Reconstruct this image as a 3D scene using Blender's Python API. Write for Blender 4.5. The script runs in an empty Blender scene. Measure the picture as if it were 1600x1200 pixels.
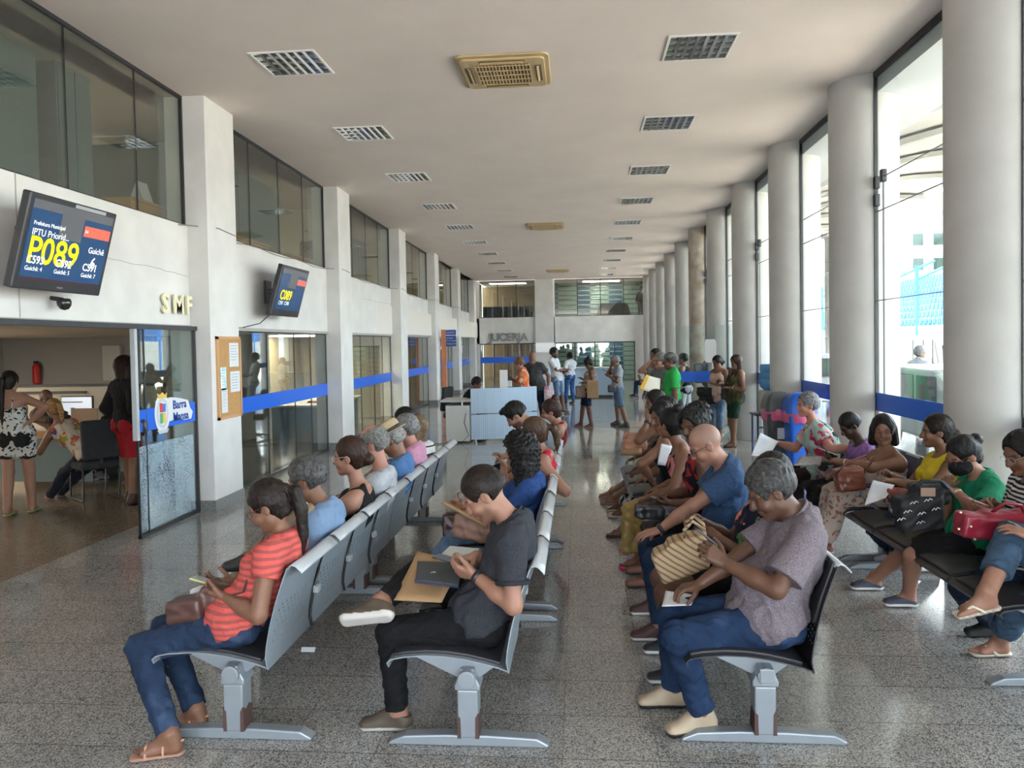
import bpy, math, random
import numpy as np
from mathutils import Vector, Matrix
C = bpy.context.scene
COL = C.collection
# ---------------------------------------------------------------- camera, light, exposure
CAM_H = 1.95
yaw, pitch, roll = math.radians(4.9), math.radians(1.6), math.radians(1.05)
cam_d = bpy.data.cameras.new('camera'); cam = bpy.data.objects.new('camera', cam_d); COL.objects.link(cam)
Rm = Matrix.Rotation(yaw, 3, 'Z') @ Matrix.Rotation(math.pi/2 - pitch, 3, 'X') @ Matrix.Rotation(-roll, 3, 'Z')
cam.matrix_world = Matrix.Translation((0, 0, CAM_H)) @ Rm.to_4x4()
FOC = 1200.0
cam_d.sensor_width = 36; cam_d.lens = 36*FOC/1600; cam_d.shift_y = -30/1600
cam_d.clip_start = .05; cam_d.clip_end = 500
C.camera = cam
Rn = np.array(Rm)
def P(u, v, y):
    """world point seen at pixel (u,v) of the photograph at distance y down the hall"""
    r = Rn @ np.array([(u-800)/FOC, -(v-570)/FOC, -1.0])
    t = y/r[1]
    return np.array([r[0]*t, y, CAM_H + r[2]*t])
w = bpy.data.worlds.new('sky'); C.world = w; w.use_nodes = True
nt = w.node_tree; bg = nt.nodes['Background']
sk = nt.nodes.new('ShaderNodeTexSky'); sk.sky_type = 'NISHITA'; sk.sun_disc = False
sk.sun_elevation = math.radians(58); sk.sun_rotation = math.radians(60); sk.air_density = 1.0; sk.dust_density = 3.5; sk.ozone_density = .6
mixn = nt.nodes.new('ShaderNodeMixRGB'); mixn.inputs[0].default_value = .45; mixn.inputs[2].default_value = (6.5, 6.9, 7.4, 1)
nt.links.new(sk.outputs[0], mixn.inputs[1]); nt.links.new(mixn.outputs[0], bg.inputs[0]); bg.inputs[1].default_value = .42
sun_d = bpy.data.lights.new('sun', 'SUN'); sun = bpy.data.objects.new('sun', sun_d); COL.objects.link(sun)
sun_d.energy = 7; sun_d.angle = .01; sun_d.color = (1, .95, .86)
sun.rotation_euler = Vector((.22, .72, 1.0)).to_track_quat('Z', 'Y').to_euler()
C.view_settings.view_transform = 'Standard'; C.view_settings.look = 'None'
C.view_settings.gamma = 1; C.view_settings.use_curve_mapping = False; C.view_settings.exposure = 2.62
cy = C.cycles
cy.max_bounces = 8; cy.diffuse_bounces = 4; cy.glossy_bounces = 3; cy.transmission_bounces = 6; cy.transparent_max_bounces = 24
cy.sample_clamp_indirect = 8; cy.caustics_reflective = False; cy.caustics_refractive = False
# ---------------------------------------------------------------- materials
MC = {}
def nodes(m):
    m.use_nodes = True; n = m.node_tree; return n, n.nodes['Principled BSDF']
def mat(name, col, rough=.6, metal=0, noise=0, nscale=8, bump=0, bscale=60, spec=.5, col2=None, emit=0):
    if name in MC: return MC[name]
    m = bpy.data.materials.new(name); n, b = nodes(m)
    b.inputs['Roughness'].default_value = rough; b.inputs['Metallic'].default_value = metal
    b.inputs['Specular IOR Level'].default_value = spec
    c = (*col, 1); b.inputs['Base Color'].default_value = c
    if noise or col2 or bump:
        tc = n.nodes.new('ShaderNodeTexCoord')
    if noise or col2:
        t = n.nodes.new('ShaderNodeTexNoise'); t.inputs['Scale'].default_value = nscale; t.inputs['Detail'].default_value = 5
        r = n.nodes.new('ShaderNodeValToRGB'); r.color_ramp.elements[0].position = .35; r.color_ramp.elements[1].position = .7
        c2 = col2 or tuple(x*(1-noise) for x in col)
        r.color_ramp.elements[0].color = (*c2, 1); r.color_ramp.elements[1].color = c
        n.links.new(tc.outputs['Object'], t.inputs['Vector']); n.links.new(t.outputs['Fac'], r.inputs[0]); n.links.new(r.outputs[0], b.inputs['Base Color'])
    if bump:
        t = n.nodes.new('ShaderNodeTexNoise'); t.inputs['Scale'].default_value = bscale; t.inputs['Detail'].default_value = 4
        bp = n.nodes.new('ShaderNodeBump'); bp.inputs['Strength'].default_value = bump; bp.inputs['Distance'].default_value = .01
        n.links.new(tc.outputs['Object'], t.inputs['Vector']); n.links.new(t.outputs['Fac'], bp.inputs['Height']); n.links.new(bp.outputs[0], b.inputs['Normal'])
    if emit:
        b.inputs['Emission Color'].default_value = c; b.inputs['Emission Strength'].default_value = emit
    MC[name] = m; return m
def mnode(n, op, *a):
    x = n.nodes.new('ShaderNodeMath'); x.operation = op
    for i, v in enumerate(a):
        if isinstance(v, (int, float)): x.inputs[i].default_value = v
        else: n.links.new(v, x.inputs[i])
    return x.outputs[0]
def glass(name, tint=(.9, .95, .93), refl=.06, r0=.04):
    if name in MC: return MC[name]
    m = bpy.data.materials.new(name); m.use_nodes = True; n = m.node_tree; n.nodes.clear()
    o = n.nodes.new('ShaderNodeOutputMaterial'); tr = n.nodes.new('ShaderNodeBsdfTransparent'); tr.inputs[0].default_value = (*tint, 1)
    g = n.nodes.new('ShaderNodeBsdfGlossy'); g.inputs['Roughness'].default_value = .01; g.inputs[0].default_value = (1, 1, 1, 1)
    lw = n.nodes.new('ShaderNodeLayerWeight'); lw.inputs[0].default_value = .5
    f = mnode(n, 'MULTIPLY_ADD', mnode(n, 'POWER', lw.outputs['Facing'], 5.0), .9-refl, refl)
    mx = n.nodes.new('ShaderNodeMixShader'); n.links.new(f, mx.inputs[0]); n.links.new(tr.outputs[0], mx.inputs[1]); n.links.new(g.outputs[0], mx.inputs[2])
    n.links.new(mx.outputs[0], o.inputs[0]); MC[name] = m; return m
WHITE = mat('white painted plaster', (.66, .645, .62), .55, noise=.13, nscale=2.2, bump=.08, bscale=30)
CEIL = mat('ceiling paint', (.78, .685, .63), .8, noise=.07, nscale=1.2, bump=.05, bscale=40)
COLM = mat('column paint', (.52, .51, .485), .5, noise=.10, nscale=3)
COLW = mat('worn column paint', (.50, .48, .45), .7, col2=(.36, .28, .2), nscale=3.5)
BLACK = mat('black metal', (.02, .02, .022), .4); BLACKP = mat('black plastic', (.025, .025, .028), .35)
GREYM = mat('grey painted steel', (.27, .30, .325), .33, .25, noise=.06, nscale=12)
GLIGHT = mat('light grey cap', (.44, .465, .485), .35, .15)
PADM = mat('black vinyl pad', (.022, .022, .026), .42)
RUST = mat('chipped brown primer', (.07, .035, .03), .7)
BLUE = mat('blue vinyl band', (.005, .11, .62), .25)
STEEL = mat('brushed steel', (.6, .6, .6), .3, .9)
PAPER = mat('white paper', (.60, .61, .63), .7)
KRAFT = mat('kraft paper', (.34, .205, .10), .7, noise=.15, nscale=9, bump=.2, bscale=20)
GL_W = glass('window glass', (.93, .97, .96), .045)
GL_D = glass('dark tinted glass', (.72, .78, .76), .09)
GL_U = glass('upper office glass', (.82, .86, .82), .12)
def floor_mat(name, base, dark, tile, rough):
    m = bpy.data.materials.new(name); n, b = nodes(m)
    tc = n.nodes.new('ShaderNodeTexCoord'); sp = n.nodes.new('ShaderNodeSeparateXYZ'); n.links.new(tc.outputs['Object'], sp.inputs[0])
    gx = mnode(n, 'ABSOLUTE', mnode(n, 'SUBTRACT', mnode(n, 'FRACT', mnode(n, 'DIVIDE', mnode(n, 'ADD', sp.outputs[0], .10-.225+45), tile*1.0714)), .5))
    gy = mnode(n, 'ABSOLUTE', mnode(n, 'SUBTRACT', mnode(n, 'FRACT', mnode(n, 'DIVIDE', mnode(n, 'ADD', sp.outputs[1], -.19+.21+42), tile)), .5))
    ln = mnode(n, 'MAXIMUM', mnode(n, 'LESS_THAN', gy, .0055), mnode(n, 'MULTIPLY', mnode(n, 'LESS_THAN', gx, .0045), .6))
    v = n.nodes.new('ShaderNodeTexVoronoi'); v.inputs['Scale'].default_value = 175; n.links.new(tc.outputs['Object'], v.inputs['Vector'])
    bw = n.nodes.new('ShaderNodeRGBToBW'); n.links.new(v.outputs['Color'], bw.inputs[0])
    r = n.nodes.new('ShaderNodeValToRGB'); e = r.color_ramp.elements
    e[0].position = .18; e[0].color = (*dark, 1); e[1].position = .8; e[1].color = (*base, 1)
    x = e.new(.5); x.color = tuple(.62*base[i]+.38*dark[i] for i in range(3)) + (1,)
    n.links.new(bw.outputs[0], r.inputs[0])
    t = n.nodes.new('ShaderNodeTexNoise'); t.inputs['Scale'].default_value = .9; t.inputs['Detail'].default_value = 3; n.links.new(tc.outputs['Object'], t.inputs['Vector'])
    sc = mnode(n, 'MULTIPLY_ADD', t.outputs['Fac'], .5, .75)
    wn = n.nodes.new('ShaderNodeTexWhiteNoise'); wn.noise_dimensions = '2D'
    cb = n.nodes.new('ShaderNodeCombineXYZ')
    n.links.new(mnode(n, 'FLOOR', mnode(n, 'DIVIDE', mnode(n, 'ADD', sp.outputs[0], .10+45), tile*1.0714)), cb.inputs[0])
    n.links.new(mnode(n, 'FLOOR', mnode(n, 'DIVIDE', mnode(n, 'ADD', sp.outputs[1], -.19+42), tile)), cb.inputs[1]); n.links.new(cb.outputs[0], wn.inputs['Vector'])
    sc = mnode(n, 'MULTIPLY', sc, mnode(n, 'MULTIPLY_ADD', wn.outputs['Value'], .14, .93))
    mu = n.nodes.new('ShaderNodeMixRGB'); mu.blend_type = 'MULTIPLY'; mu.inputs[0].default_value = 1; n.links.new(r.outputs[0], mu.inputs[1]); n.links.new(sc, mu.inputs[2])
    mx = n.nodes.new('ShaderNodeMixRGB'); n.links.new(ln, mx.inputs[0]); n.links.new(mu.outputs[0], mx.inputs[1]); mx.inputs[2].default_value = (.05, .05, .05, 1)
    n.links.new(mx.outputs[0], b.inputs['Base Color'])
    n.links.new(mnode(n, 'MULTIPLY_ADD', t.outputs['Fac'], .12, rough-.05), b.inputs['Roughness'])
    b.inputs['Specular IOR Level'].default_value = .6
    bp = n.nodes.new('ShaderNodeBump'); bp.inputs['Strength'].default_value = .15; bp.inputs['Distance'].default_value = .002; bp.invert = True
    n.links.new(ln, bp.inputs['Height']); n.links.new(bp.outputs[0], b.inputs['Normal'])
    return m
FLOORM = floor_mat('polished granite tiles', (.44, .425, .40), (.07, .068, .066), .42, .08)
FLOORO = floor_mat('brown granite tiles', (.27, .21, .15), (.07, .05, .035), .42, .2)
# ---------------------------------------------------------------- mesh helpers
def wloc(p):
    """offset that puts a child modelled in world coordinates in place"""
    t = Vector((0, 0, 0))
    while p is not None:
        if p.get('local'): return Vector((0, 0, 0))
        t -= Vector(p.location); p = p.parent
    return t
class MB:
    def __init__(s): s.v = []; s.f = []; s.mi = []
    def add(s, vs, fs, mi=0):
        o = len(s.v); s.v += [tuple(map(float, x)) for x in vs]; s.f += [tuple(i+o for i in f) for f in fs]; s.mi += [mi]*len(fs); return s
    def box(s, x0, x1, y0, y1, z0, z1, mi=0, M=None):
        vs = [(x, y, z) for z in (z0, z1) for y in (y0, y1) for x in (x0, x1)]
        if M is not None: vs = [tuple(M @ Vector(p)) for p in vs]
        return s.add(vs, [(0, 2, 3, 1), (4, 5, 7, 6), (0, 1, 5, 4), (2, 6, 7, 3), (0, 4, 6, 2), (1, 3, 7, 5)], mi)
    def prism(s, poly, y0, y1, axis='y', mi=0):
        """outline in the two other axes, extruded along one"""
        n = len(poly)
        mk = {'y': lambda a, b, t: (a, t, b), 'x': lambda a, b, t: (t, a, b), 'z': lambda a, b, t: (a, b, t)}[axis]
        vs = [mk(a, b, y0) for a, b in poly] + [mk(a, b, y1) for a, b in poly]
        fs = [tuple(range(n)), tuple(range(2*n-1, n-1, -1))] + [(i, (i+1) % n + 0, (i+1) % n + n, i+n)[::-1] for i in range(n)]
        return s.add(vs, fs, mi)
    def tube(s, pts, r, n=10, mi=0, cap=True, rs=None):
        pts = [Vector(p) for p in pts]; rings = []
        for i, p in enumerate(pts):
            d = (pts[min(i+1, len(pts)-1)] - pts[max(i-1, 0)]).normalized()
            a = d.cross(Vector((0, 0, 1)) if abs(d.z) < .95 else Vector((1, 0, 0))).normalized(); b = d.cross(a)
            rr = rs[i] if rs else r
            rings.append([p + a*rr*math.cos(2*math.pi*k/n) + b*rr*math.sin(2*math.pi*k/n) for k in range(n)])
        vs = [q for R_ in rings for q in R_]; fs = []
        for i in range(len(pts)-1):
            for k in range(n): fs.append((i*n+k, i*n+(k+1) % n, (i+1)*n+(k+1) % n, (i+1)*n+k))
        if cap: fs += [tuple(range(n))[::-1], tuple((len(pts)-1)*n+k for k in range(n))]
        return s.add(vs, fs, mi)
    def lathe(s, prof, c=(0, 0, 0), n=32, mi=0, sx=1, sy=1):
        vs = [(c[0]+r*sx*math.cos(2*math.pi*k/n), c[1]+r*sy*math.sin(2*math.pi*k/n), c[2]+z) for r, z in prof for k in range(n)]
        fs = []
        for i in range(len(prof)-1):
            for k in range(n): fs.append((i*n+k, i*n+(k+1) % n, (i+1)*n+(k+1) % n, (i+1)*n+k))
        fs += [tuple(range(n))[::-1], tuple((len(prof)-1)*n+k for k in range(n))]
        return s.add(vs, fs, mi)
    def sheet(s, grid, th=0.0, mi=0):
        """grid[i][j] of points; th gives thickness along z or the normal"""
        ni, nj = len(grid), len(grid[0]); G = [[Vector(p) for p in row] for row in grid]
        def nrm(i, j):
            a = G[min(i+1, ni-1)][j]-G[max(i-1, 0)][j]; b = G[i][min(j+1, nj-1)]-G[i][max(j-1, 0)]
            return a.cross(b).normalized()
        top = [G[i][j] for i in range(ni) for j in range(nj)]
        fs = [(i*nj+j, i*nj+j+1, (i+1)*nj+j+1, (i+1)*nj+j) for i in range(ni-1) for j in range(nj-1)]
        if th:
            bot = [G[i][j]-nrm(i, j)*th for i in range(ni) for j in range(nj)]; o = ni*nj
            fb = [tuple(k+o for k in f)[::-1] for f in fs]
            rim = [(0*nj+j, 0*nj+j+1) for j in range(nj-1)] + [(i*nj+nj-1, (i+1)*nj+nj-1) for i in range(ni-1)] + [((ni-1)*nj+j+1, (ni-1)*nj+j) for j in range(nj-2, -1, -1)] + [((i+1)*nj, i*nj) for i in range(ni-2, -1, -1)]
            fs = fs + fb + [(b, a, a+o, b+o) for a, b in rim]; top += bot
        return s.add(top, fs, mi)
    def build(s, name, m, parent=None, smooth=False, bevel=0, loc=None, sub=0):
        me = bpy.data.meshes.new(name); me.from_pydata(s.v, [], s.f)
        for x in (m if isinstance(m, (list, tuple)) else [m]): me.materials.append(x)
        me.polygons.foreach_set('material_index', s.mi)
        if smooth: me.polygons.foreach_set('use_smooth', [True]*len(s.f))
        me.update(); o = bpy.data.objects.new(name, me); COL.objects.link(o)
        if parent is not None:
            o.parent = parent
            o.matrix_parent_inverse = Matrix.Identity(4)
            if loc is None: o.location = wloc(parent)
        if loc is not None: o.location = loc
        if bevel:
            b = o.modifiers.new('bevel', 'BEVEL'); b.width = bevel; b.segments = 2; b.limit_method = 'ANGLE'
        if sub:
            b = o.modifiers.new('sub', 'SUBSURF'); b.levels = sub; b.render_levels = sub
        return o
def empty(name, loc=(0, 0, 0), rz=0, local=False):
    o = bpy.data.objects.new(name, None); COL.objects.link(o); o.location = loc; o.rotation_euler = (0, 0, rz); o.empty_display_size = .1
    if local: o['local'] = 1
    return o
def tag(o, label, cat, group=None):
    o['label'] = label; o['category'] = cat
    if group: o['group'] = group
    return o
def struct(o): o['kind'] = 'structure'; return o
def kids(o): return [c for c in list(bpy.data.objects) if c.parent == o]
KID = {}
def dup(root, loc, rz=None, label=None, group=None):
    def cp(o, par):
        c = o.copy(); COL.objects.link(c)
        if par: c.parent = par
        for k in kids(o): cp(k, c)
        return c
    ks = [root]; r = cp(root, None); r.location = loc
    if rz is not None: r.rotation_euler[2] = rz
    if label: r['label'] = label
    if group: r['group'] = group
    return r
def text(s, size, m, name='lettering', parent=None, origin=(0, 0, 0), xdir=(0, 1, 0), ydir=(0, 0, 1), ext=.002, align='LEFT', bold=0):
    cu = bpy.data.curves.new('t', 'FONT'); cu.body = s; cu.size = size; cu.extrude = ext; cu.align_x = align; cu.offset = bold; cu.resolution_u = 3
    o = bpy.data.objects.new('t', cu); COL.objects.link(o)
    dg = bpy.context.evaluated_depsgraph_get(); dg.update()
    me = bpy.data.meshes.new_from_object(o.evaluated_get(dg)); bpy.data.objects.remove(o); bpy.data.curves.remove(cu)
    X = Vector(xdir).normalized(); Y = Vector(ydir).normalized(); Z = X.cross(Y)
    M = Matrix((X, Y, Z)).transposed().to_4x4(); M.translation = Vector(origin)
    me.transform(M); me.materials.clear(); me.materials.append(m)
    q = bpy.data.objects.new(name, me); COL.objects.link(q)
    if parent is not None:
        q.parent = parent
        q.location = wloc(parent)
    return q
# ---------------------------------------------------------------- the hall
ZC = 4.95; XG = 3.42; YE = 36.5
def wx(y, d=0): return -4.36 - .0155*(y-9) + d       # the left wall opens slightly towards the far end
def lbox(mb, d0, d1, y0, y1, z0, z1, mi=0):            # a box that follows the left wall
    vs = [(wx(y, d), y, z) for z in (z0, z1) for y in (y0, y1) for d in (d0, d1)]
    return mb.add(vs, [(0, 2, 3, 1), (4, 5, 7, 6), (0, 1, 5, 4), (2, 6, 7, 3), (0, 4, 6, 2), (1, 3, 7, 5)], mi)
m = MB(); m.box(-4.9, 9, -8, YE+6, -.1, 0); struct(m.build('floor', FLOORM))
m = MB(); m.box(-14, -4.92, -8, YE+6, -.1, -.003); struct(m.build('floor_office', FLOORO))
m = MB(); m.box(-5.2, XG+.25, -8, YE, ZC, ZC+.25); struct(m.build('ceiling', CEIL))
PIL = [-1.9, 3.45, 8.83, 14.15, 19.5, 24.85, 30.2, 35.6]
m = MB()
lbox(m, -.42, -.25, -8, YE, 2.2, 3.42)                       # spandrel beam
for y in PIL: lbox(m, -.5, 0, y, y+.80, 0, ZC)
struct(m.build('wall_left', WHITE, bevel=.006))
m = MB()
for y in PIL: lbox(m, -.3, .012, y-.012, y+.812, 0, .13)
struct(m.build('baseboard_left', mat('speckled granite skirting', (.34, .34, .33), .35, col2=(.06, .06, .06), nscale=130)))
m = MB(); m.box(-13.5, -13.3, -8, YE+6, 0, ZC+.2); m.box(-13.5, -4.9, YE+3, YE+3.2, 0, ZC+.2); m.box(-13.5, wx(0, -.45), -8.2, -8, 0, ZC+.2)
struct(m.build('wall_office', mat('office wall', (.62, .56, .47), .8)))
m = MB(); m.box(-13.3, -4.75, -8, YE+3, 2.25, 2.95); struct(m.build('ceiling_office', mat('office ceiling', (.66, .62, .56), .8)))
m = MB(); m.box(-13.3, -4.85, -8, YE+3, ZC, ZC+.25); struct(m.build('ceiling_gallery', mat('gallery ceiling', (.62, .57, .5), .8)))
# roofs and joints on the beam
m = MB(); 
for y in (5.95,): lbox(m, -.252, -.245, y, y+.012, 2.2, 3.42)
for y0, y1 in zip(PIL[:-1], PIL[1:]): lbox(m, -.26, -.235, y0+.8, y1, 2.19, 2.235)
struct(m.build('trim_1', mat('grey joint', (.35, .33, .31), .6)))
# hairline cracks on the beam: thin grooves
rnd = random.Random(4)
m = MB()
for (u0, v0, u1, v1) in ((165, 402, 300, 432), (575, 467, 635, 478)):
    q = []
    for k in range(14):
        t = k/13; a = P(u0+(u1-u0)*t, v0+(v1-v0)*t, 1.0); r = a-np.array([0, 0, CAM_H])
        tt = -4.6/r[0]; q.append((wx(r[1]*tt, -.249), r[1]*tt, CAM_H+r[2]*tt+rnd.uniform(-.012, .012)))
    m.tube(q, .0022, 4)
struct(m.build('trim_2', mat('crack', (.25, .22, .2), .9)))
# ---- upper glazing, one window per bay
nwin = 0
def window(name, parts):
    e = empty(name); struct(e); return e
for i, (y0, y1) in enumerate(zip(PIL[:-1], PIL[1:])):
    a, b = y0+.8, y1
    nwin += 1; e = window('window_%d' % nwin, 0)
    m = MB(); lbox(m, -.30, -.285, a, b, 3.43, ZC-.02); m.build('pane', GL_U, e)
    m = MB(); lbox(m, -.31, -.27, a, b, ZC-.035, ZC); lbox(m, -.31, -.27, a, b, 3.42, 3.435); lbox(m, -.31, -.27, a, a+.03, 3.42, ZC); lbox(m, -.31, -.27, b-.03, b, 3.42, ZC)
    m.build('frame', BLACK, e)
    m = MB()
    for k in range(1, 4): yy = a+(b-a)*k/4 + (.15 if i == 1 else 0); lbox(m, -.302, -.283, yy, yy+.006, 3.43, ZC-.02)
    m.build('joint', BLACK, e)
    if i == 1: continue
    nwin += 1; e = window('window_%d' % nwin, 0)
    m = MB(); lbox(m, -.30, -.288, a, b, .02, 2.2); m.build('pane', GL_D, e)
    m = MB(); lbox(m, -.284, -.280, a, b, 1.04, 1.26); m.build('blue_band', BLUE, e)
    m = MB()
    for yy in (a, b-.03, a+(b-a)*.36, a+(b-a)*.62, a+(b-a)*.80): lbox(m, -.302, -.283, yy, yy+(.03 if yy in (a, b-.03) else .007), .02, 2.2)
    lbox(m, -.31, -.275, a, b, 0, .03); lbox(m, -.31, -.275, a, b, 2.17, 2.2)
    m.build('frame', BLACK, e)
# ---- office entrance: sliding leaf with blue band and crest
e = struct(empty('door_1'))
yd0, yd1 = 7.52, 8.80
m = MB(); lbox(m, -.20, -.188, yd0, yd1, .03, 2.19); m.build('glass_leaf', glass('door glass', (.80, .88, .87), .10), e)
m = MB(); lbox(m, -.184, -.181, yd0+.02, yd1-.05, 1.10, 1.33); m.build('blue_band', BLUE, e)
m = MB(); lbox(m, -.215, -.175, yd0, yd1, 0, .035); lbox(m, -.215, -.175, yd1-.03, yd1, 0, 2.2); lbox(m, -.205, -.18, yd0, yd0+.012, 0, 2.2); lbox(m, -.205, -.18, yd0+.16, yd0+.172, 0, 2.2); lbox(m, -.25, -.16, yd0-4, yd1+.02, 2.17, 2.22)
m.build('frame', BLACK, e)
m = MB(); lbox(m, -.22, -.17, yd0-.03, yd0+.02, 1.02, 2.2); m.build('edge_rail', GLIGHT, e)
m = MB(); m.tube([(wx(yd0, -.16), yd0+.05, 1.08), (wx(yd0, -.13), yd0+.05, 1.10), (wx(yd0, -.13), yd0+.05, 1.20), (wx(yd0, -.16), yd0+.05, 1.22)], .022, 10); m.build('handle', BLACKP, e, smooth=True)
# crest sticker
xs = wx(8, -.176)
def disc(mb, y, z, ry, rz, x, n=28, mi=0): mb.prism([(y+ry*math.cos(t*2*math.pi/n), z+rz*math.sin(t*2*math.pi/n)) for t in range(n)], x, x+.0015, 'x', mi)
m = MB(); m.prism([(7.87, 1.14), (8.22, 1.16), (8.24, 1.20), (8.46, 1.14), (8.62, 1.14), (8.66, 1.22), (8.60, 1.27), (8.56, 1.36), (8.36, 1.40), (8.18, 1.42), (7.87, 1.40)], xs, xs+.001, 'x'); disc(m, 8.0, 1.26, .155, .215, xs)
m.build('sticker', PAPER, e)
m = MB(); disc(m, 8.0, 1.26, .115, .165, xs+.002, mi=0); disc(m, 8.0, 1.26, .082, .13, xs+.004, mi=1)
m.box(xs+.006, xs+.007, 7.94, 8.0, 1.27, 1.37, 2); m.box(xs+.006, xs+.007, 8.0, 8.06, 1.15, 1.26, 3); m.box(xs+.006, xs+.007, 8.0, 8.06, 1.27, 1.36, 4); m.box(xs+.006, xs+.007, 7.94, 8.0, 1.15, 1.26, 5)
m.prism([(7.92, 1.42), (8.08, 1.42), (8.10, 1.48), (8.05, 1.455), (8.0, 1.49), (7.95, 1.455), (7.90, 1.48)], xs+.004, xs+.006, 'x', 3); m.prism([(7.88, 1.08), (8.12, 1.08), (8.08, 1.04), (7.92, 1.04)], xs+.004, xs+.006, 'x', 0)
m.build('crest', [mat('crest grey', (.45, .48, .5), .6), PAPER, mat('crest red', (.6, .04, .04), .6), mat('crest gold', (.7, .45, .08), .6), mat('crest blue', (.03, .15, .5), .6), mat('crest green', (.08, .35, .15), .6)], e)
text('Barra\nMansa', .135, mat('sticker navy', (.01, .05, .25), .5), 'lettering', e, (xs+.004, 8.215, 1.285), ext=.001, bold=.003)
# ---- end wall with two bays
m = MB(); xl, xr = wx(YE), 3.34
for (x0, x1, z0, z1) in ((xl, xl+.13, 0, ZC), (xl, xr, 3.15-1.2, 3.18), (-1.9, -1.05, 0, ZC), (xr-.06, xr, 3.1, ZC)): m.box(x0, x1, YE, YE+.3, z0, z1)
m.box(xr-.62, xr, YE+.02, YE+.3, 0, 1.96)
m.box(-1.98, -1.10, YE-.12, YE, 0, ZC)
struct(m.build('wall_end', WHITE, bevel=.006))
for k, (x0, x1) in enumerate(((xl+.13, -1.98), (-1.05, xr-.06))):
    nwin += 1; e = window('window_%d' % nwin, 0)
    m = MB(); m.box(x0, x1, YE+.1, YE+.112, 3.2, ZC-.02); m.build('pane', GL_U if k else GL_D, e)
    m = MB()
    m.box(x0, x1, YE+.08, YE+.13, ZC-.05, ZC); m.box(x0, x1, YE+.08, YE+.13, 3.18, 3.21)
    for j in range(5 if k else 4): xx = x0+(x1-x0)*j/(4 if k else 3); m.box(xx-.015, xx+.015, YE+.08, YE+.13, 3.18, ZC)
    m.build('frame', BLACK, e)
    nwin += 1; e = window('window_%d' % nwin, 0)
    m = MB(); m.box(x0, x1-(.6 if k else 0), YE+.1, YE+.112, 0, 1.95); m.build('pane', GL_D, e)
    m = MB()
    for j in range(5): xx = x0+(x1-x0-(.6 if k else 0))*j/4; m.box(xx-.025, xx+.025, YE+.08, YE+.13, 0, 1.95)
    m.box(x0, x1-(.6 if k else 0), YE+.08, YE+.13, 1.9, 1.95)
    m.build('frame', BLACK, e)
    if not k: m = MB(); m.box(x0, -3.4+1.2, YE+.07, YE+.078, 1.02, 1.30); m.build('blue_band', BLUE, e)
tag(text('JUCERJA', .50, mat('raised grey letters', (.20, .19, .18), .35, .4), 'jucerja_sign', None, (-4.20, YE-.03, 2.08), (1, 0, 0), (0, 0, 1), .03, bold=.018), 'raised grey metal letters JUCERJA on the white end wall', 'sign')
# rooms behind the end wall
m = MB(); m.box(xl-.2, -1.6, YE+4, YE+4.1, 0, ZC); m.box(-1.6, -1.5, YE+.3, YE+4, 0, ZC)
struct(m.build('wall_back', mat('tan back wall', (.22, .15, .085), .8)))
m = MB(); m.box(xl, xr+.2, YE+.3, YE+8, 2.3, 2.95); m.box(xl, xr+.2, YE+.3, YE+8, ZC, ZC+.2); struct(m.build('ceiling_back', mat('back ceiling', (.5, .46, .4), .8)))
STR = bpy.data.materials.new('blue and cream screen panels'); n, b = nodes(STR); tc = n.nodes.new('ShaderNodeTexCoord'); sp = n.nodes.new('ShaderNodeSeparateXYZ'); n.links.new(tc.outputs['Object'], sp.inputs[0])
fx = mnode(n, 'FRACT', mnode(n, 'MULTIPLY', sp.outputs[0], .62)); fz = mnode(n, 'FRACT', mnode(n, 'MULTIPLY', sp.outputs[2], 4.2))
k1 = mnode(n, 'LESS_THAN', fx, .42); k2 = mnode(n, 'LESS_THAN', fz, .22); kk = mnode(n, 'ABSOLUTE', mnode(n, 'SUBTRACT', k1, k2))
mx = n.nodes.new('ShaderNodeMixRGB'); n.links.new(kk, mx.inputs[0]); mx.inputs[1].default_value = (.20, .27, .23, 1); mx.inputs[2].default_value = (.012, .055, .11, 1); n.links.new(mx.outputs[0], b.inputs['Base Color'])
m = MB(); m.box(-1.5, xr+.1, YE+2.6, YE+2.7, 0, ZC); struct(m.build('wall_screen', STR))
m = MB(); m.box(xr+.1, xr+.2, YE, YE+8, 0, ZC); struct(m.build('wall_corner', WHITE))
# ---- front glazing on the right: round columns, mullions, panes
def column(k):
    y = 6.6+2.925*k
    m = MB(); r = .385; prof = [(r, 0), (r, ZC-.0)]
    m.lathe(prof, (XG, y, 0), 48, sy=1.0)
    o = m.build('round_column', COLW if k == 5 else COLM, None, smooth=True); o.modifiers.new('es', 'EDGE_SPLIT').split_angle = 1
    return o
CL = ['thick white round column nearest the camera at the right edge', 'white round column behind the woman in the beige dress', 'white round column beside the blue waste bin',
      'white round column with its foot beside the water dispenser table', 'white round column behind the woman in olive top', 'peeling round column with flaking brown stained paint',
      'white round column just beyond the peeling column', 'white round column two beyond the peeling column', 'white round column third beyond the peeling one', 'white round column last but one before the end wall', 'far white round column touching the end wall panel']
for k in range(-3, 11):
    o = column(k)
    if 0 <= k: tag(o, CL[k], 'column', 'row of round columns')
    else: struct(o); o.name = 'trim_column'
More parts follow.
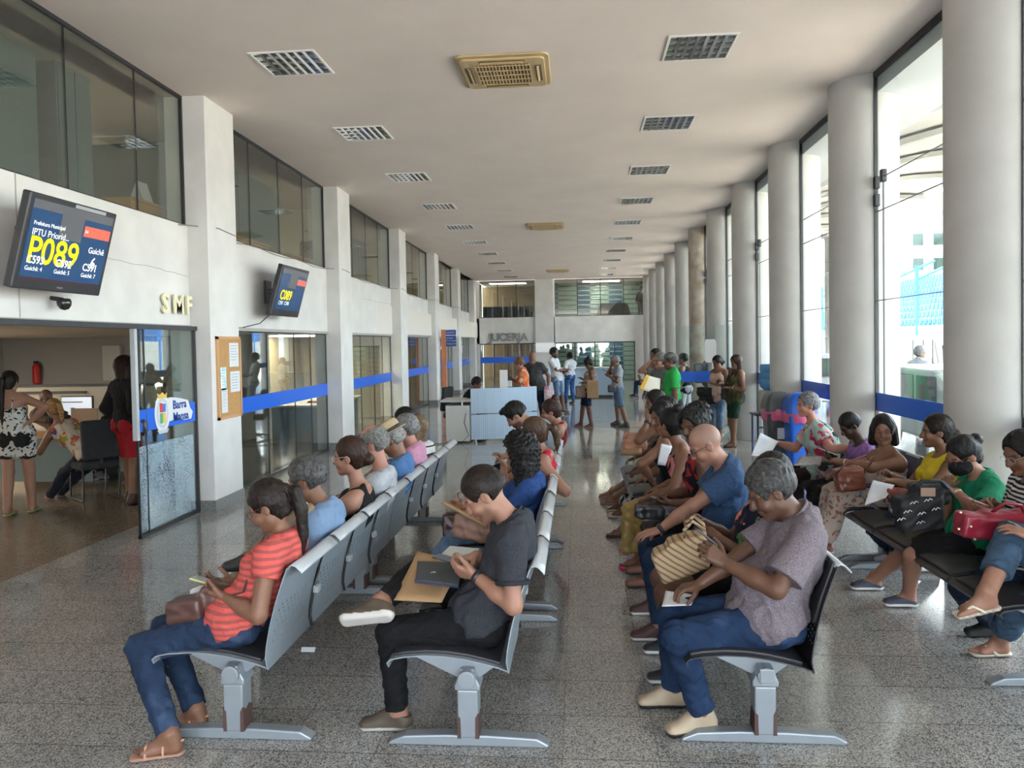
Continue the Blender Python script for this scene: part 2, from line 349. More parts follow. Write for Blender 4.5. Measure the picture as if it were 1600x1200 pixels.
for k in range(-4, 10):
    y0 = 6.6+2.925*k+.385; y1 = y0+2.925-.77; nwin += 1
    e = window('window_%d' % nwin, 0)
    m = MB(); m.box(XG-.006, XG+.006, y0, y1, .02, ZC-.03); m.build('pane', GL_W, e)
    m = MB(); m.box(XG-.02, XG+.02, y0-.02, y0+.02, 0, ZC); m.box(XG-.02, XG+.02, y1-.015, y1+.02, 0, ZC); m.box(XG-.025, XG+.02, y0, y1, ZC-.06, ZC); m.box(XG-.02, XG+.02, y0, y1, 0, .03); m.build('frame', BLACK, e)
    m = MB()
    for z in (3.73, 3.37, 2.36): m.box(XG-.008, XG+.008, y0, y1, z-.004, z+.004)
    if k % 2 == 0: m.box(XG-.008, XG+.008, y1-.22, y1-.21, .02, 3.73)
    m.build('joint', mat('seam', (.12, .12, .13), .5), e)
    m = MB(); m.box(XG-.010, XG-.0065, y0, y1, 1.10, 1.31); m.build('blue_band', BLUE, e)
    if k % 2 == 0:
        m = MB()
        for yy, z in ((y1-.02, 3.70), (y1-.215, 3.74), (y1-.02, 3.50), (y0+.45, 2.36)): m.box(XG-.03, XG+.03, yy-.035, yy+.035, z-.07, z+.07)
        m.build('patch_fitting', BLACKP, e, bevel=.01)
# roof slab edge outside, pavement, street
CONC = mat('pale concrete', (.62, .60, .55), .85, noise=.2, nscale=.8)
m = MB(); m.box(XG+.02, XG+1.0, -8, YE+6, ZC-.22, ZC+.3); struct(m.build('trim_eaves', mat('eaves', (.52, .56, .58), .8)))
m = MB(); m.box(XG+.2, 90, -40, 120, -.12, -.02); struct(m.build('ground_outside', mat('pale paving', (.60, .54, .46), .85, noise=.12, nscale=.6)))
m = MB()   # wall of the building behind the camera, lets daylight in through its shopfront
m.box(-4.9, -3.9, -8.2, -8, 0, ZC); m.box(-3.9, XG, -8.2, -8, 4.2, ZC); m.box(-.6, 0, -8.2, -8, 0, 4.2)
struct(m.build('wall_behind', WHITE))
# ---- ceiling lights
ALU = mat('polished reflector', (.75, .74, .72), .12, 1.0); SLOT = mat('dark recess', (.10, .095, .09), .6)
def light_fixture():
    e = empty('ceiling_light', (0, 0, 0), local=True)
    m = MB(); w_, l_ = .345, .34
    m.box(-w_, w_, -l_, -l_+.025, -.012, .01); m.box(-w_, w_, l_-.025, l_, -.012, .01); m.box(-w_, -w_+.025, -l_, l_, -.012, .01); m.box(w_-.025, w_, -l_, l_, -.012, .01)
    m.build('frame', mat('white metal frame', (.75, .74, .72), .5), e)
    m = MB(); m.box(-w_+.02, w_-.02, -l_+.02, l_-.02, -.001, .0); m.build('recess', SLOT, e)
    m = MB()
    for k in range(4):
        y = -l_+.03+(k+.5)*(2*l_-.06)/4
        for s in (-1, 1): m.add([(-w_+.025, y+s*.078, -.009), (w_-.025, y+s*.078, -.009), (w_-.025, y+s*.03, -.0015), (-w_+.025, y+s*.03, -.0015)], [(0, 1, 2, 3)])
    m.build('reflector', ALU, e)
    m = MB()
    for k in range(1, 7): x = -w_+.025+k*(2*w_-.05)/7; m.prism([(x-.018, -.011), (x+.018, -.011), (x, -.003)], -l_+.025, l_-.025, 'y')
    m.build('louver', ALU, e)
    return e
L0 = light_fixture()
LP = [(-2.95, 7.97), (-2.95, 10.7)] + [(-2.95, 13.6+2.98*k) for k in range(8)]
RP = [(1.29, 8.1), (1.29, 10.83), (1.31, 13.75)] + [(1.31, 16.68+2.98*k) for k in range(7)]
nth = ['nearest', 'second', 'third', 'fourth', 'fifth', 'sixth', 'seventh', 'eighth', 'ninth', 'farthest']
first = True
for side, pts in (('left', LP), ('right', RP)):
    for k, (x, y) in enumerate(pts):
        lab = 'recessed square louvred ceiling light, %s in the %s hand row along the hall' % (nth[k], side)
        if first: L0.location = (x, y, ZC); tag(L0, lab, 'ceiling light', 'louvred ceiling lights'); first = False
        else: dup(L0, (x, y, ZC), None, lab, 'louvred ceiling lights')
# ---- ceiling air conditioners
ACM = mat('yellowed plastic', (.56, .42, .22), .45, noise=.08, nscale=3); ACD = mat('brown grille', (.16, .11, .06), .6)
def rr(h, r, n=5): 
    pts = []
    for cx_, cy_, a0 in ((h-r, h-r, 0), (-h+r, h-r, 90), (-h+r, -h+r, 180), (h-r, -h+r, 270)):
        for k in range(n+1): a = math.radians(a0+90*k/n); pts.append((cx_+r*math.cos(a), cy_+r*math.sin(a)))
    return pts
def acunit():
    e = empty('air_conditioner', local=True)
    m = MB(); m.prism(rr(.50, .09), -.02, 0, 'z'); m.prism(rr(.45, .07), -.045, -.02, 'z'); m.build('panel', ACM, e, bevel=.012)
    m = MB()
    for a in range(4):
        M_ = Matrix.Rotation(a*math.pi/2, 4, 'Z'); m.box(-.24, .24, .345, .41, -.049, -.03, M=M_)
    m.build('air_slot', ACD, e)
    m = MB()
    for a in range(4):
        M_ = Matrix.Rotation(a*math.pi/2, 4, 'Z') @ Matrix.Translation((0, .38, -.048)) @ Matrix.Rotation(.5, 4, 'X'); m.box(-.23, .23, -.022, .022, -.003, .003, M=M_)
    m.build('louver', ACM, e)
    m = MB(); m.box(-.30, .30, -.30, .30, -.048, -.03); m.build('intake', ACD, e)
    m = MB()
    for k in range(17): x = -.29+k*.58/16; m.box(x-.007, x+.007, -.30, .30, -.058, -.047)
    for k in range(5): x = -.28+k*.14; m.box(-.30, .30, x-.004, x+.004, -.06, -.05)
    m.build('grille', ACM, e)
    return e
a0 = acunit(); a0.location = (-.75, 8.49, ZC); tag(a0, 'yellowed square ceiling air conditioner closest to the camera', 'air conditioner', 'ceiling air conditioners')
dup(a0, (-.77, 19.8, ZC), None, 'yellowed ceiling air conditioner halfway down the hall', 'ceiling air conditioners')
dup(a0, (-.77, 32.2, ZC), None, 'yellowed ceiling air conditioner closest to the end wall', 'ceiling air conditioners')
# ---------------------------------------------------------------- figure modelling: smooth fields turned into one surface
def nrm(v): v = np.asarray(v, float); return v/(np.linalg.norm(v)+1e-9)
def A3(*a): return np.array(a, float)
UP = A3(0, 0, 1)
class Field:
    """a signed field on a grid; shapes are blended in, cut out, then meshed as one continuous surface"""
    def __init__(s, lo, hi, h):
        s.h = h; s.lo = np.asarray(lo, float)-2*h; s.n = tuple(int(x) for x in np.ceil((np.asarray(hi)-s.lo)/h)+3)
        s.D = np.full(s.n, 1.0, np.float32); s.ax = [s.lo[i]+h*np.arange(s.n[i]) for i in range(3)]
    def blk(s, lo, hi, m):
        i0 = [max(0, int((lo[i]-m-s.lo[i])/s.h)) for i in range(3)]; i1 = [min(s.n[i], int((hi[i]+m-s.lo[i])/s.h)+2) for i in range(3)]
        if any(i1[i] <= i0[i] for i in range(3)): return None, None
        sl = tuple(slice(i0[i], i1[i]) for i in range(3))
        X = [s.ax[i][sl[i]] for i in range(3)]
        return sl, (X[0][:, None, None], X[1][None, :, None], X[2][None, None, :])
    def put(s, sl, d, k, cut=False):
        D = s.D[sl]
        if cut:
            d = -d; h = np.clip(.5-.5*(D-d)/max(k, 1e-6), 0, 1) if k else None
            s.D[sl] = np.maximum(D, d) if not k else D*(1-h)+d*h+k*h*(1-h)
        else:
            if k: h = np.clip(.5+.5*(D-d)/k, 0, 1); s.D[sl] = D*(1-h)+d*h-k*h*(1-h)
            else: s.D[sl] = np.minimum(D, d)
    def cap(s, a, b, ra, rb=None, k=.02, inf=0, cut=False, clip=None):
        a = np.asarray(a, float); b = np.asarray(b, float); rb = ra if rb is None else rb; ra += inf; rb += inf; R_ = max(ra, rb)
        sl, X = s.blk(np.minimum(a, b)-R_, np.maximum(a, b)+R_, k+3*s.h+.01)
        if sl is None: return
        ba = b-a; L = float(ba@ba)+1e-12
        p = [X[i]-a[i] for i in range(3)]
        t = np.clip((p[0]*ba[0]+p[1]*ba[1]+p[2]*ba[2])/L, 0, 1)
        d = np.sqrt((p[0]-t*ba[0])**2+(p[1]-t*ba[1])**2+(p[2]-t*ba[2])**2)-(ra+(rb-ra)*t)
        for c, n_ in (clip or []):
            d = np.maximum(d, (X[0]-c[0])*n_[0]+(X[1]-c[1])*n_[1]+(X[2]-c[2])*n_[2])
        s.put(sl, d.astype(np.float32), k, cut)
    def ell(s, c, r, M=None, k=.02, inf=0, cut=False, clip=None):
        c = np.asarray(c, float); r = np.asarray(r, float)+inf; R_ = r.max()
        sl, X = s.blk(c-R_, c+R_, k+3*s.h+.01)
        if sl is None: return
        p = [X[i]-c[i] for i in range(3)]
        if M is not None: p = [p[0]*M[i][0]+p[1]*M[i][1]+p[2]*M[i][2] for i in range(3)]
        k0 = np.sqrt((p[0]/r[0])**2+(p[1]/r[1])**2+(p[2]/r[2])**2); k1 = np.sqrt((p[0]/r[0]**2)**2+(p[1]/r[1]**2)**2+(p[2]/r[2]**2)**2)
        d = k0*(k0-1)/(k1+1e-9)
        for c2, n_ in (clip or []):
            d = np.maximum(d, (X[0]-c2[0])*n_[0]+(X[1]-c2[1])*n_[1]+(X[2]-c2[2])*n_[2])
        s.put(sl, d.astype(np.float32), k, cut)
    def box(s, c, r, M, rad=.01, k=.01, cut=False):
        c = np.asarray(c, float); R_ = float(np.linalg.norm(r))+rad
        sl, X = s.blk(c-R_, c+R_, k+3*s.h)
        if sl is None: return
        p = [X[i]-c[i] for i in range(3)]; p = [p[0]*M[i][0]+p[1]*M[i][1]+p[2]*M[i][2] for i in range(3)]
        q = [np.abs(p[i])-r[i] for i in range(3)]
        d = np.sqrt(sum(np.maximum(x, 0)**2 for x in q))+np.minimum(np.maximum(q[0], np.maximum(q[1], q[2])), 0)-rad
        s.put(sl, d.astype(np.float32), k, cut)
    def plane(s, c, n_, k=0):
        """remove everything on the side the normal points to"""
        X = s.ax; d = (X[0][:, None, None]-c[0])*n_[0]+(X[1][None, :, None]-c[1])*n_[1]+(X[2][None, None, :]-c[2])*n_[2]
        s.D = np.maximum(s.D, d.astype(np.float32))
    def noise(s, amp, wl, seed=0, M=None, st=(1, 1, 1)):
        r = np.random.RandomState(seed); X = [s.ax[0][:, None, None]-s.lo[0], s.ax[1][None, :, None]-s.lo[1], s.ax[2][None, None, :]-s.lo[2]]
        o = 0
        for i in range(5):
            d = nrm(r.randn(3)*np.array(st))*2*np.pi/(wl*r.uniform(.6, 1.5)); e = nrm(r.randn(3)*np.array(st))*2*np.pi/(wl*r.uniform(1.0, 2.5))
            o = o+np.sin(X[0]*d[0]+X[1]*d[1]+X[2]*d[2]+r.uniform(0, 6)+1.5*np.sin(X[0]*e[0]+X[1]*e[1]+X[2]*e[2]))
        near = np.clip(1-np.abs(s.D)/.06, 0, 1)
        s.D = s.D+(amp/2.2*o*near).astype(np.float32)
    def mesh(s):
        D = s.D; D[0] = D[-1] = 1; D[:, 0] = D[:, -1] = 1; D[:, :, 0] = D[:, :, -1] = 1
        S = D < 0; nx, ny, nz = D.shape
        c = np.zeros((nx-1, ny-1, nz-1), np.int8)
        for i in (0, 1):
            for j in (0, 1):
                for k in (0, 1): c += S[i:nx-1+i, j:ny-1+j, k:nz-1+k]
        act = np.argwhere((c > 0) & (c < 8))
        if len(act) == 0: return None
        vid = np.full(c.shape, -1, np.int32); vid[tuple(act.T)] = np.arange(len(act))
        cs = [(i, j, k) for i in (0, 1) for j in (0, 1) for k in (0, 1)]
        V = np.stack([D[act[:, 0]+i, act[:, 1]+j, act[:, 2]+k] for i, j, k in cs], 1)
        acc = np.zeros((len(act), 3)); cnt = np.zeros(len(act))
        for a in range(8):
            for b in range(a+1, 8):
                df = np.array(cs[b])-np.array(cs[a])
                if np.abs(df).sum() != 1: continue
                va, vb = V[:, a], V[:, b]; mk = (va < 0) != (vb < 0)
                t = np.where(mk, va/(va-vb+1e-12), 0)
                acc += mk[:, None]*(np.array(cs[a])[None]+t[:, None]*df[None]); cnt += mk
        pos = s.lo+s.h*(act+acc/cnt[:, None])
        F = []
        for ax in range(3):
            o1, o2 = [(1, 2), (2, 0), (0, 1)][ax]
            sa = [slice(None)]*3; sb = [slice(None)]*3; sa[ax] = slice(0, -1); sb[ax] = slice(1, None)
            A_ = S[tuple(sa)]; B_ = S[tuple(sb)]; e = np.argwhere(A_ != B_)
            e = e[(e[:, o1] > 0) & (e[:, o2] > 0) & (e[:, o1] < D.shape[o1]-1) & (e[:, o2] < D.shape[o2]-1)]
            q = []
            for (u, v) in ((1, 1), (0, 1), (0, 0), (1, 0)):
                t = e.copy(); t[:, o1] -= u; t[:, o2] -= v; q.append(vid[tuple(t.T)])
            q = np.stack(q, 1); fl = ~A_[tuple(e.T)]
            q[fl] = q[fl][:, ::-1]; F.append(q)
        F = np.concatenate(F); F = F[(F >= 0).all(1)]
        return pos, F
def mesh_obj(name, parts, m, parent, colfn=None, pre=None):
    """parts: list of (points, quads) joined into one mesh object; points in world coordinates"""
    parts = [p for p in parts if p is not None]
    if not parts: return None
    V = np.concatenate([p[0] for p in parts]); o = 0; Fs = []
    for p in parts: Fs.append(p[1]+o); o += len(p[0])
    F = np.concatenate(Fs); off = np.array(parent_world(parent)); W = V; V = V-off
    me = bpy.data.meshes.new(name); me.vertices.add(len(V)); me.vertices.foreach_set('co', V.astype(np.float32).ravel())
    me.loops.add(F.size); me.loops.foreach_set('vertex_index', F.astype(np.int32).ravel())
    me.polygons.add(len(F)); me.polygons.foreach_set('loop_start', np.arange(0, F.size, 4, dtype=np.int32))
    me.polygons.foreach_set('use_smooth', np.ones(len(F), bool)); me.update(calc_edges=True)
    me.materials.append(m)
    if colfn is not None:
        col = colfn(W).astype(np.float32); at = me.color_attributes.new('Col', 'FLOAT_COLOR', 'POINT')
        at.data.foreach_set('color', np.concatenate([col, np.ones((len(col), 1), np.float32)], 1).ravel())
    ob = bpy.data.objects.new(name, me); COL.objects.link(ob); ob.parent = parent
    return ob
def parent_world(p):
    t = Vector((0, 0, 0))
    while p is not None: t += Vector(p.location); p = p.parent
    return t
# ---- materials for people
def vc_mat(name, rough=.55, bump=.15, bscale=90, sss=.0, spec=.4):
    if name in MC: return MC[name]
    m = bpy.data.materials.new(name); n, b = nodes(m)
    at = n.nodes.new('ShaderNodeAttribute'); at.attribute_name = 'Col'
    tc = n.nodes.new('ShaderNodeTexCoord'); t = n.nodes.new('ShaderNodeTexNoise'); t.inputs['Scale'].default_value = bscale; n.links.new(tc.outputs['Object'], t.inputs['Vector'])
    t2 = n.nodes.new('ShaderNodeTexNoise'); t2.inputs['Scale'].default_value = 9; n.links.new(tc.outputs['Object'], t2.inputs['Vector'])
    mu = n.nodes.new('ShaderNodeMixRGB'); mu.blend_type = 'MULTIPLY'; mu.inputs[0].default_value = 1; n.links.new(at.outputs['Color'], mu.inputs[1])
    n.links.new(mnode(n, 'MULTIPLY_ADD', t2.outputs['Fac'], .35, .83), mu.inputs[2]); n.links.new(mu.outputs[0], b.inputs['Base Color'])
    b.inputs['Roughness'].default_value = rough; b.inputs['Specular IOR Level'].default_value = spec
    if sss: b.inputs['Subsurface Weight'].default_value = sss; b.inputs['Subsurface Radius'].default_value = (.012, .004, .002); b.inputs['Subsurface Scale'].default_value = 1
    bp = n.nodes.new('ShaderNodeBump'); bp.inputs['Strength'].default_value = bump; bp.inputs['Distance'].default_value = .004
    n.links.new(t.outputs['Fac'], bp.inputs['Height']); n.links.new(bp.outputs[0], b.inputs['Normal'])
    MC[name] = m; return m
SKINM = vc_mat('skin', .5, .1, 120)
SHOEM = vc_mat('shoe surface', .55, .15, 60)
def hairmat(c, st=0):
    key = 'hair %.2f %.2f %.2f' % c
    if key in MC: return MC[key]
    m = bpy.data.materials.new(key); n, b = nodes(m); tc = n.nodes.new('ShaderNodeTexCoord')
    t = n.nodes.new('ShaderNodeTexNoise'); t.inputs['Scale'].default_value = 38; t.inputs['Detail'].default_value = 4; t.inputs['Distortion'].default_value = 1.2; n.links.new(tc.outputs['Object'], t.inputs['Vector'])
    r = n.nodes.new('ShaderNodeValToRGB'); r.color_ramp.elements[0].position = .35; r.color_ramp.elements[0].color = tuple(x*.32 for x in c)+(1,)
    r.color_ramp.elements[1].position = .7; r.color_ramp.elements[1].color = tuple(min(1, x*1.15) for x in c)+(1,)
    n.links.new(t.outputs['Fac'], r.inputs[0]); n.links.new(r.outputs[0], b.inputs['Base Color']); b.inputs['Roughness'].default_value = .5; b.inputs['Specular IOR Level'].default_value = .22
    bp = n.nodes.new('ShaderNodeBump'); bp.inputs['Strength'].default_value = .5; bp.inputs['Distance'].default_value = .008; n.links.new(t.outputs['Fac'], bp.inputs['Height']); n.links.new(bp.outputs[0], b.inputs['Normal'])
    MC[key] = m; return m
def cloth(spec):
    """spec: colour, or (pattern, colour, colour2, ...)"""
    key = 'cloth '+str(spec)[:50]
    if key in MC: return MC[key]
    m = bpy.data.materials.new(key); n, b = nodes(m); b.inputs['Roughness'].default_value = .85; b.inputs['Specular IOR Level'].default_value = .2
    tc = n.nodes.new('ShaderNodeTexCoord'); OB = tc.outputs['Object']; pat = spec[0] if isinstance(spec[0], str) else 'plain'
    dk_ = lambda c: tuple(x*.74 for x in c) if isinstance(c, (tuple, list)) else c
    spec = tuple(dk_(c) for c in spec) if isinstance(spec[0], str) else dk_(spec)
    cols = spec[1:] if pat != 'plain' or isinstance(spec[0], str) else [spec]
    def ramp(src, stops, const=True):
        r = n.nodes.new('ShaderNodeValToRGB'); r.color_ramp.interpolation = 'CONSTANT' if const else 'LINEAR'
        e = r.color_ramp.elements
        while len(e) < len(stops): e.new(.5)
        for i, (p_, c_) in enumerate(stops): e[i].position = p_; e[i].color = (*c_, 1)
        n.links.new(src, r.inputs[0]); return r.outputs[0]
    def nz(sc, det=3, dist=0):
        t = n.nodes.new('ShaderNodeTexNoise'); t.inputs['Scale'].default_value = sc; t.inputs['Detail'].default_value = det; t.inputs['Distortion'].default_value = dist; n.links.new(OB, t.inputs['Vector']); return t.outputs['Fac']
    sp = n.nodes.new('ShaderNodeSeparateXYZ'); n.links.new(OB, sp.inputs[0])
    c = cols[0]; fine = nz(320, 2)
    if pat == 'plain': out = ramp(nz(7), [(.3, tuple(x*.88 for x in c)), (.7, c)], False)
    elif pat == 'denim': out = ramp(nz(6, 6), [(.28, tuple(x*.55 for x in c)), (.55, c), (.82, tuple(min(1, x*1.7+.02) for x in c))], False)
    elif pat == 'heather': out = ramp(nz(180, 2), [(.35, tuple(x*.7 for x in c)), (.65, tuple(x*1.25 for x in c))], False)
    elif pat in ('stripes', 'vstripes'):
        per, duty = spec[3], spec[4]; tilt = spec[5] if len(spec) > 5 else 0
        z = mnode(n, 'ADD', sp.outputs[2], mnode(n, 'MULTIPLY', sp.outputs[0], tilt))
        fr = mnode(n, 'FRACT', mnode(n, 'DIVIDE', mnode(n, 'ADD', z, mnode(n, 'MULTIPLY', nz(5), .03)), per))
        out = ramp(fr, [(0, cols[0]), (duty, cols[1])])
    elif pat in ('floral', 'palm', 'blotch', 'leo'):
        sc = {'floral': 9, 'palm': 7, 'blotch': 11, 'leo': 24}[pat]
        v = n.nodes.new('ShaderNodeTexVoronoi'); v.inputs['Scale'].default_value = sc
        mxv = n.nodes.new('ShaderNodeMixRGB'); mxv.inputs[0].default_value = .12; n.links.new(OB, mxv.inputs[1])
        t = n.nodes.new('ShaderNodeTexNoise'); t.inputs['Scale'].default_value = 12; n.links.new(OB, t.inputs['Vector']); n.links.new(t.outputs['Color'], mxv.inputs[2]); n.links.new(mxv.outputs[0], v.inputs['Vector'])
        bw = n.nodes.new('ShaderNodeRGBToBW'); n.links.new(v.outputs['Color'], bw.inputs[0])
        k_ = len(cols)-1; fl = ramp(bw.outputs[0], [(0, cols[1])]+[(.30+.4*i/max(1, k_-1), cols[1+i]) for i in range(1, k_)] if k_ > 1 else [(0, cols[1]), (1, cols[1])])
        dm = mnode(n, 'LESS_THAN', mnode(n, 'MULTIPLY_ADD', nz(26, 2), .6, v.outputs['Distance']), {'floral': .74, 'palm': .82, 'blotch': .72, 'leo': .64}[pat])
        mx = n.nodes.new('ShaderNodeMixRGB'); n.links.new(dm, mx.inputs[0]); mx.inputs[1].default_value = (*cols[0], 1); n.links.new(fl, mx.inputs[2]); out = mx.outputs[0]
    n.links.new(out, b.inputs['Base Color'])
    w1 = n.nodes.new('ShaderNodeTexNoise'); w1.inputs['Scale'].default_value = 11; w1.inputs['Detail'].default_value = 3; w1.inputs['Distortion'].default_value = 1.4; n.links.new(OB, w1.inputs['Vector'])
    h = mnode(n, 'ADD', mnode(n, 'MULTIPLY', w1.outputs['Fac'], 1.0), mnode(n, 'MULTIPLY', fine, .06))
    bp = n.nodes.new('ShaderNodeBump'); bp.inputs['Strength'].default_value = .55; bp.inputs['Distance'].default_value = .022; n.links.new(h, bp.inputs['Height']); n.links.new(bp.outputs[0], b.inputs['Normal'])
    MC[key] = m; return m
# ---- skeleton helpers
def ik(a, c, l1, l2, pole):
    a, c = np.asarray(a, float), np.asarray(c, float); d = c-a; L = np.linalg.norm(d); s = max(1, L/(l1+l2)*1.001); l1 *= s; l2 *= s
    L = max(L, abs(l1-l2)+.01); u = d/np.linalg.norm(d); x = (l1*l1-l2*l2+L*L)/(2*L); h = math.sqrt(max(0, l1*l1-x*x))
    p = np.asarray(pole, float)-a; p = p-u*(p@u); return a+u*x+nrm(p)*h
def frame(fwd, up):
    f = nrm(fwd); l = nrm(np.cross(up, f)); return f, l, np.cross(f, l)
def rot(v, axis, ang):
    axis = nrm(axis); v = np.asarray(v, float); return v*math.cos(ang)+np.cross(axis, v)*math.sin(ang)+axis*(axis@v)*(1-math.cos(ang))
def add_hand(F, Wp, d, nb, side, curl=.5, s=1.0, spread=.12, thumb=.4):
    """palm and five fingers; nb is the direction the back of the hand faces, side +1 = right hand; returns grip centre"""
    d = nrm(d); nb = nrm(nb-d*(nb@d)); th = np.cross(nb, d)*side       # towards the thumb
    K = []
    for i, o in enumerate((.030, .010, -.010, -.029)):
        kn = Wp+(d*(.086-.004*abs(i-1)-.006*(i == 3))+th*o+nb*.004)*s; K.append(kn)
        F.cap(Wp+(d*.012+th*o*.55)*s, kn, .0155*s, .0125*s, k=.012*s)
    F.ell(Wp+(d*.045-nb*.006)*s, (.045*s, .036*s, .016*s), np.array([d, th, nb]), k=.012)
    for i, kn in enumerate(K):
        L = (.92, 1.0, .95, .75)[i]*s; fd = nrm(d+th*spread*(1.5-i)*.55); p = kn; c = curl*(1, 1.0, 1.05, 1.1)[i]
        for j, (l, r0, r1) in enumerate(((.043, .0098, .0088), (.026, .0088, .0078), (.022, .0078, .0066))):
            fd = rot(fd, np.cross(fd, -nb), c*(.75, 1.05, .7)[j]); q = p+fd*l*L; F.cap(p, q, r0*s, r1*s, k=.004); p = q
    tb = Wp+(d*.022+th*.026-nb*.006)*s; td = nrm(d*.62+th*.72-nb*thumb); t1 = tb+td*.042*s; t2 = t1+nrm(td*.75+d*.5-nb*.25)*.034*s; t3 = t2+nrm(td*.4+d*.7-nb*.35)*.026*s
    F.cap(tb, t1, .0165*s, .0125*s, k=.012); F.cap(t1, t2, .0115*s, .010*s, k=.005); F.cap(t2, t3, .010*s, .008*s, k=.004)
    return Wp+(d*.10-nb*.035)*s
SK = {'lt': (.30, .15, .10), 'md': (.26, .13, .08), 'tn': (.185, .088, .052), 'br': (.115, .053, .031), 'dk': (.055, .028, .018), 'pk': (.38, .175, .125)}
PEOPLE = []
def person(label, H, PV, face, skin='md', s=1.0, g=1.0, fem=False, look=(0, 0, 0), hair=('short', (.02, .015, .012)), top=None, bottom=None, shoes=None,
           wr=None, el=None, hd=None, an=None, kn=None, toe=None, res=.011, sit=True, lat=None, group=None, beard=0, detail=1, sw=1.0, glasses=None, twist=0, slouch=None, S=None, lg=1.0, extra=None, old=0):
    """H head centre, PV pelvis centre, face heading in degrees; wr/el/an/kn/toe = (left, right) points;
       look=(turn, pitch down, tilt) of the head in degrees relative to the heading"""
    H = np.asarray(H, float); PV = np.asarray(PV, float); fa = math.radians(face); F0 = A3(math.cos(fa), math.sin(fa), 0); L0_ = np.cross(UP, F0)
    root = empty('person', (PV[0], PV[1], 0)); tag(root, label, 'person', group)
    # frames
    lk = [math.radians(x) for x in look]
    hf = rot(F0, UP, lk[0]); hl = np.cross(UP, hf); hf = rot(hf, hl, lk[1]); hu = np.cross(hf, hl); hl, hu = rot(hl, hf, lk[2]), rot(hu, hf, lk[2])
    if S is None: S = H-UP*s*(.180-.03*math.sin(lk[1]))-F0*s*(.03+.13*math.sin(max(0, lk[1])))
    S = np.asarray(S, float)
    tf, tl, tu = None, None, nrm(S-PV)
    F1 = rot(F0, UP, math.radians(twist)); tl = nrm(np.cross(tu, F1)); tf = np.cross(tl, tu)
    TM = np.array([tf, tl, tu]); HM = np.array([hf, hl, hu]); TL = np.linalg.norm(S-PV)
    shw = .172*s*sw*(.92 if fem else 1.04); SJ = [S+tl*shw-tu*.035*s, S-tl*shw-tu*.035*s]
    HJ = [PV+L0_*.088*s*(1.05 if fem else 1), PV-L0_*.088*s*(1.05 if fem else 1)]
    ua, fo = .285*s, .250*s; thl, shl = .425*s*lg, .415*s*lg
    wr = list(wr or (None, None)); el = list(el or (None, None)); an = list(an or (None, None)); kn = list(kn or (None, None)); hd = list(hd or ({}, {})); toe = list(toe or (None, None))
    W_, E_, K_, A_ = [0, 0], [0, 0], [0, 0], [0, 0]
    for i, sd in ((0, 1), (1, -1)):
        W_[i] = np.asarray(wr[i], float) if wr[i] is not None else (PV+F0*(.30 if sit else .06)*s+L0_*sd*(.12 if sit else .26)*s+UP*(.13 if sit else -.02)*s)
        pole = np.asarray(el[i], float) if el[i] is not None else SJ[i]+tl*sd*.22-tf*.18-UP*.35
        E_[i] = ik(SJ[i], W_[i], ua, fo, pole)
        A_[i] = np.asarray(an[i], float) if an[i] is not None else (A3(HJ[i][0], HJ[i][1], .085*s)+F0*(.40*s if sit else 0))
        pole = np.asarray(kn[i], float) if kn[i] is not None else HJ[i]+F0*.6+UP*(.3 if sit else 0)+L0_*sd*.05
        K_[i] = ik(HJ[i], A_[i], thl, shl, pole)
    toes = []
    for i in (0, 1):
        if toe[i] is not None and len(toe[i]) == 2: toes.append((nrm(toe[i][0]), nrm(np.asarray(toe[i][1], float)-nrm(toe[i][0])*(nrm(toe[i][0])@np.asarray(toe[i][1], float))))); continue
        t = np.asarray(toe[i], float) if toe[i] is not None else F0
        u = nrm(K_[i]-A_[i]); 
        if toe[i] is None or len(t) == 3 and abs(t[2]) < .15: u = UP
        t = nrm(t-u*(t@u)*.999) if u is UP else nrm(t); toes.append((t, nrm(u-t*(u@t))))
    sk = np.array(SK[skin] if isinstance(skin, str) else skin)
    pts = [H+hf*.16, H-hf*.16, H+UP*.22, H-UP*.1, PV-F0*.22, PV-UP*.17]+SJ+E_+W_+K_+A_+[W_[i]+nrm(W_[i]-E_[i])*.2 for i in (0, 1)]+[A_[i]+toes[i][0]*.2-toes[i][1]*.1 for i in (0, 1)]
    pts = np.array(pts); lo = pts.min(0)-.13*s; hi = pts.max(0)+.13*s; lo[2] = max(lo[2], -.01)
    hipf = F0*.35+UP*.6
    # ------------------------------------------------ shared body shapes
    nd = nrm(H-hu*.06*s-S)
    gm = g; bust = .062*s if fem else 0
    slo = slouch if slouch is not None else (.035 if sit else .0)
    def sp_(t): return PV+tu*TL*t-tf*slo*math.sin(math.pi*min(max(t, 0), 1))
    def torso(F, inf, legs=False, k=.05):
        F.ell(PV+UP*.035*s, (.118*s*gm, .165*s*(gm*.6+.4)*(1.04 if fem else 1), .115*s), np.array([F0, L0_, UP]), k=k, inf=inf)
        F.ell(sp_(.30)+tf*.02*gm, (.105*s*gm, .138*s*gm, .15*s), TM, k=k, inf=inf)
        if gm > 1.12: F.ell(sp_(.28)+tf*.065*gm, (.12*s*gm, .14*s*gm, .125*s), TM, k=k, inf=inf)
        F.ell(sp_(.64)+tf*.01, (.112*s*(.5+.5*gm), .148*s*(.5+.5*gm)*(.95 if fem else 1.04), .20*s), TM, k=k, inf=inf)
        F.cap(SJ[0]-tu*.02*s-tl*.02, SJ[1]-tu*.02*s+tl*.02, .070*s, k=k, inf=inf)
        F.ell(S-tu*.09*s+tf*.0, (.095*s, .155*s*(.95 if fem else 1.06), .075*s), TM, k=k, inf=inf)
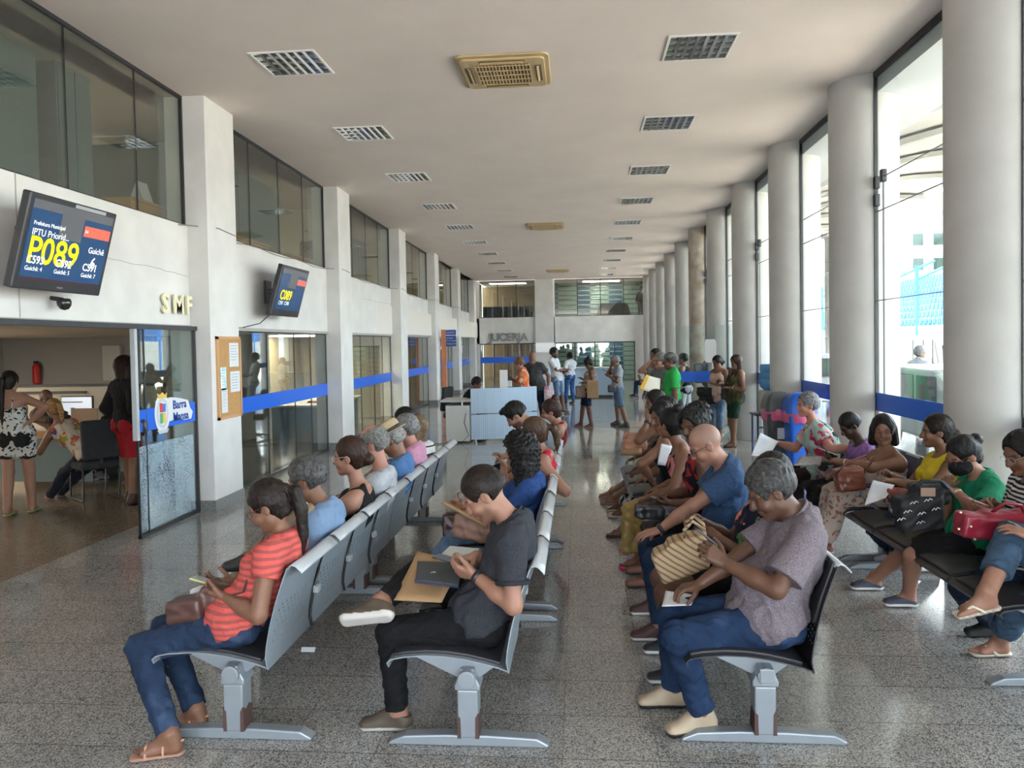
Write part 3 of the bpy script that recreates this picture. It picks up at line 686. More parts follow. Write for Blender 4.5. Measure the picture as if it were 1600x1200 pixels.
        if bust:
            for sd in (1, -1): F.ell(sp_(.66)+tf*(.082+.03*(gm-1))*s+tl*sd*.07*s, (.062*s*gm, .066*s*gm, .066*s*gm), TM, k=.03, inf=inf)
    def legs(F, inf, k=.03, upto=2.0, clipz=None, wide=0, only=None):
        for i in (0, 1):
            if only is not None and i != only: continue
            a, b, c = HJ[i], K_[i], A_[i]; r0, r1, r2, r3 = .090*s*(.45+.55*gm), .058*s*(.75+.25*gm), .055*s*(.8+.2*gm), .036*s
            if upto <= 1:
                e = a+(b-a)*upto; n_ = nrm(b-a); F.cap(a, e+n_*.1, r0, r0+(r1-r0)*upto+wide, k=k, inf=inf, clip=[(e, n_)])
            else:
                F.cap(a, b, r0, r1+wide, k=k, inf=inf)
                e = b+(c-b)*(upto-1); n_ = nrm(c-b); F.cap(b, e+n_*.08, r1+wide*.8, (r2*.35+r3*.65 if upto >= 1.9 else r2)+wide, k=k, inf=inf, clip=[(e, n_)])
            if upto > 1.6 and inf < .03: bk = nrm(np.cross(np.cross(nrm(c-b), nrm(b-a)), nrm(c-b))); F.ell(b+(c-b)*.30-bk*.018*s*0+(-bk if (b-a)@(c-b) < 0 else bk)*0, (.052*s, .052*s, .11*s), np.array([*frame(bk, nrm(b-c))]), k=k, inf=inf)
            if sit: F.ell(PV-F0*.035*s+L0_*(.08 if i == 0 else -.08)*s-UP*.012, (.105*s*gm, .092*s*gm, .078*s), np.array([F0, L0_, UP]), k=k, inf=inf)
            else: F.ell(PV-F0*.05*s+L0_*(.08 if i == 0 else -.08)*s-UP*.03, (.095*s*gm, .088*s, .10*s), np.array([F0, L0_, UP]), k=k, inf=inf)
    def arm(F, i, inf, k=.02):
        am = (.72+.28*gm)
        F.cap(SJ[i], E_[i], .053*s*am, .040*s*am, k=k+.012, inf=inf); F.cap(E_[i], E_[i]+(W_[i]-E_[i])*.45, .042*s*am, .040*s*am, k=k, inf=inf); F.cap(E_[i]+(W_[i]-E_[i])*.4, W_[i], .040*s*am, .0265*s, k=k, inf=inf)
    # ------------------------------------------------ body: one continuous skin
    B = Field(lo, hi, res)
    torso(B, 0)
    for i in (0, 1): arm(B, i, 0)
    legs(B, 0)
    B.cap(S-tu*.01*s, H-hu*.06*s-hf*.012, .060*s*(.85 if fem else 1.0)*(.8+.2*gm), .055*s*(.86 if fem else 1.02), k=.03)
    for sd in (1, -1): B.cap(S+tu*.035*s-tf*.01+tl*sd*.03, S+tl*sd*.12*s-tu*.005, .045*s, .045*s, k=.04)
    # head
    h = s*(1.05 if fem else 1.08)
    def hp(x, y, z): return H+(hf*x+hl*y+hu*z)*h
    B.ell(hp(-.010, 0, .030), (.096*h, .076*h, .092*h), HM, k=.02)
    B.ell(hp(.020, 0, -.035), (.072*h, .062*h, .082*h), HM, k=.025)
    B.cap(hp(.010, .035, -.070), hp(.062, .012, -.098), .030*h, .022*h, k=.02); B.cap(hp(.010, -.035, -.070), hp(.062, -.012, -.098), .030*h, .022*h, k=.02)
    B.ell(hp(.072, 0, -.100), (.020*h, .022*h, .018*h), HM, k=.015)
    if res < .0125:
        for sd in (1, -1):
            B.ell(hp(.062, sd*.038, -.040), (.027*h, .026*h, .024*h), HM, k=.02)
            B.cap(hp(.089, sd*.014, .014), hp(.070, sd*.050, .012), .010*h, .009*h, k=.014)
            B.ell(hp(.098, sd*.031, -.006), (.020*h, .017*h, .013*h), HM, k=.012, cut=True)
            B.ell(hp(.073, sd*.031, -.006), (.0135*h, .0150*h, .0125*h), HM, k=.004)
            B.ell(hp(-.006, sd*.077, -.014), (.019*h, .009*h, .032*h), HM, k=.006); B.ell(hp(.002, sd*.086, -.010), (.009*h, .006*h, .017*h), HM, k=.004, cut=True)
            B.ell(hp(.098, sd*.012, -.040), (.011*h, .0095*h, .0085*h), HM, k=.007)
        B.cap(hp(.090, 0, .004), hp(.110, 0, -.036), .0085*h, .0125*h*(1.15 if skin in ('dk', 'br', 'tn') else 1), k=.010)
        B.ell(hp(.088, 0, -.064), (.014*h, .024*h, .0075*h), HM, k=.005); B.ell(hp(.086, 0, -.077), (.013*h, .020*h, .0080*h), HM, k=.005)
        B.cap(hp(.103, .022, -.0705), hp(.103, -.022, -.0705), .0028*h, k=.003, cut=True)
    # feet
    bare = shoes is None or shoes[0] in ('flip', 'sandal', 'flat')
    for i in (0, 1):
        t, u = toes[i]; l = np.cross(u, t); a = A_[i]; q = s*(.94 if fem else 1.0)
        B.cap(a+u*.03*q, a-t*.025*q-u*.040*q, .036*q, .034*q, k=.02); B.cap(a+u*.0, a+t*.10*q-u*.048*q, .036*q, .026*q, k=.03)
        for o in (.022, -.018): B.cap(a-t*.02*q-u*.052*q, a+t*.125*q+l*o*q-u*.058*q, .026*q, .022*q, k=.02)
        big = -1 if i == 0 else 1
        if shoes and shoes[0] in ('sneaker', 'boot', 'dress', 'slip'): pass
        elif res < .013:
            for j in range(5):
                o = big*(.030-.0155*j); tl_ = .178-.009*j-.002*j*j
                B.cap(a+t*.125*q+l*o*q-u*.062*q, a+t*tl_*q+l*o*1.05*q-u*.066*q, .013*q-.001*j, (.0125-.0011*j)*q, k=.006)
        else: B.cap(a+t*.12*q+l*.02-u*.06*q, a+t*.16*q-l*.005-u*.064*q, .022*q, .018*q, k=.02)
    # hands
    hm = []
    for i, sd in ((0, -1), (1, 1)):
        o = hd[i] or {}; d = np.asarray(o.get('d', nrm(W_[i]-E_[i])), float); nb = np.asarray(o.get('n', UP+tl*(.4 if i == 0 else -.4)), float)
        Fh = B if res > .0068 else Field(W_[i]-.2, W_[i]+.2, .0038)
        if Fh is not B:
            am = .72+.28*gm; Fh.cap(E_[i]+(W_[i]-E_[i])*.8, W_[i], (.040+(.0265-.040)*.667)*s*am*.97, .0262*s, k=.0)
        o['grip'] = add_hand(Fh, W_[i], d, nb, sd, o.get('curl', .35), s*(.93 if fem else 1.0), o.get('spread', .12), o.get('thumb', .4)); hd[i] = o
        if Fh is not B: hm.append(Fh.mesh())
    if extra: extra(B, locals())
    lipc = sk*np.array([1.05, .62, .62]); 
    hairc = np.array(hair[1]) if hair else np.array((.03, .02, .02))
    def bcol(V):
        c = np.repeat(sk[None], len(V), 0); d = V-H; x, y, z = d@hf/h, d@hl/h, d@hu/h
        def blob(cx_, cy_, cz_, rx, ry, rz): return np.clip(1.6-1.6*(((x-cx_)/rx)**2+((y-cy_)/ry)**2+((z-cz_)/rz)**2), 0, 1)[:, None]
        mk = blob(.092, 0, -.070, .022, .026, .014); c = c*(1-mk)+lipc*mk
        for sd in (1, -1):
            mk = blob(.085, sd*.034, .017, .03, .024, .0065)*.85; c = c*(1-mk)+hairc*.6*mk
            if detail: mk = blob(.088, sd*.031, -.010, .018, .018, .0042)*.9; c = c*(1-mk)+sk*.12*mk
            mk = blob(.078, sd*.042, -.045, .03, .022, .02)*.25; c = c*(1-mk)+sk*np.array([1.15, .85, .8])*mk
        if beard:
            mk = np.clip((x+.01)*40, 0, 1)*np.clip((-.035-z-.25*np.clip(.07-x, 0, 1))*60, 0, 1)*np.clip((z+.16)*30, 0, 1)*beard; mk = mk[:, None]*(1-blob(.092, 0, -.070, .02, .026, .010)); c = c*(1-mk)+hairc*.8*mk
        if hair and hair[0] in ('bald', 'crop'):
            mk = np.clip((z-.0+(.06-x)*.6-.035)*30, 0, 1)*np.clip((z+.05)*30, 0, 1)*np.clip((.05-x)*20, 0, 1)*(.35 if hair[0] == 'bald' else .85); mk = mk[:, None]; c = c*(1-mk)+hairc*mk
        return c
    body = mesh_obj('body', [B.mesh()]+hm, SKINM, root, bcol); root['t'] = 0; del root['t']
    # eyes
    # ------------------------------------------------ hair
    if hair and hair[0] != 'bald':
        st, hc = hair[0], hair[1]; r_ = min(res, .009)*(1 if res < .012 else 1.1)
        Hf = Field(H-.24*h-A3(0, 0, (.2+(hair[2] if len(hair) > 2 else .25)) if st in ('long', 'pony', 'curly', 'wavy') else .02), H+.22*h, r_); dd = {'short': .014, 'crop': .007, 'ring': .009, 'bun': .010, 'pony': .010, 'long': .016, 'curly': .035, 'bob': .02, 'wavy': .02, 'topbun': .012, 'afro': .03, 'quiff': .014, 'cap': .006}.get(st, .012)
        Hf.ell(hp(-.012, 0, .030), (.096*h, .077*h, .093*h), HM, k=0, inf=dd)
        Hf.cap(hp(-.045, 0, -.01), hp(-.05, 0, -.055), .066*h, .05*h, k=.03, inf=dd*.5)
        nk = {'short': -.055, 'crop': -.04, 'ring': -.06, 'quiff': -.045, 'cap': -.045}.get(st, -.09)
        Hf.plane(hp(-.05, 0, nk), -hu*.95-hf*.3)
        if st in ('short', 'crop', 'ring', 'quiff', 'cap'): # sideburn line and ears
            for sd in (1, -1): Hf.ell(hp(.012, sd*.085, -.045), (.05*h, .035*h, .052*h), HM, k=.004, cut=True)
        else:
            for sd in (1, -1):
                if st in ('bun', 'pony', 'topbun'): Hf.ell(hp(.012, sd*.088, -.035), (.034*h, .03*h, .04*h), HM, k=.004, cut=True)
        Hf.ell(hp(.115, 0, -.045), (.082*h, .088*h, .125*h), HM, k=.008, cut=True)      # the face
        Hf.cap(hp(.06, 0, -.06), hp(.10, 0, -.13), .068*h, .08*h, k=.005, cut=True)
        if st == 'ring': Hf.ell(hp(.035, 0, .110), (.10*h, .060*h, .085*h), HM, k=.01, cut=True)
        if st in ('bun',): Hf.ell(hp(-.115, 0, -.035+hair[2] if len(hair) > 2 else -.035), (.042*h, .048*h, .042*h), HM, k=.012)
        if st == 'topbun': Hf.ell(hp(-.075, 0, .125), (.04*h, .045*h, .038*h), HM, k=.01)
        if st == 'pony':
            a0 = hp(-.112, 0, .035); L = hair[2] if len(hair) > 2 else .3; Hf.ell(a0, (.026, .026, .026), HM, k=.012)
            bk = nrm(A3(-F0[0], -F0[1], 0)); pz = [a0, a0+bk*.05-UP*.015, a0+bk*.078-UP*L*.35, a0+bk*.085-UP*L*.75, a0+bk*.08-UP*L*1.1]
            for j in range(4): Hf.cap(pz[j], pz[j+1], (.020, .030, .034, .026)[j], (.030, .034, .026, .007)[j], k=.008)
        if st in ('long', 'wavy', 'bob', 'curly'):
            L = hair[2] if len(hair) > 2 else {'long': .30, 'wavy': .28, 'bob': .12, 'curly': .2}[st]
            wv = {'long': .05, 'wavy': .055, 'bob': .05, 'curly': .095}[st]
            for y in (-.062, -.03, 0, .03, .062):
                a = hp(-.055+abs(y)*.5, y, -.0); e = a-UP*L-hf*.01-hu*.02+hl*y*.4
                Hf.cap(a, e, wv*h, wv*.72*h, k=.02)
            Hf.ell(hp(.115, 0, -.075), (.075*h, .072*h, .13*h), HM, k=.008, cut=True)
        if st == 'curly':
            for y in (-.075, .075): Hf.cap(hp(-.03, y, .01), hp(-.045, y*1.15, -.05)-UP*(hair[2] if len(hair) > 2 else .2)*.8, .055*h, .06*h, k=.03)
        if st == 'afro': Hf.ell(hp(-.060, 0, .070), (.10*h, .095*h, .09*h), HM, k=.02); Hf.ell(hp(.125, 0, -.045), (.085*h, .10*h, .125*h), HM, k=.008, cut=True)
        if st == 'quiff': Hf.ell(hp(.06, 0, .105), (.05*h, .055*h, .03*h), HM, k=.02)
        am, wl = {'curly': (.010, .028), 'afro': (.007, .026), 'wavy': (.006, .05), 'short': (.0028, .028), 'crop': (.001, .02), 'ring': (.0025, .02), 'quiff': (.003, .03)}.get(st, (.0018, .03))
        Hf.noise(am, wl, seed=len(label), st=(1, 1, .35) if st not in ('curly', 'afro') else (1, 1, 1))
        mesh_obj('hair', [Hf.mesh()], hairmat(tuple(hc)), root)
    # ------------------------------------------------ clothes
    cr = max(res, .007)
    if bottom:
        kind, cs = bottom[0], bottom[1]; Fb = Field(lo, hi, cr); wide = bottom[2] if len(bottom) > 2 else 0
        up_ = {'long': 1.94, 'crop': 1.62, 'capri': 1.5, 'shorts': .93, 'bermuda': 1.08, 'mini': .72, 'skirt': .95, 'gown': 1.7, 'thigh': .6}[kind]
        legs(Fb, .011, k=.02, upto=up_, wide=wide)
        Fb.ell(PV+UP*.035*s, (.120*s*gm, .167*s*(gm*.6+.4)*(1.04 if fem else 1), .12*s), np.array([F0, L0_, UP]), k=.04, inf=.010, clip=[(PV+tu*.12*s, tu)])
        if kind in ('skirt', 'gown', 'mini'):
            q = .93 if kind != 'mini' else .7
            for t_ in np.linspace(.15, q, 6):
                a = HJ[0]+(K_[0]-HJ[0])*t_; b_ = HJ[1]+(K_[1]-HJ[1])*t_; n_ = nrm((K_[0]-HJ[0])+(K_[1]-HJ[1])); Fb.cap(a, b_, .07*s*gm+wide, k=.03, clip=[((HJ[0]+(K_[0]-HJ[0])*q), n_)] if kind != 'gown' else None)
            if kind == 'gown':
                for t_ in np.linspace(0, .85, 7):
                    a = K_[0]+(A_[0]-K_[0])*t_; b_ = K_[1]+(A_[1]-K_[1])*t_; Fb.cap(a, b_, .065*s+wide, k=.04)
        Fb.noise(.0048 if kind in ('long', 'capri', 'crop', 'gown') else .004, .085, seed=3+len(label))
        nm_ = {'shorts': 'shorts', 'bermuda': 'shorts', 'mini': 'shorts', 'thigh': 'shorts', 'skirt': 'skirt', 'gown': 'skirt'}.get(kind, 'trousers')
        ob = mesh_obj(nm_, [Fb.mesh()], cloth(cs), root)
        if len(bottom) > 3 and bottom[3] == 'cuff':
            for i in (0, 1):
                Fc = Field(A_[i]-.25, A_[i]+.3, cr)
                e = K_[i]+(A_[i]-K_[i])*(up_-1); n_ = nrm(A_[i]-K_[i]); Fc.cap(e-n_*.055, e+n_*.05, .054*s+wide, .050*s+wide, k=0, clip=[(e, n_), (e-n_*.05, -n_)])
                mesh_obj('turn_up', [Fc.mesh()], cloth(bottom[4]), ob)
    if top:
        kind, cs = top[0], top[1]; o = dict(top[2]) if len(top) > 2 else {}; Ft = Field(lo, hi, cr); loose = o.get('loose', 0)
        torso(Ft, .013+loose*.5)
        sl_ = {'tee': .62, 'polo': .66, 'shirt': .72, 'cap': .38, 'half': .85, 'long': 1.9, 'tank': 0, 'strap': 0, 'sleeveless': 0, 'dress': 0}[kind]
        sl_ = o.get('sleeve', sl_)
        for sd in (1, -1):
            if sl_: Ft.cap(S+tu*.03*s+tl*sd*.03-tf*.01, S+tl*sd*.12*s-tu*.005, .047*s, .047*s, k=.04, inf=.014)
            else: Ft.cap(S+tu*.025*s+tl*sd*.04, S+tl*sd*.10*s-tu*.005, .045*s, .045*s, k=.02, inf=.009)
        bw_ = o.get('hem', -.02)
        if sit:
            Ft.ell(PV+UP*.03*s-F0*.015, (.142*s*gm, .178*s*(gm*.6+.4)*(1.05 if fem else 1), .13*s), np.array([F0, L0_, UP]), k=.03, inf=.027+loose, clip=[(PV+UP*(bw_-.02)*s, nrm(-UP-F0*.45))])
        else: Ft.cap(PV+UP*.06+L0_*.06, PV-UP*.05+L0_*.06, .115*s*gm, k=.04, inf=.012+loose); Ft.cap(PV+UP*.06-L0_*.06, PV-UP*.05-L0_*.06, .115*s*gm, k=.04, inf=.012+loose)
        if kind == 'dress' or o.get('skirt'):
            q = o.get('skirt', .75)
            for i in (0, 1): e = HJ[i]+(K_[i]-HJ[i])*min(q, 1); n_ = nrm(K_[i]-HJ[i]); Ft.cap(HJ[i], e+n_*.1, .1*s*gm, .085*s*gm, k=.03, inf=.014, clip=[(e, n_)])
            for t_ in np.linspace(.1, min(q, 1)-.05, 5):
                a = HJ[0]+(K_[0]-HJ[0])*t_; b_ = HJ[1]+(K_[1]-HJ[1])*t_; Ft.cap(a, b_, .085*s*gm, k=.03)
        elif not sit: Ft.plane(PV+UP*bw_*s-UP*.07, -UP)
        Ft.noise(.0055, .085, seed=len(label), st=(1, 1, .6))
        if not sl_:   # armholes
            for i, sd in ((0, 1), (1, -1)):
                Ft.cap(SJ[i]+tl*sd*.0+tu*.02, SJ[i]+tl*sd*.12, {'sleeveless': .068, 'tank': .088, 'strap': .105, 'dress': .085}[kind]*s, k=.008, cut=True)
                Ft.cap(SJ[i]+tl*sd*.02, E_[i], .072*s, .06*s, k=.004, cut=True)
        nkr = o.get('neck', {'tee': .062, 'polo': .056, 'shirt': .056, 'cap': .07, 'half': .07, 'long': .062, 'tank': .085, 'strap': .125, 'sleeveless': .075, 'dress': .095}[kind])
        Ft.ell(S+nd*.062*s+tf*(.012+.5*(nkr-.06))*s, (nkr*1.0*s, nkr*1.05*s, (.05+nkr*.55)*s), TM, k=.004, cut=True)
        if o.get('v'): Ft.cap(S+tf*.1*s+tu*.02, S+tf*.13*s-tu*o['v']*s, .035*s, .012*s, k=.003, cut=True)
        if o.get('back'): Ft.ell(S-tf*.08*s+tu*.02, (.08*s, .085*s, o['back']*s), TM, k=.005, cut=True)
        if o.get('tube') is not None: Ft.plane(PV+tu*TL*o['tube'], tu)
        S_ = []
        if sl_:
            for i in (0, 1):
                if sl_ <= 1:
                    e = SJ[i]+(E_[i]-SJ[i])*sl_; n_ = nrm(E_[i]-SJ[i]); wd = o.get('wide', .012); Ft.cap(SJ[i], e+n_*.06, .057*s*(.72+.28*gm), (.050+wd)*s*(.72+.28*gm), k=.03, inf=.011, clip=[(e, n_)])
                else:
                    Ft.cap(SJ[i], E_[i], .057*s, .047*s, k=.03, inf=.012); e = E_[i]+(W_[i]-E_[i])*(sl_-1); n_ = nrm(W_[i]-E_[i]); Ft.cap(E_[i], e+n_*.05, .047*s, .034*s, k=.02, inf=.012, clip=[(e, n_)])
        if sit:
            if kind != 'dress' and not o.get('skirt'): Ft.ell(PV-UP*.16*s+F0*.30*s+UP*bw_*s, (.25*s, .35*s, .135*s), np.array([F0, L0_, UP]), k=.02, cut=True); Ft.plane(PV+UP*(bw_-.055)*s, -UP)
        tob = mesh_obj({'strap': 'camisole', 'tank': 'tank_top', 'sleeveless': 'blouse', 'dress': 'dress', 'polo': 'polo_shirt'}.get(kind, 'shirt'), [Ft.mesh()], cloth(cs), root)
        if kind in ('polo', 'shirt'):
            cc = o.get('collar', cs); Fc = Field(S-.16, S+.18, cr)
            ctr = S+nd*.060*s; ca = nrm(nd+tu*.8+F0*.25); cf = nrm(F0-ca*(F0@ca)); cl_ = np.cross(ca, cf)
            for t_ in np.linspace(0, 2*np.pi, 25)[:-1]:
                pnt = lambda a: ctr+(cf*math.cos(a)*.080+cl_*math.sin(a)*.078+ca*(-.022*math.cos(a)))*s*(.8+.2*g)
                if abs(t_) < .2 or abs(t_-2*np.pi) < .2: continue
                Fc.cap(pnt(t_), pnt(t_+.25), .009, k=.004); Fc.cap(pnt(t_)-ca*.022*s+nrm(pnt(t_)-ctr)*.012, pnt(t_+.25)-ca*.022*s+nrm(pnt(t_+.25)-ctr)*.012, .008, k=.006)
            mesh_obj('collar', [Fc.mesh()], cloth(cc), tob)
            if kind == 'polo' or o.get('cuffs'):
                for i in (0, 1):
                    Fc = Field(E_[i]-.25, E_[i]+.3, cr)
                    e = SJ[i]+(E_[i]-SJ[i])*sl_; n_ = nrm(E_[i]-SJ[i]); r1 = (.050+o.get('wide', .012))*s*(.72+.28*gm)+.014
                    Fc.cap(e-n_*.03, e+n_*.03, r1, r1, k=0, clip=[(e+n_*.004, n_), (e-n_*.020, -n_)])
                    mesh_obj('cuff', [Fc.mesh()], cloth(cc), tob)
        if kind == 'strap' or (kind == 'tank' and o.get('bands')):
            Fc = Field(S-.25, S+.25, cr); bc = o.get('bands', cs)
            for sd in (1, -1):
                q = [PV+tu*TL*.72+tf*.135*s*(.5+.5*gm)+tl*sd*.075*s, S+tf*.085*s+tl*sd*.085*s-tu*.035*s, S+tl*sd*.088*s+tu*.028*s, S-tf*.075*s+tl*sd*.075*s-tu*.02*s, PV+tu*TL*.70-tf*.125*s*(.5+.5*gm)+tl*sd*.06*s]
                for a, b_ in zip(q[:-1], q[1:]): Fc.cap(a, b_, .009 if kind == 'strap' else .02, k=.006)
            mesh_obj('shoulder_strap', [Fc.mesh()], cloth(bc), tob)
    # ------------------------------------------------ shoes
    if shoes:
        kind, c1, c2 = shoes[0], np.array(shoes[1]), np.array(shoes[2] if len(shoes) > 2 else (.7, .7, .68))
        for i in (0, 1):
            if len(shoes) > 3 and shoes[3] is not None and i != shoes[3]: continue
            t, u = toes[i]; l = np.cross(u, t); a = A_[i]; q = s*(.94 if fem else 1.0); fr = np.array([t, l, u]); big = -1 if i == 0 else 1
            Fs = Field(np.minimum(a-t*.1, a+t*.22)-.1, np.maximum(a-t*.1, a+t*.22)+.1, min(cr, .0085))
            bot = a-u*.086*q
            if kind in ('sneaker', 'boot', 'dress', 'slip'):
                hi_ = {'sneaker': .004, 'boot': .03, 'dress': -.015, 'slip': -.03}[kind]
                Fs.cap(a-t*.028*q-u*.035*q, a-t*.03*q-u*.05*q, .044*q, .042*q, k=.02); Fs.cap(a+u*hi_*q*.3, a+t*.105*q-u*.046*q, .046*q, .034*q, k=.03)
                for o_ in (.016, -.014): Fs.cap(a-t*.03*q-u*.055*q, a+t*.158*q+l*o_*q-u*.060*q, .036*q, .030*q, k=.02)
                if kind == 'boot': Fs.cap(a-u*.02, a+u*.045, .046*q, .044*q, k=.02)
                if kind == 'dress': Fs.cap(a+t*.12*q-u*.062*q, a+t*.185*q-u*.07*q, .028*q, .014*q, k=.03)
                Fs.plane(a+u*hi_*q, nrm(u-t*.35)) if kind != 'boot' else Fs.plane(a+u*.05, u)
                if kind == 'slip': Fs.ell(a+t*.02*q-u*.01*q, (.075*q, .034*q, .05*q), fr, k=.004, cut=True)
                Fs.plane(bot, -u)
                if kind == 'sneaker' or kind == 'slip':
                    pass
            elif kind in ('flip', 'sandal', 'flat'):
                for o_ in (.020, -.016): Fs.cap(a-t*.03*q-u*.083*q, a+t*.165*q+l*o_*q-u*.083*q, .036*q, .030*q, k=.02)
                Fs.plane(a-u*.074*q, u); Fs.plane(bot-u*.004, -u)
                if kind == 'flip':
                    tp = a+t*.145*q+l*big*.018*q-u*.058*q
                    for o_ in (1, -1):
                        pk = [tp, a+t*.10*q+l*(big*.012+o_*.026)*q-u*.026*q, a+t*.045*q+l*o_*.042*q-u*.07*q]
                        for x0, x1 in zip(pk[:-1], pk[1:]): Fs.cap(x0, x1, .006, .0075, k=.004)
                    Fs.cap(tp, tp-u*.02, .005, k=.003)
                elif kind == 'sandal':
                    for (x0, x1) in ((.115, .115), (.03, .06)):
                        pk = [a+t*x0*q+l*.042*q-u*.065*q, a+t*x0*q+l*.02*q-u*(.030 if x0 > .1 else .012)*q, a+t*x1*q-l*.02*q-u*(.030 if x0 > .1 else .012)*q, a+t*x1*q-l*.042*q-u*.065*q]
                        for y0, y1 in zip(pk[:-1], pk[1:]): Fs.cap(y0, y1, .008, k=.004)
                    pk = [a-t*.02+l*.03*q-u*.02*q, a-t*.062*q-u*.02*q, a-t*.02-l*.03*q-u*.02*q, a+t*.038-l*.018*q-u*.0*q, a+t*.038+l*.018*q, a-t*.02+l*.03*q-u*.02*q]
                    for y0, y1 in zip(pk[:-1], pk[1:]): Fs.cap(y0, y1, .006, k=.004)
                else:
                    Fs.cap(a-t*.045*q-u*.06*q, a-t*.05*q-u*.06*q, .034*q, .03*q, k=.02); Fs.cap(a+t*.12*q-u*.065*q, a+t*.16*q-u*.066*q, .036*q, .028*q, k=.02)
                    Fs.ell(a+t*.025*q-u*.03*q, (.085*q, .032*q, .045*q), fr, k=.004, cut=True)
                    Fs.plane(bot-u*.004, -u)
            def scol(V, c1=c1, c2=c2, bot=bot, u=u, kind=kind):
                hh = (V-bot)@u; th_ = {'sneaker': .026, 'slip': .022, 'boot': .026, 'dress': .012, 'flip': .009, 'sandal': .010, 'flat': .010}[kind]
                mk = (hh < th_)[:, None]; return np.where(mk, c2[None], c1[None])
            mesh_obj('shoe' if kind not in ('flip', 'sandal') else 'sandal', [Fs.mesh()], SHOEM, root, scol)
    # ------------------------------------------------ glasses
    if glasses is not None:
        mb = MB(); rr_ = .021*h
        for sd in (1, -1):
            ring = [hp(.101, sd*.033+.023*math.cos(t_), -.006+.017*math.sin(t_)) for t_ in np.linspace(0, 2*np.pi, 15)]
            mb.tube(ring, .0017 if res < .01 else .003, 6); mb.tube([hp(.099, sd*.056, 0), hp(.05, sd*.074, .002), hp(-.01, sd*.083, .004), hp(-.02, sd*.084, -.012)], .0018 if res < .01 else .003, 6)
        mb.tube([hp(.101, .011, 0), hp(.105, 0, .003), hp(.101, -.011, 0)], .0016, 6)
        go = mb.build('glasses', mat('glasses frame %.1f' % glasses[0], glasses, .3, .3), root, smooth=True)
    PEOPLE.append(root)
    return dict(root=root, body=body, W=W_, E=E_, K=K_, A=A_, S=S, SJ=SJ, hf=hf, hl=hl, hu=hu, tf=tf, tl=tl, tu=tu, hd=hd, F0=F0, L0=L0_, hp=hp, PV=PV, TL=TL, HJ=HJ, toes=toes)
# ---------------------------------------------------------------- benches
PERF = mat('back shell grey steel', (.25, .29, .325), .33, .25); PERFB = mat('back shell black steel', (.02, .02, .022), .4, .1)
def back_shell(w_, th=.006):
    """pressed steel back panel with a staggered field of punched holes"""
    zs = [p[1] for p in BAK]; xs_ = [p[0] for p in BAK]
    zz = [z for z in zs if z < .50 or z > .70]; z = .502
    rows = []
    while z < .690: rows.append((z, z+.0125)); z += .0255
    for r_ in rows: zz += list(r_)
    zz = sorted(zz); ys = [-w_]; y = -w_+.045; cols = []
    while y < w_-.055: cols.append((y, y+.0125)); y += .0215
    for c_ in cols: ys += list(c_)
    ys = sorted(ys+[w_]); X = lambda y, z: float(np.interp(z, zs, xs_))+.027*(1-(y/w_)**2)*min(1, max(0, (z-.385)/.05))
    top = [(X(y, z), y, z) for z in zz for y in ys]; ny = len(ys); o = len(top); bot = [(x-th, y, z) for x, y, z in top]; fs = []
    hz = {round(r_[0], 5): i for i, r_ in enumerate(rows)}; hy = {round(c_[0], 5): i for i, c_ in enumerate(cols)}
    for i in range(len(zz)-1):
        for j in range(ny-1):
            ri, ci = hz.get(round(zz[i], 5)), hy.get(round(ys[j], 5)); q = (i*ny+j, i*ny+j+1, (i+1)*ny+j+1, (i+1)*ny+j)
            if ri is not None and ci is not None and (ri+ci) % 2 == 0:
                for a, b_ in ((q[1], q[0]), (q[2], q[1]), (q[3], q[2]), (q[0], q[3])): fs.append((a, b_, b_+o, a+o))
                continue
            fs.append(q); fs.append(tuple(k+o for k in q)[::-1])
    n_ = len(zz)
    for j in range(ny-1): fs.append((j+1, j, j+o, j+1+o)); k = (n_-1)*ny; fs.append((k+j, k+j+1, k+j+1+o, k+j+o))
    for i in range(n_-1): fs.append((i*ny, (i+1)*ny, (i+1)*ny+o, i*ny+o)); fs.append(((i+1)*ny+ny-1, i*ny+ny-1, i*ny+ny-1+o, (i+1)*ny+ny-1+o))
    m = MB(); m.add(top+bot, fs); return m
PAN = [(-.375, .405), (-.385, .425), (-.365, .445), (-.30, .458), (-.20, .466), (-.10, .463), (0, .450), (.09, .430), (.16, .412), (.205, .395)]
BAK = [(.208, .385), (.198, .44), (.205, .50), (.225, .60), (.255, .71), (.290, .81), (.318, .885)]
def seat_curve(pts, n, h0, h1, bow=.0):
    g = []
    for x, z in pts:
        row = []
        for j in range(n+1):
            t = j/n; y = h0+(h1-h0)*t; row.append((x-bow*math.sin(math.pi*t)*0, y, z))
        g.append(row)
    return g
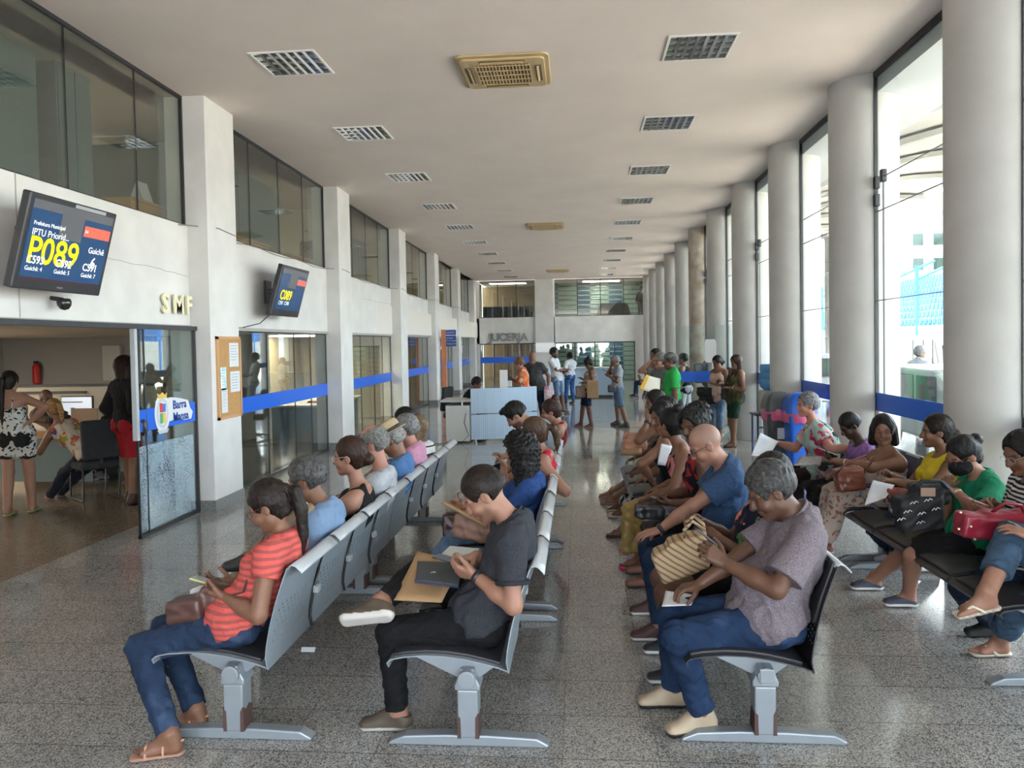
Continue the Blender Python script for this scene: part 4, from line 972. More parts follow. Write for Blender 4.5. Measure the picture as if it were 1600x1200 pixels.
def bench(label, xc, y0, n, posts, pitch=.612, pads=True, back=None, black=False, arms=(), rust=True, group=None):
    e = empty('bench', (xc, y0, 0), local=True); tag(e, label, 'bench', group); L = n*pitch
    bm, cm = (PERFB, GLIGHT) if black else (PERF, GLIGHT)
    for k in range(n):
        c = (k+.5)*pitch; w_ = pitch/2-.012
        m = MB(); g = [[(x, y, z-.014*(2*t-1)**2*0) for t, y in [(j/6, -w_+2*w_*j/6) for j in range(7)]] for x, z in PAN]; m.sheet(g, .006)
        o = m.build('seat', GREYM if not black else mat('black steel', (.03, .03, .033), .35, .2), e, smooth=True, loc=(0, c, 0)); o.modifiers.new('es', 'EDGE_SPLIT').split_angle = .6
        o = back_shell(w_).build('backrest', bm, e, smooth=True, loc=(0, c, 0)); o.modifiers.new('es', 'EDGE_SPLIT').split_angle = .6
        m = MB(); ww = w_*.95; x0, z0 = BAK[-1]
        m.sheet([[(x0+dx, y, z0+dz) for y in (-ww, -ww*.5, 0, ww*.5, ww)] for dx, dz in ((-.006, -.01), (0, .004), (.012, .012), (.035, .006), (.062, -.020), (.066, -.030))], .006)
        m.build('top_rail', cm, e, smooth=True, loc=(0, c, 0))
        if pads:
            m = MB(); m.sheet([[(x+.004, y, z+.022-.012*(abs(y)/w_)**4) for y in [(-w_+.03)+(2*w_-.06)*j/6 for j in range(7)]] for x, z in PAN[2:9]], .02); m.build('seat_pad', PADM, e, smooth=True, loc=(0, c, 0), bevel=.005)
            if back is None or k in back:
                m = MB(); m.sheet([[(x-.018+.026*(1-(y/w_)**2), y, z+.01) for y in [(-w_+.05)+(2*w_-.10)*j/6 for j in range(7)]] for x, z in BAK[3:]], .018); m.build('back_pad', PADM, e, smooth=True, loc=(0, c, 0), bevel=.005)
    for k in range(1, n):
        c = k*pitch; m = MB(); m.tube([(x+.006, c, z-.002) for x, z in BAK], .009, 6); m.tube([(x, c, z-.012) for x, z in PAN[1:]], .009, 6); m.build('rib', BLACKP, e, smooth=True, loc=(0, 0, 0))
        m = MB(); m.box(.235, .262, c-.028, c+.028, .575, .612); m.build('clip', GLIGHT, e, bevel=.004, loc=(0, 0, 0))
    m = MB(); m.box(-.035, .035, .05, L-.05, .315, .385); m.build('beam', GREYM, e, bevel=.006, loc=(0, 0, 0))
    for pi_, yp in enumerate(posts):
        m = MB(); m.prism([(-.05, .05), (.05, .05), (.05, .285), (-.05, .285)], yp-.055, yp+.055, 'y', 0)
        m.prism([(-.062, .285), (.062, .285), (.062, .31), (.045, .345), (-.045, .345), (-.062, .31)], yp-.06, yp+.06, 'y', 0)
        m.build('post', GREYM, e, bevel=.008, loc=(0, 0, 0))
        if rust:
            for sx in (-1, 1):
                m = MB(); m.prism([(yp-.056, .05), (yp+.048, .05), (yp+.048, .13+.02*sx), (yp+.015, .165), (yp-.02, .15), (yp-.056, .175)], min(sx*.0505, sx*.0525), max(sx*.0505, sx*.0525), 'x')
                m.prism([(sx*.052, .05), (sx*.034, .05), (sx*.036, .15), (sx*.052, .17+.01*sx)], yp-.0565, yp-.055, 'y'); m.build('chipped_paint', RUST, e, loc=(0, 0, 0))
        m = MB(); m.prism([(-.40, .0), (.38, .0), (.39, .014), (.33, .045), (.10, .055), (-.12, .055), (-.32, .045), (-.39, .016)], yp-.035, yp+.035, 'y'); m.build('foot', GREYM, e, bevel=.008, loc=(0, 0, 0))
        m = MB(); m.prism([(-.30, .445), (-.2, .452), (0, .44), (.16, .405), (.055, .33), (-.055, .33)], yp-.012, yp+.012, 'y'); m.build('bracket', GREYM, e, bevel=.003, loc=(0, 0, 0))
        side = -1 if yp < L/2 else 1
        m = MB(); ya, yb = sorted((yp+side*.012, yp+side*.085)); m.tube([(0, ya, .345), (0, yb, .345)], .043, 24); m.build('end_cap', GREYM, e, smooth=False, bevel=.003, loc=(0, 0, 0))
    for ya in arms:
        m = MB(); m.tube([(-.02, ya, .40), (-.16, ya, .52), (-.24, ya, .60), (-.26, ya, .645), (-.20, ya, .665), (0, ya, .665), (.20, ya, .66)], .013, 8); m.build('armrest', GREYM, e, smooth=True, loc=(0, 0, 0))
        m = MB(); m.tube([(-.25, ya, .668), (-.1, ya, .675), (.05, ya, .675), (.16, ya, .672)], .019, 8); m.build('arm_grip', BLACKP, e, smooth=True, loc=(0, 0, 0))
    return e
GB = 'perforated steel benches in rows'
bench('grey perforated bench at left with the coral striped woman on its near end', -1.73, 3.56, 4, (.12, 2.33))
bench('grey perforated bench at left carrying the straw hat man and the blonde woman', -1.73, 6.02, 4, (.12, 2.33))
bench('grey bench with the dark polo shirt man on its near end', -.555, 3.57, 3, (.10, 1.78), back=(0,))
bench('grey bench carrying the curly haired woman in blue', -.555, 5.47, 3, (.10, 1.78))
bench('grey bench carrying the woman with a bun in a red tank top', -.555, 7.37, 3, (.10, 1.78))
bench('black perforated bench with the mauve shirt man on its near end', .87, 3.63, 3, (.14, 1.74), black=True)
bench('black perforated bench carrying the woman in the pink camisole', .87, 5.53, 3, (.10, 1.78), black=True)
bench('black perforated bench of the middle right row farthest from the camera', .87, 7.43, 3, (.10, 1.78), black=True)
bench('black bench under the woman in yellow and the woman with the face mask', 2.65, 4.33, 4, (.12, 2.33), black=True, arms=(1.86,), rust=False)
bench('black bench at right under the boy in purple and the woman in beige', 2.65, 6.80, 3, (.10, 1.78), black=True, arms=(.0, 1.22), rust=False)
# ---------------------------------------------------------------- people
BK = (.012, .010, .010); DB = (.03, .018, .012); GR = (.30, .29, .28); LG = (.30, .29, .28); JN = ('denim', (.023, .045, .095)); JD = ('denim', (.014, .026, .055)); JL = ('denim', (.16, .25, .38)); KH = (.30, .22, .14)
def px(t, Y, off, s=1.0):
    if t is None: return None
    if isinstance(t, np.ndarray): return t
    if t[0] == 'w': return A3(*t[1:])
    if t[0] == 'g':
        r = Rn @ np.array([(t[1]-800)/FOC, -(t[2]-570)/FOC, -1.0]); k = -CAM_H/r[2]; return A3(r[0]*k, r[1]*k, .088*s)
    return P(t[0], t[1], Y+(t[2] if len(t) > 2 else off))
PPL = {}
def fig(key, label, Y, H, xc=None, PV=None, face=180, S=None, wr=(None, None), el=(None, None), an=(None, None), kn=(None, None), s=1.0, **kw):
    if xc is not None: PV = (xc+.035, Y, .558)
    F0 = A3(math.cos(math.radians(face)), math.sin(math.radians(face)), 0); ly = np.cross(UP, F0)[1]
    f = lambda t, o: (px(t[0], Y, o*ly, s), px(t[1], Y, -o*ly, s))
    kw.setdefault('sit', xc is not None)
    r = person(label, px(H, Y, 0), PV, face, S=px(S, Y, 0) if S is not None else None, wr=f(wr, .17), el=f(el, .24), an=f(an, .11), kn=f(kn, .12), s=s, **kw)
    PPL[key] = r; return r
b1, b2, b3, b4 = -1.73, -.555, .87, 2.65
palm_up = lambda d=None: dict({'n': (0.2, 0, -1), 'curl': .55}, **({'d': d} if d else {}))
# --- left bench row
fig('coral', 'person, woman in coral striped tee with ponytail and glasses looking at her phone', 3.78, (421, 788), PV=(-1.755, 3.76, .558), sit=True, S=(446, 848), fem=True, skin='tn', look=(0, 26, 0), hair=('pony', (.020, .013, .010), .32),
    top=('cap', ('stripes', (.78, .13, .11), (.42, .10, .09), .034, .55), {'neck': .066}), bottom=('long', JN), shoes=('sandal', (.42, .22, .15), (.32, .19, .14)),
    wr=((352, 934, -.13), (362, 912, .10)), el=((394, 972), (405, 960)), an=(('g', 267, 1180), ('g', 308, 1139)), kn=((189, 1026), (247, 983)), toe=((-1, -.28, 0), (-1, -.1, 0)),
    hd=({'d': (-1, .35, .12), 'n': (.1, -.6, -.75), 'curl': .55}, {'d': (-1, -.15, .1), 'n': (.1, .3, -.9), 'curl': .5}), res=.0062, glasses=(.12, .05, .04), s=.99, lg=1.16)
fig('greyman', 'person, grey haired man in light blue tee, khaki leg crossed, black shoe', 4.47, (479, 748), b1, S=(510, 800), skin='tn', look=(0, 14, 0), hair=('short', (.085, .082, .08)), top=('tee', (.24, .36, .55)), bottom=('long', KH), shoes=('dress', (.02, .02, .02), (.01, .01, .01)),
    an=((398, 868, -.1), None), kn=((392, 826, -.12), None), toe=((-1, -.1, .1), None), wr=((430, 880), None), res=.008)
fig('bunwoman', 'person, woman in sleeveless black top with auburn hair in a low bun and glasses', 5.08, (547, 712), b1, S=(563, 770), fem=True, skin='lt', look=(0, 6, 0), hair=('bun', (.040, .018, .011)), top=('sleeveless', (.012, .012, .014)), bottom=('long', (.03, .03, .035)), shoes=('flat', (.02, .02, .02)), glasses=(.5, .45, .4), res=.0085)
fig('balding', 'person, balding white haired man in white tee with thin glasses on the left bench', 5.69, (583, 692), b1, S=(600, 744), skin='pk', look=(0, 8, 0), hair=('ring', (.19, .185, .175)), top=('tee', (.55, .57, .61)), bottom=('long', (.10, .10, .11)), shoes=('sneaker', (.1, .1, .1)), glasses=(.05, .05, .05), res=.009)
fig('hatman', 'person, man in straw hat and denim blue shirt on the left bench', 6.30, (612, 686), b1, S=(629, 724), skin='tn', look=(0, 30, 0), hair=('ring', (.30, .29, .28)), top=('shirt', (.10, .22, .46)), bottom=('long', (.08, .08, .09)), shoes=('dress', (.03, .02, .02)), glasses=(.05, .05, .05), res=.010)
fig('pinkman', 'person, grey haired man in a pink shirt behind the man in the straw hat', 6.92, (634, 670), b1, S=(650, 705), skin='pk', look=(0, 5, 0), hair=('short', (.20, .195, .19)), top=('shirt', (.74, .36, .52)), bottom=('long', (.1, .1, .12)), shoes=('dress', (.03, .02, .02)), res=.010)
fig('blonde', 'person, woman with long straight blonde hair and white striped top', 7.52, (649, 669), b1, S=(664, 702), fem=True, skin='lt', look=(-15, 0, 0), hair=('long', (.20, .125, .07), .24), top=('tee', ('stripes', (.78, .76, .74), (.04, .04, .06), .075, .8)), bottom=('long', JD), shoes=('flat', (.1, .1, .1)), res=.010)
fig('darkhair', 'person, dark haired figure mostly hidden behind the blonde woman on the left bench', 8.15, (632, 656), b1, skin='br', look=(0, 10, 0), hair=('short', BK), top=('tee', (.2, .2, .22)), bottom=('long', JD), shoes=('sneaker', (.1, .1, .1)), res=.012)
# --- middle bench row
fig('polo', 'person, young man in dark grey polo with crossed leg, typing on his phone', 3.83, (757, 770), b2, S=(808, 822), skin='lt', s=1.03, look=(0, 36, 0), hair=('crop', (.018, .013, .010)), beard=.28,
    top=('polo', ('heather', (.042, .045, .055)), {'collar': (.035, .037, .047), 'wide': .018}), bottom=('long', (.010, .010, .012)), shoes=('sneaker', (.07, .052, .036), (.46, .44, .41)),
    wr=((742, 899, -.12), (744, 868, .06)), el=((800, 956, -.25), (790, 930, .25)), an=(('g', 622, 1139), (594, 944, -.14)), kn=((592, 968, -.1), (650, 868, .42)), toe=((-1, -.05, 0), ((-1, -.05, -.10), (.05, .75, .62))),
    hd=({'d': (-1, .25, .25), 'n': (-.1, -.75, -.6), 'curl': .6, 'thumb': .1}, {'d': (-.75, -.45, -.1), 'n': (-.3, .2, .9), 'curl': .8, 'thumb': .6}), res=.0062)
fig('curly', 'person, woman with long curly black hair and satin blue shirt holding bags on her lap', 5.75, (812, 704), b2, S=(832, 752), fem=True, skin='md', look=(0, 5, 0), hair=('curly', (.012, .009, .008), .20), top=('half', (.03, .08, .26)), bottom=('long', JL), shoes=('sneaker', (.2, .2, .2)),
    wr=((735, 805, -.15), (787, 727, .2)), el=(None, (800, 775, .25)), kn=((672, 840), (690, 835)), an=((655, 905, -.1), None), hd=({'curl': .5}, {'d': (-.3, 0, 1), 'n': (1, .3, 0), 'curl': .8}), res=.0085)
fig('redtop', 'person, woman in red top with clipped brown ponytail leaning her arm on the backrest', 6.38, (834, 676), b2, S=(852, 715), fem=True, skin='lt', look=(0, 10, 0), hair=('pony', (.085, .048, .028), .20), top=('sleeveless', (.62, .015, .05)), bottom=('long', JD), shoes=('flat', (.1, .1, .1)),
    wr=((842, 752, -.12), None), el=((900, 735, -.30), None), res=.009, g=1.12)
fig('leaning', 'person, bearded dark haired man in grey tee bending forward over his knees', 7.70, (806, 648), b2, PV=(-.52, 7.70, .565), S=(846, 668), skin='lt', look=(0, 42, 0), hair=('quiff', (.014, .011, .010)), beard=.6, top=('tee', ('heather', (.23, .25, .26)), {'loose': .01}), bottom=('long', JD), shoes=('sneaker', (.2, .2, .2)),
    wr=((790, 735), (790, 730)), res=.009, slouch=.08)
fig('redtank', 'person, woman in dark red tank top with her brown hair in a top bun', 8.62, (861, 642), b2, S=(876, 668), fem=True, skin='lt', look=(0, 14, 0), hair=('topbun', (.045, .02, .017)), top=('tank', (.26, .015, .025), {'bands': (.02, .015, .018)}), bottom=('long', JD), shoes=('flat', (.1, .1, .1)), res=.010, g=1.1)
# --- middle right bench row
fig('mauve', 'person, greying man in mauve shirt and blue jeans with beige ankle boots, holding a phone', 3.88, (1204, 764), b3, S=(1252, 814), skin='br', s=1.04, g=1.2, look=(0, 30, 0), hair=('short', (.062, .060, .059)),
    top=('shirt', ('heather', (.225, .19, .215)), {'wide': .03, 'sleeve': .78, 'hem': -.03}), bottom=('long', ('denim', (.018, .043, .105)), .004), shoes=('boot', (.38, .30, .21), (.02, .018, .018)),
    wr=((1132, 880, -.14), (1092, 914, .12)), el=((1204, 930, -.28), (1150, 930, .3)), an=(('g', 1098, 1143), ('g', 1054, 1104)), kn=((1045, 975), (1030, 935)), toe=((-1, -.30, 0), (-1, -.05, 0)),
    hd=({'d': (-.75, .25, .55), 'n': (.35, -.85, .2), 'curl': .65, 'thumb': .2}, {'d': (-1, -.2, -.18), 'n': (-.1, 0, 1), 'curl': .6}), res=.0062, beard=.12)
fig('basket', 'person, woman in navy and coral floral blouse with a straw bag on her lap', 4.62, (1206, 744), b3, S=(1205, 792), fem=True, skin='br', look=(20, 12, 0), hair=('bob', BK, .1), top=('tee', ('floral', (.015, .017, .04), (.70, .22, .15), (.12, .25, .1))), bottom=('thigh', (.012, .012, .014)), shoes=('sneaker', (.015, .015, .018)),
    wr=((1125, 842, -.10), (1098, 815, .12)), kn=((1018, 908), (1024, 893)), an=(('g', 1060, 1068), ('g', 1050, 1022)), hd=({'curl': .6}, {'curl': .6}), res=.0075)
fig('bald', 'person, bald man in blue tee and dark glasses resting his hand on his jeans knee', 5.22, (1103, 694), b3, S=(1138, 732), skin='lt', s=1.03, g=1.1, look=(0, 30, 0), hair=('bald', (.12, .11, .10)), top=('tee', ('heather', (.045, .095, .20)), {'wide': .03}), bottom=('long', JN), shoes=('sneaker', (.065, .028, .025), (.72, .70, .66)),
    wr=((1030, 828, -.12), None), el=((1088, 782, -.24), None), kn=((995, 838), (1008, 828)), an=(('g', 1032, 1000), ('g', 1027, 960)), hd=({'d': (-1, 0, -.3), 'n': (-.3, -.2, 1), 'curl': .25, 'spread': .25}, {}), glasses=(.01, .01, .01), res=.0072)
fig('puff', 'person, woman with curly black hair puff in red and black floral top, glancing sideways', 5.85, (1085, 664), b3, S=(1096, 712), fem=True, skin='br', look=(38, 12, 6), hair=('afro', (.012, .010, .010)), top=('sleeveless', ('floral', (.015, .012, .014), (.45, .02, .03), (.5, .05, .06))), bottom=('shorts', (.014, .013, .014)), shoes=('slip', (.20, .09, .06), (.12, .06, .045)),
    wr=((1052, 786, -.1), (1040, 775, .1)), kn=((998, 798), (1004, 784)), an=(('g', 1012, 918), ('g', 1010, 897)), hd=({'n': (0, -.5, -.8), 'curl': .6}, {'curl': .5}), res=.0085)
fig('pinkstrap', 'person, woman in pink camisole with black hair in a bun, seen turning away', 6.45, (1048, 662), b3, S=(1064, 704), fem=True, skin='tn', look=(-50, 0, 0), hair=('topbun', BK), top=('strap', ('floral', (.62, .20, .22), (.75, .45, .30), (.5, .05, .12)), {'bands': (.02, .01, .012)}), bottom=('shorts', ('denim', (.3, .3, .36))), shoes=('flip', (.62, .03, .16), (.62, .03, .16)),
    wr=((1012, 778, -.12), (1024, 765)), el=((1051, 762), None), kn=((985, 778), (992, 770)), an=(('g', 1000, 888), ('g', 998, 862)), hd=({'curl': .5}, {'curl': .5}), res=.0085)
fig('blacktank', 'person, woman in black tank top with dark hair holding a white sheet', 7.06, (1034, 650), b3, S=(1034, 686), fem=True, skin='tn', look=(30, 14, 0), hair=('wavy', BK, .10), top=('tank', (.012, .012, .014)), bottom=('shorts', (.015, .015, .017)), shoes=('sandal', (.03, .02, .02), (.03, .02, .02)),
    wr=((1018, 750, -.10), None), el=((1004, 728), None), an=(('g', 975, 840), ('g', 985, 832)), res=.0095)
fig('palm', 'person, dark haired woman in black and white palm print skirt behind the woman in black', 7.68, (1040, 640), b3, fem=True, skin='br', look=(0, 8, 0), hair=('short', BK), top=('tee', (.10, .10, .11)), bottom=('gown', ('palm', (.012, .012, .014), (.55, .57, .55), (.62, .6, .58))), shoes=('flat', (.45, .36, .28), (.4, .33, .26)), kn=((968, 738), None), an=(('g', 975, 808), ('g', 972, 798)), res=.011)
fig('clip', 'person, woman with a shiny hair clip and raised wrist with a dark watch', 8.30, (1024, 628), b3, S=(1028, 658), fem=True, skin='tn', look=(10, 10, 0), hair=('bun', BK), top=('sleeveless', (.35, .22, .2)), bottom=('shorts', (.30, .2, .12)), shoes=('flat', (.25, .15, .1), (.2, .12, .1)),
    wr=((1013, 657, -.15), None), el=((1008, 690), None), kn=((958, 712), None), an=(('g', 962, 788), ('g', 958, 778)), hd=({'d': (0, 0, 1), 'curl': .6}, {}), res=.011)
# --- right bench row
fig('floral', 'person, older grey haired woman in pink and mint floral dress with papers in her lap', 8.35, (1262, 632), b4, S=(1272, 668), fem=True, skin='pk', g=1.35, look=(5, 2, 0), hair=('short', (.20, .20, .205)), top=('tee', ('floral', (.42, .58, .52), (.62, .06, .14), (.04, .05, .05), (.75, .35, .4)), {'loose': .02, 'skirt': .6}), bottom=('long', (.03, .018, .018)), shoes=('flat', (.05, .03, .03)),
    wr=((1340, 700, -.45), (1215, 692)), el=((1300, 695, -.35), None), kn=((1205, 700), None), res=.0095)
fig('boy', 'person, young man with short afro hair in lilac tee bent over his phone', 7.70, (1328, 664), b4, S=(1348, 700), skin='dk', s=.93, look=(5, 34, 0), hair=('crop', (.010, .009, .009)), top=('tee', (.33, .17, .47)), bottom=('long', (.02, .02, .025)), shoes=('sneaker', (.1, .1, .12)),
    wr=((1300, 720, -.05), (1302, 716, .1)), hd=({'n': (0, -.3, -1), 'curl': .6}, {'curl': .6}), res=.009)
fig('beige', 'person, woman with black bob and glasses in patterned beige dress looking at the camera', 7.02, (1380, 672), b4, S=(1386, 712), fem=True, skin='tn', g=1.15, look=(66, 4, 0), twist=18, hair=('bob', BK, .09), top=('strap', (.62, .52, .45), {'bands': (.5, .4, .34), 'tube': .8}), bottom=('gown', ('leo', (.62, .52, .45), (.45, .16, .12), (.2, .25, .3)), .01), shoes=('flat', (.2, .1, .06)),
    wr=((1318, 722, -.05), (1306, 742, -.1)), el=((1360, 735, -.3), None), kn=((1290, 775), None), an=((1290, 848, -.1), (1288, 842, .0)), hd=({'n': (-.2, -.4, 1), 'curl': .3}, {'curl': .4}), glasses=(.15, .12, .1), res=.0085)
fig('yellow', 'person, woman in bright yellow sleeveless top with curly dark ponytail', 6.22, (1464, 673), b4, S=(1476, 716), fem=True, skin='tn', look=(-12, 4, 0), hair=('bun', (.016, .010, .009)), top=('sleeveless', (.80, .62, .04)), bottom=('long', JN), shoes=('slip', (.75, .76, .8), (.7, .66, .6)),
    wr=((1398, 752, -.1), (1390, 742, .1)), el=((1462, 762, -.25), None), kn=((1387, 803), (1352, 785)), an=(('g', 1458, 893), ('g', 1400, 880)), hd=({'d': (-1, .1, .1), 'n': (0, 0, 1), 'curl': .5}, {'curl': .6}), res=.008, g=1.08)
fig('green', 'person, woman in green blouse, black face mask and skirt clutching a black bag', 5.50, (1506, 710), b4, S=(1534, 752), fem=True, skin='lt', look=(4, 30, 0), hair=('bun', BK, .08), top=('tee', (.012, .25, .13), {'sleeve': .7, 'wide': .02}), bottom=('skirt', (.014, .014, .016)), shoes=('slip', (.045, .05, .075), (.7, .68, .64)),
    wr=((1494, 768, -.12), (1480, 762, .1)), el=((1542, 790, -.28), None), kn=((1427, 842), (1402, 832)), an=(('g', 1420, 948), ('g', 1366, 922)), hd=({'d': (-1, .1, .1), 'n': (-.1, -.3, 1), 'curl': .7}, {'curl': .7}), glasses=(.08, .07, .07), res=.0072)
fig('striped', 'person, woman in black and white striped top with glasses and a dark red bag', 4.88, (1597, 706), b4, S=(1622, 752), fem=True, skin='tn', look=(12, 22, 0), hair=('bun', BK), top=('half', ('stripes', (.72, .71, .70), (.02, .02, .03), .026, .5), {'sleeve': .6}), bottom=('long', JD), shoes=('sneaker', (.02, .02, .022), (.05, .05, .05)),
    wr=((1556, 804, -.08), (1552, 790, .1)), kn=((1518, 862), (1484, 848)), an=(('g', 1552, 995), ('g', 1540, 960)), hd=({'d': (-1, .2, .25), 'n': (0, -.6, -.7), 'curl': .4}, {'curl': .5}), glasses=(.5, .45, .4), res=.0075)
fig('flipflop', 'person, in rolled light jeans and cream flip flops, legs crossed at the right edge', 4.34, (1672, 722), b4, fem=True, skin='lt', look=(0, 20, 0), hair=('long', BK, .2), top=('tee', (.5, .5, .5)), bottom=('crop', ('denim', (.07, .13, .21)), .01, 'cuff', ('denim', (.13, .2, .28))), shoes=('flip', (.62, .58, .48), (.30, .25, .19)),
    wr=((1612, 838, -.12), (1640, 850)), kn=((1567, 880, -.02), (1556, 855, .02)), an=(('g', 1563, 1024), (1540, 930, -.12)), toe=((-1, -.08, 0), ((-1, -.05, -.22), (-.15, -.1, 1))), res=.0072)
# ---------------------------------------------------------------- standing people and the far end
def stand(key, label, Y, H, feet, face, s=1.0, px_=None, an=None, **kw):
    """feet: pixel under the figure on the floor (sets x); stands at distance Y"""
    h = px((H[0], H[1]), Y, 0); fx = P(feet, 600, Y)[0]; F0 = A3(math.cos(math.radians(face)), math.sin(math.radians(face)), 0); L_ = np.cross(UP, F0)
    s = kw.pop('sc', None) or (h[2]/1.555)
    pv = A3((fx+h[0])/2, Y, .925*s)
    st = kw.pop('stride', .05)
    a = (A3(fx, Y, .088*s)+L_*.11*s+F0*st, A3(fx, Y, .088*s)-L_*.11*s-F0*st) if an is None else (px(an[0], Y, 0, s), px(an[1], Y, 0, s))
    wr = kw.pop('wr', (None, None)); el = kw.pop('el', (None, None))
    f = lambda t, o: tuple(px(t[i], Y, (o if i == 0 else -o)*L_[1]) for i in (0, 1))
    kw.setdefault('res', .0125)
    r = person(label, h, pv, face, an=a, wr=f(wr, .18), el=f(el, .22), s=s, sit=False, **kw); PPL[key] = r; return r
SN = ('sneaker', (.12, .12, .13), (.3, .3, .3))
stand('orange', 'person, woman in orange and white blouse handing papers over the reception desk', 16.0, (811, 568), 826, 180, fem=True, skin='lt', hair=('short', (.20, .10, .06)), look=(0, 22, 0), top=('half', ('floral', (.72, .17, .06), (.75, .62, .5), (.7, .3, .15))), bottom=('long', (.60, .62, .66)), shoes=SN, wr=((800, 598, -.1), (800, 592, .1)), g=1.1)
stand('darkgrey', 'person, bald heavy man in charcoal tee standing in the queue by the desk', 17.3, (832, 558), 842, -100, skin='tn', g=1.22, hair=('bald', (.05, .04, .04)), look=(0, 0, 0), top=('tee', (.06, .06, .065)), bottom=('long', JD), shoes=SN, wr=((857, 605, .0), (818, 608, 0)))
stand('whitetee', 'person, bearded man in white tee and light denim shorts talking in the queue', 21.0, (866, 551), 874, -20, skin='br', hair=('short', BK), beard=.8, look=(0, 0, 0), top=('tee', (.72, .72, .74)), bottom=('bermuda', JL), shoes=SN, wr=((884, 580, 0), (884, 578, 0)))
stand('whiteshirt', 'person, man in white shirt and blue jeans seen from behind near the back counter', 24.3, (890, 557), 890, 130, skin='br', hair=('short', BK), look=(20, 0, 0), top=('shirt', (.68, .69, .72)), bottom=('long', ('denim', (.05, .13, .32))), shoes=SN, wr=((881, 583, 0), (884, 583, 0)), res=.014)
stand('paperbag', 'person, woman in tan top with denim shorts and a kraft bag, looking at her phone', 17.6, (919, 568), 914, 180, an=(('g', 924, 668), ('g', 908, 666)), fem=True, skin='br', hair=('topbun', BK), look=(0, 28, 0), top=('strap', (.45, .30, .2)), bottom=('shorts', JD), shoes=('flip', (.25, .1, .08), (.2, .1, .08)), wr=((912, 598, -.1), (910, 592, .1)))
stand('greybag', 'person, grey haired man in light grey tee and denim shorts with a waist pouch', 17.8, (961, 564), 968, 180, an=(('g', 979, 668), ('g', 966, 664)), skin='tn', hair=('ring', (.25, .24, .23)), look=(0, 20, 0), top=('tee', ('heather', (.36, .38, .40))), bottom=('bermuda', JL), shoes=('boot', (.05, .045, .045), (.03, .03, .03)), wr=((952, 588, -.1), (955, 572, .1)), beard=.3)
stand('greenpolo', 'person, man in bright green polo and grey cap holding a folder of papers', 12.6, (1047, 564), 1052, 180, skin='br', hair=('cap', (.05, .05, .05)), look=(0, 5, 0), top=('polo', (.035, .42, .09), {'loose': .01, 'hem': -.06}), bottom=('long', (.05, .05, .06)), shoes=SN, wr=((1054, 643, -.22), (1022, 612, .12)), res=.011, glasses=(.1, .1, .1))
stand('greytee', 'person, grey haired man with glasses and grey tee behind the man in green', 13.5, (1031, 563), 1034, -150, skin='lt', hair=('short', (.2, .19, .18)), top=('tee', (.20, .21, .20)), bottom=('long', JD), shoes=SN, wr=((1013, 600, 0), (1018, 565, 0)), glasses=(.1, .1, .1), res=.012)
stand('partial', 'person, dark haired figure with raised hand partly hidden behind the man in glasses', 14.6, (1024, 556), 1026, -150, skin='tn', fem=True, hair=('bun', BK), top=('sleeveless', (.3, .2, .18)), bottom=('long', JD), shoes=SN, res=.0135)
stand('tankblack', 'person, woman in black tank top and white shorts standing by the glass partition', 17.2, (1067, 561), 1072, 150, fem=True, skin='tn', g=1.1, hair=('short', BK), look=(20, 0, 0), top=('tank', (.015, .015, .018), {'hem': -.09}), bottom=('shorts', (.6, .62, .65)), shoes=('flip', (.05, .08, .15), (.05, .08, .15)))
stand('backpacker', 'person, grey haired man in grey tank top wearing a backpack by the columns', 18.6, (1111, 552), 1108, 20, skin='tn', hair=('short', (.16, .16, .16)), look=(10, 0, 0), top=('tank', (.25, .27, .29)), bottom=('bermuda', (.2, .22, .25)), shoes=SN)
stand('pinktop', 'person, woman in pale pink floral top and light jeans with folded arms', 14.7, (1121, 566), 1119, -140, fem=True, skin='tn', hair=('bun', BK), look=(-10, 18, 0), top=('strap', ('floral', (.70, .45, .38), (.6, .55, .5), (.2, .15, .15)), {'hem': -.06}), bottom=('capri', JL), shoes=('flat', (.2, .15, .1)), wr=((1117, 600, -.1), (1122, 596, -.14)))
stand('olive', 'person, woman in olive top and dark green shorts resting her chin on her hand', 14.2, (1150, 566), 1145, 190, fem=True, skin='tn', g=1.12, hair=('long', (.04, .016, .012), .22), look=(10, 6, 0), top=('sleeveless', ('blotch', (.085, .08, .035), (.12, .10, .04), (.25, .12, .05)), {'hem': -.10}), bottom=('shorts', (.02, .055, .035)), shoes=('flip', (.03, .03, .06), (.02, .03, .06)), wr=((1140, 606, -.1), (1141, 585, .05)), el=(None, (1142, 615, 0)))
# office people
stand('fandress', 'person, woman in short black and white fan print dress, standing with hand on hip', 8.62, (15, 597), 30, 104, fem=True, skin='lt', s=1.02, an=(('g', 12, 806), ('g', 50, 800)), hair=('pony', (.02, .012, .012), .50), look=(-4, 6, 0), top=('strap', ('leo', (.70, .66, .62), (.02, .018, .018), (.03, .02, .02)), {'skirt': .5, 'tube': .72, 'hem': -.1}), bottom=('thigh', (.02, .02, .02)), shoes=('flip', (.3, .4, .12), (.25, .3, .15)), wr=(None, (48, 658, 0)), el=(None, (82, 622, 0)), res=.009)
stand('redshorts', 'person, in black top and red shorts with white stripe standing behind the glass door', 9.35, (196, 574), 200, 60, skin='tn', hair=('long', (.03, .015, .012), .25), top=('long', (.018, .016, .018), {'loose': .01}), bottom=('shorts', ('stripes', (.42, .02, .03), (.42, .02, .03), .2, .5), .02), shoes=('boot', (.06, .03, .02), (.04, .02, .02)), res=.010)
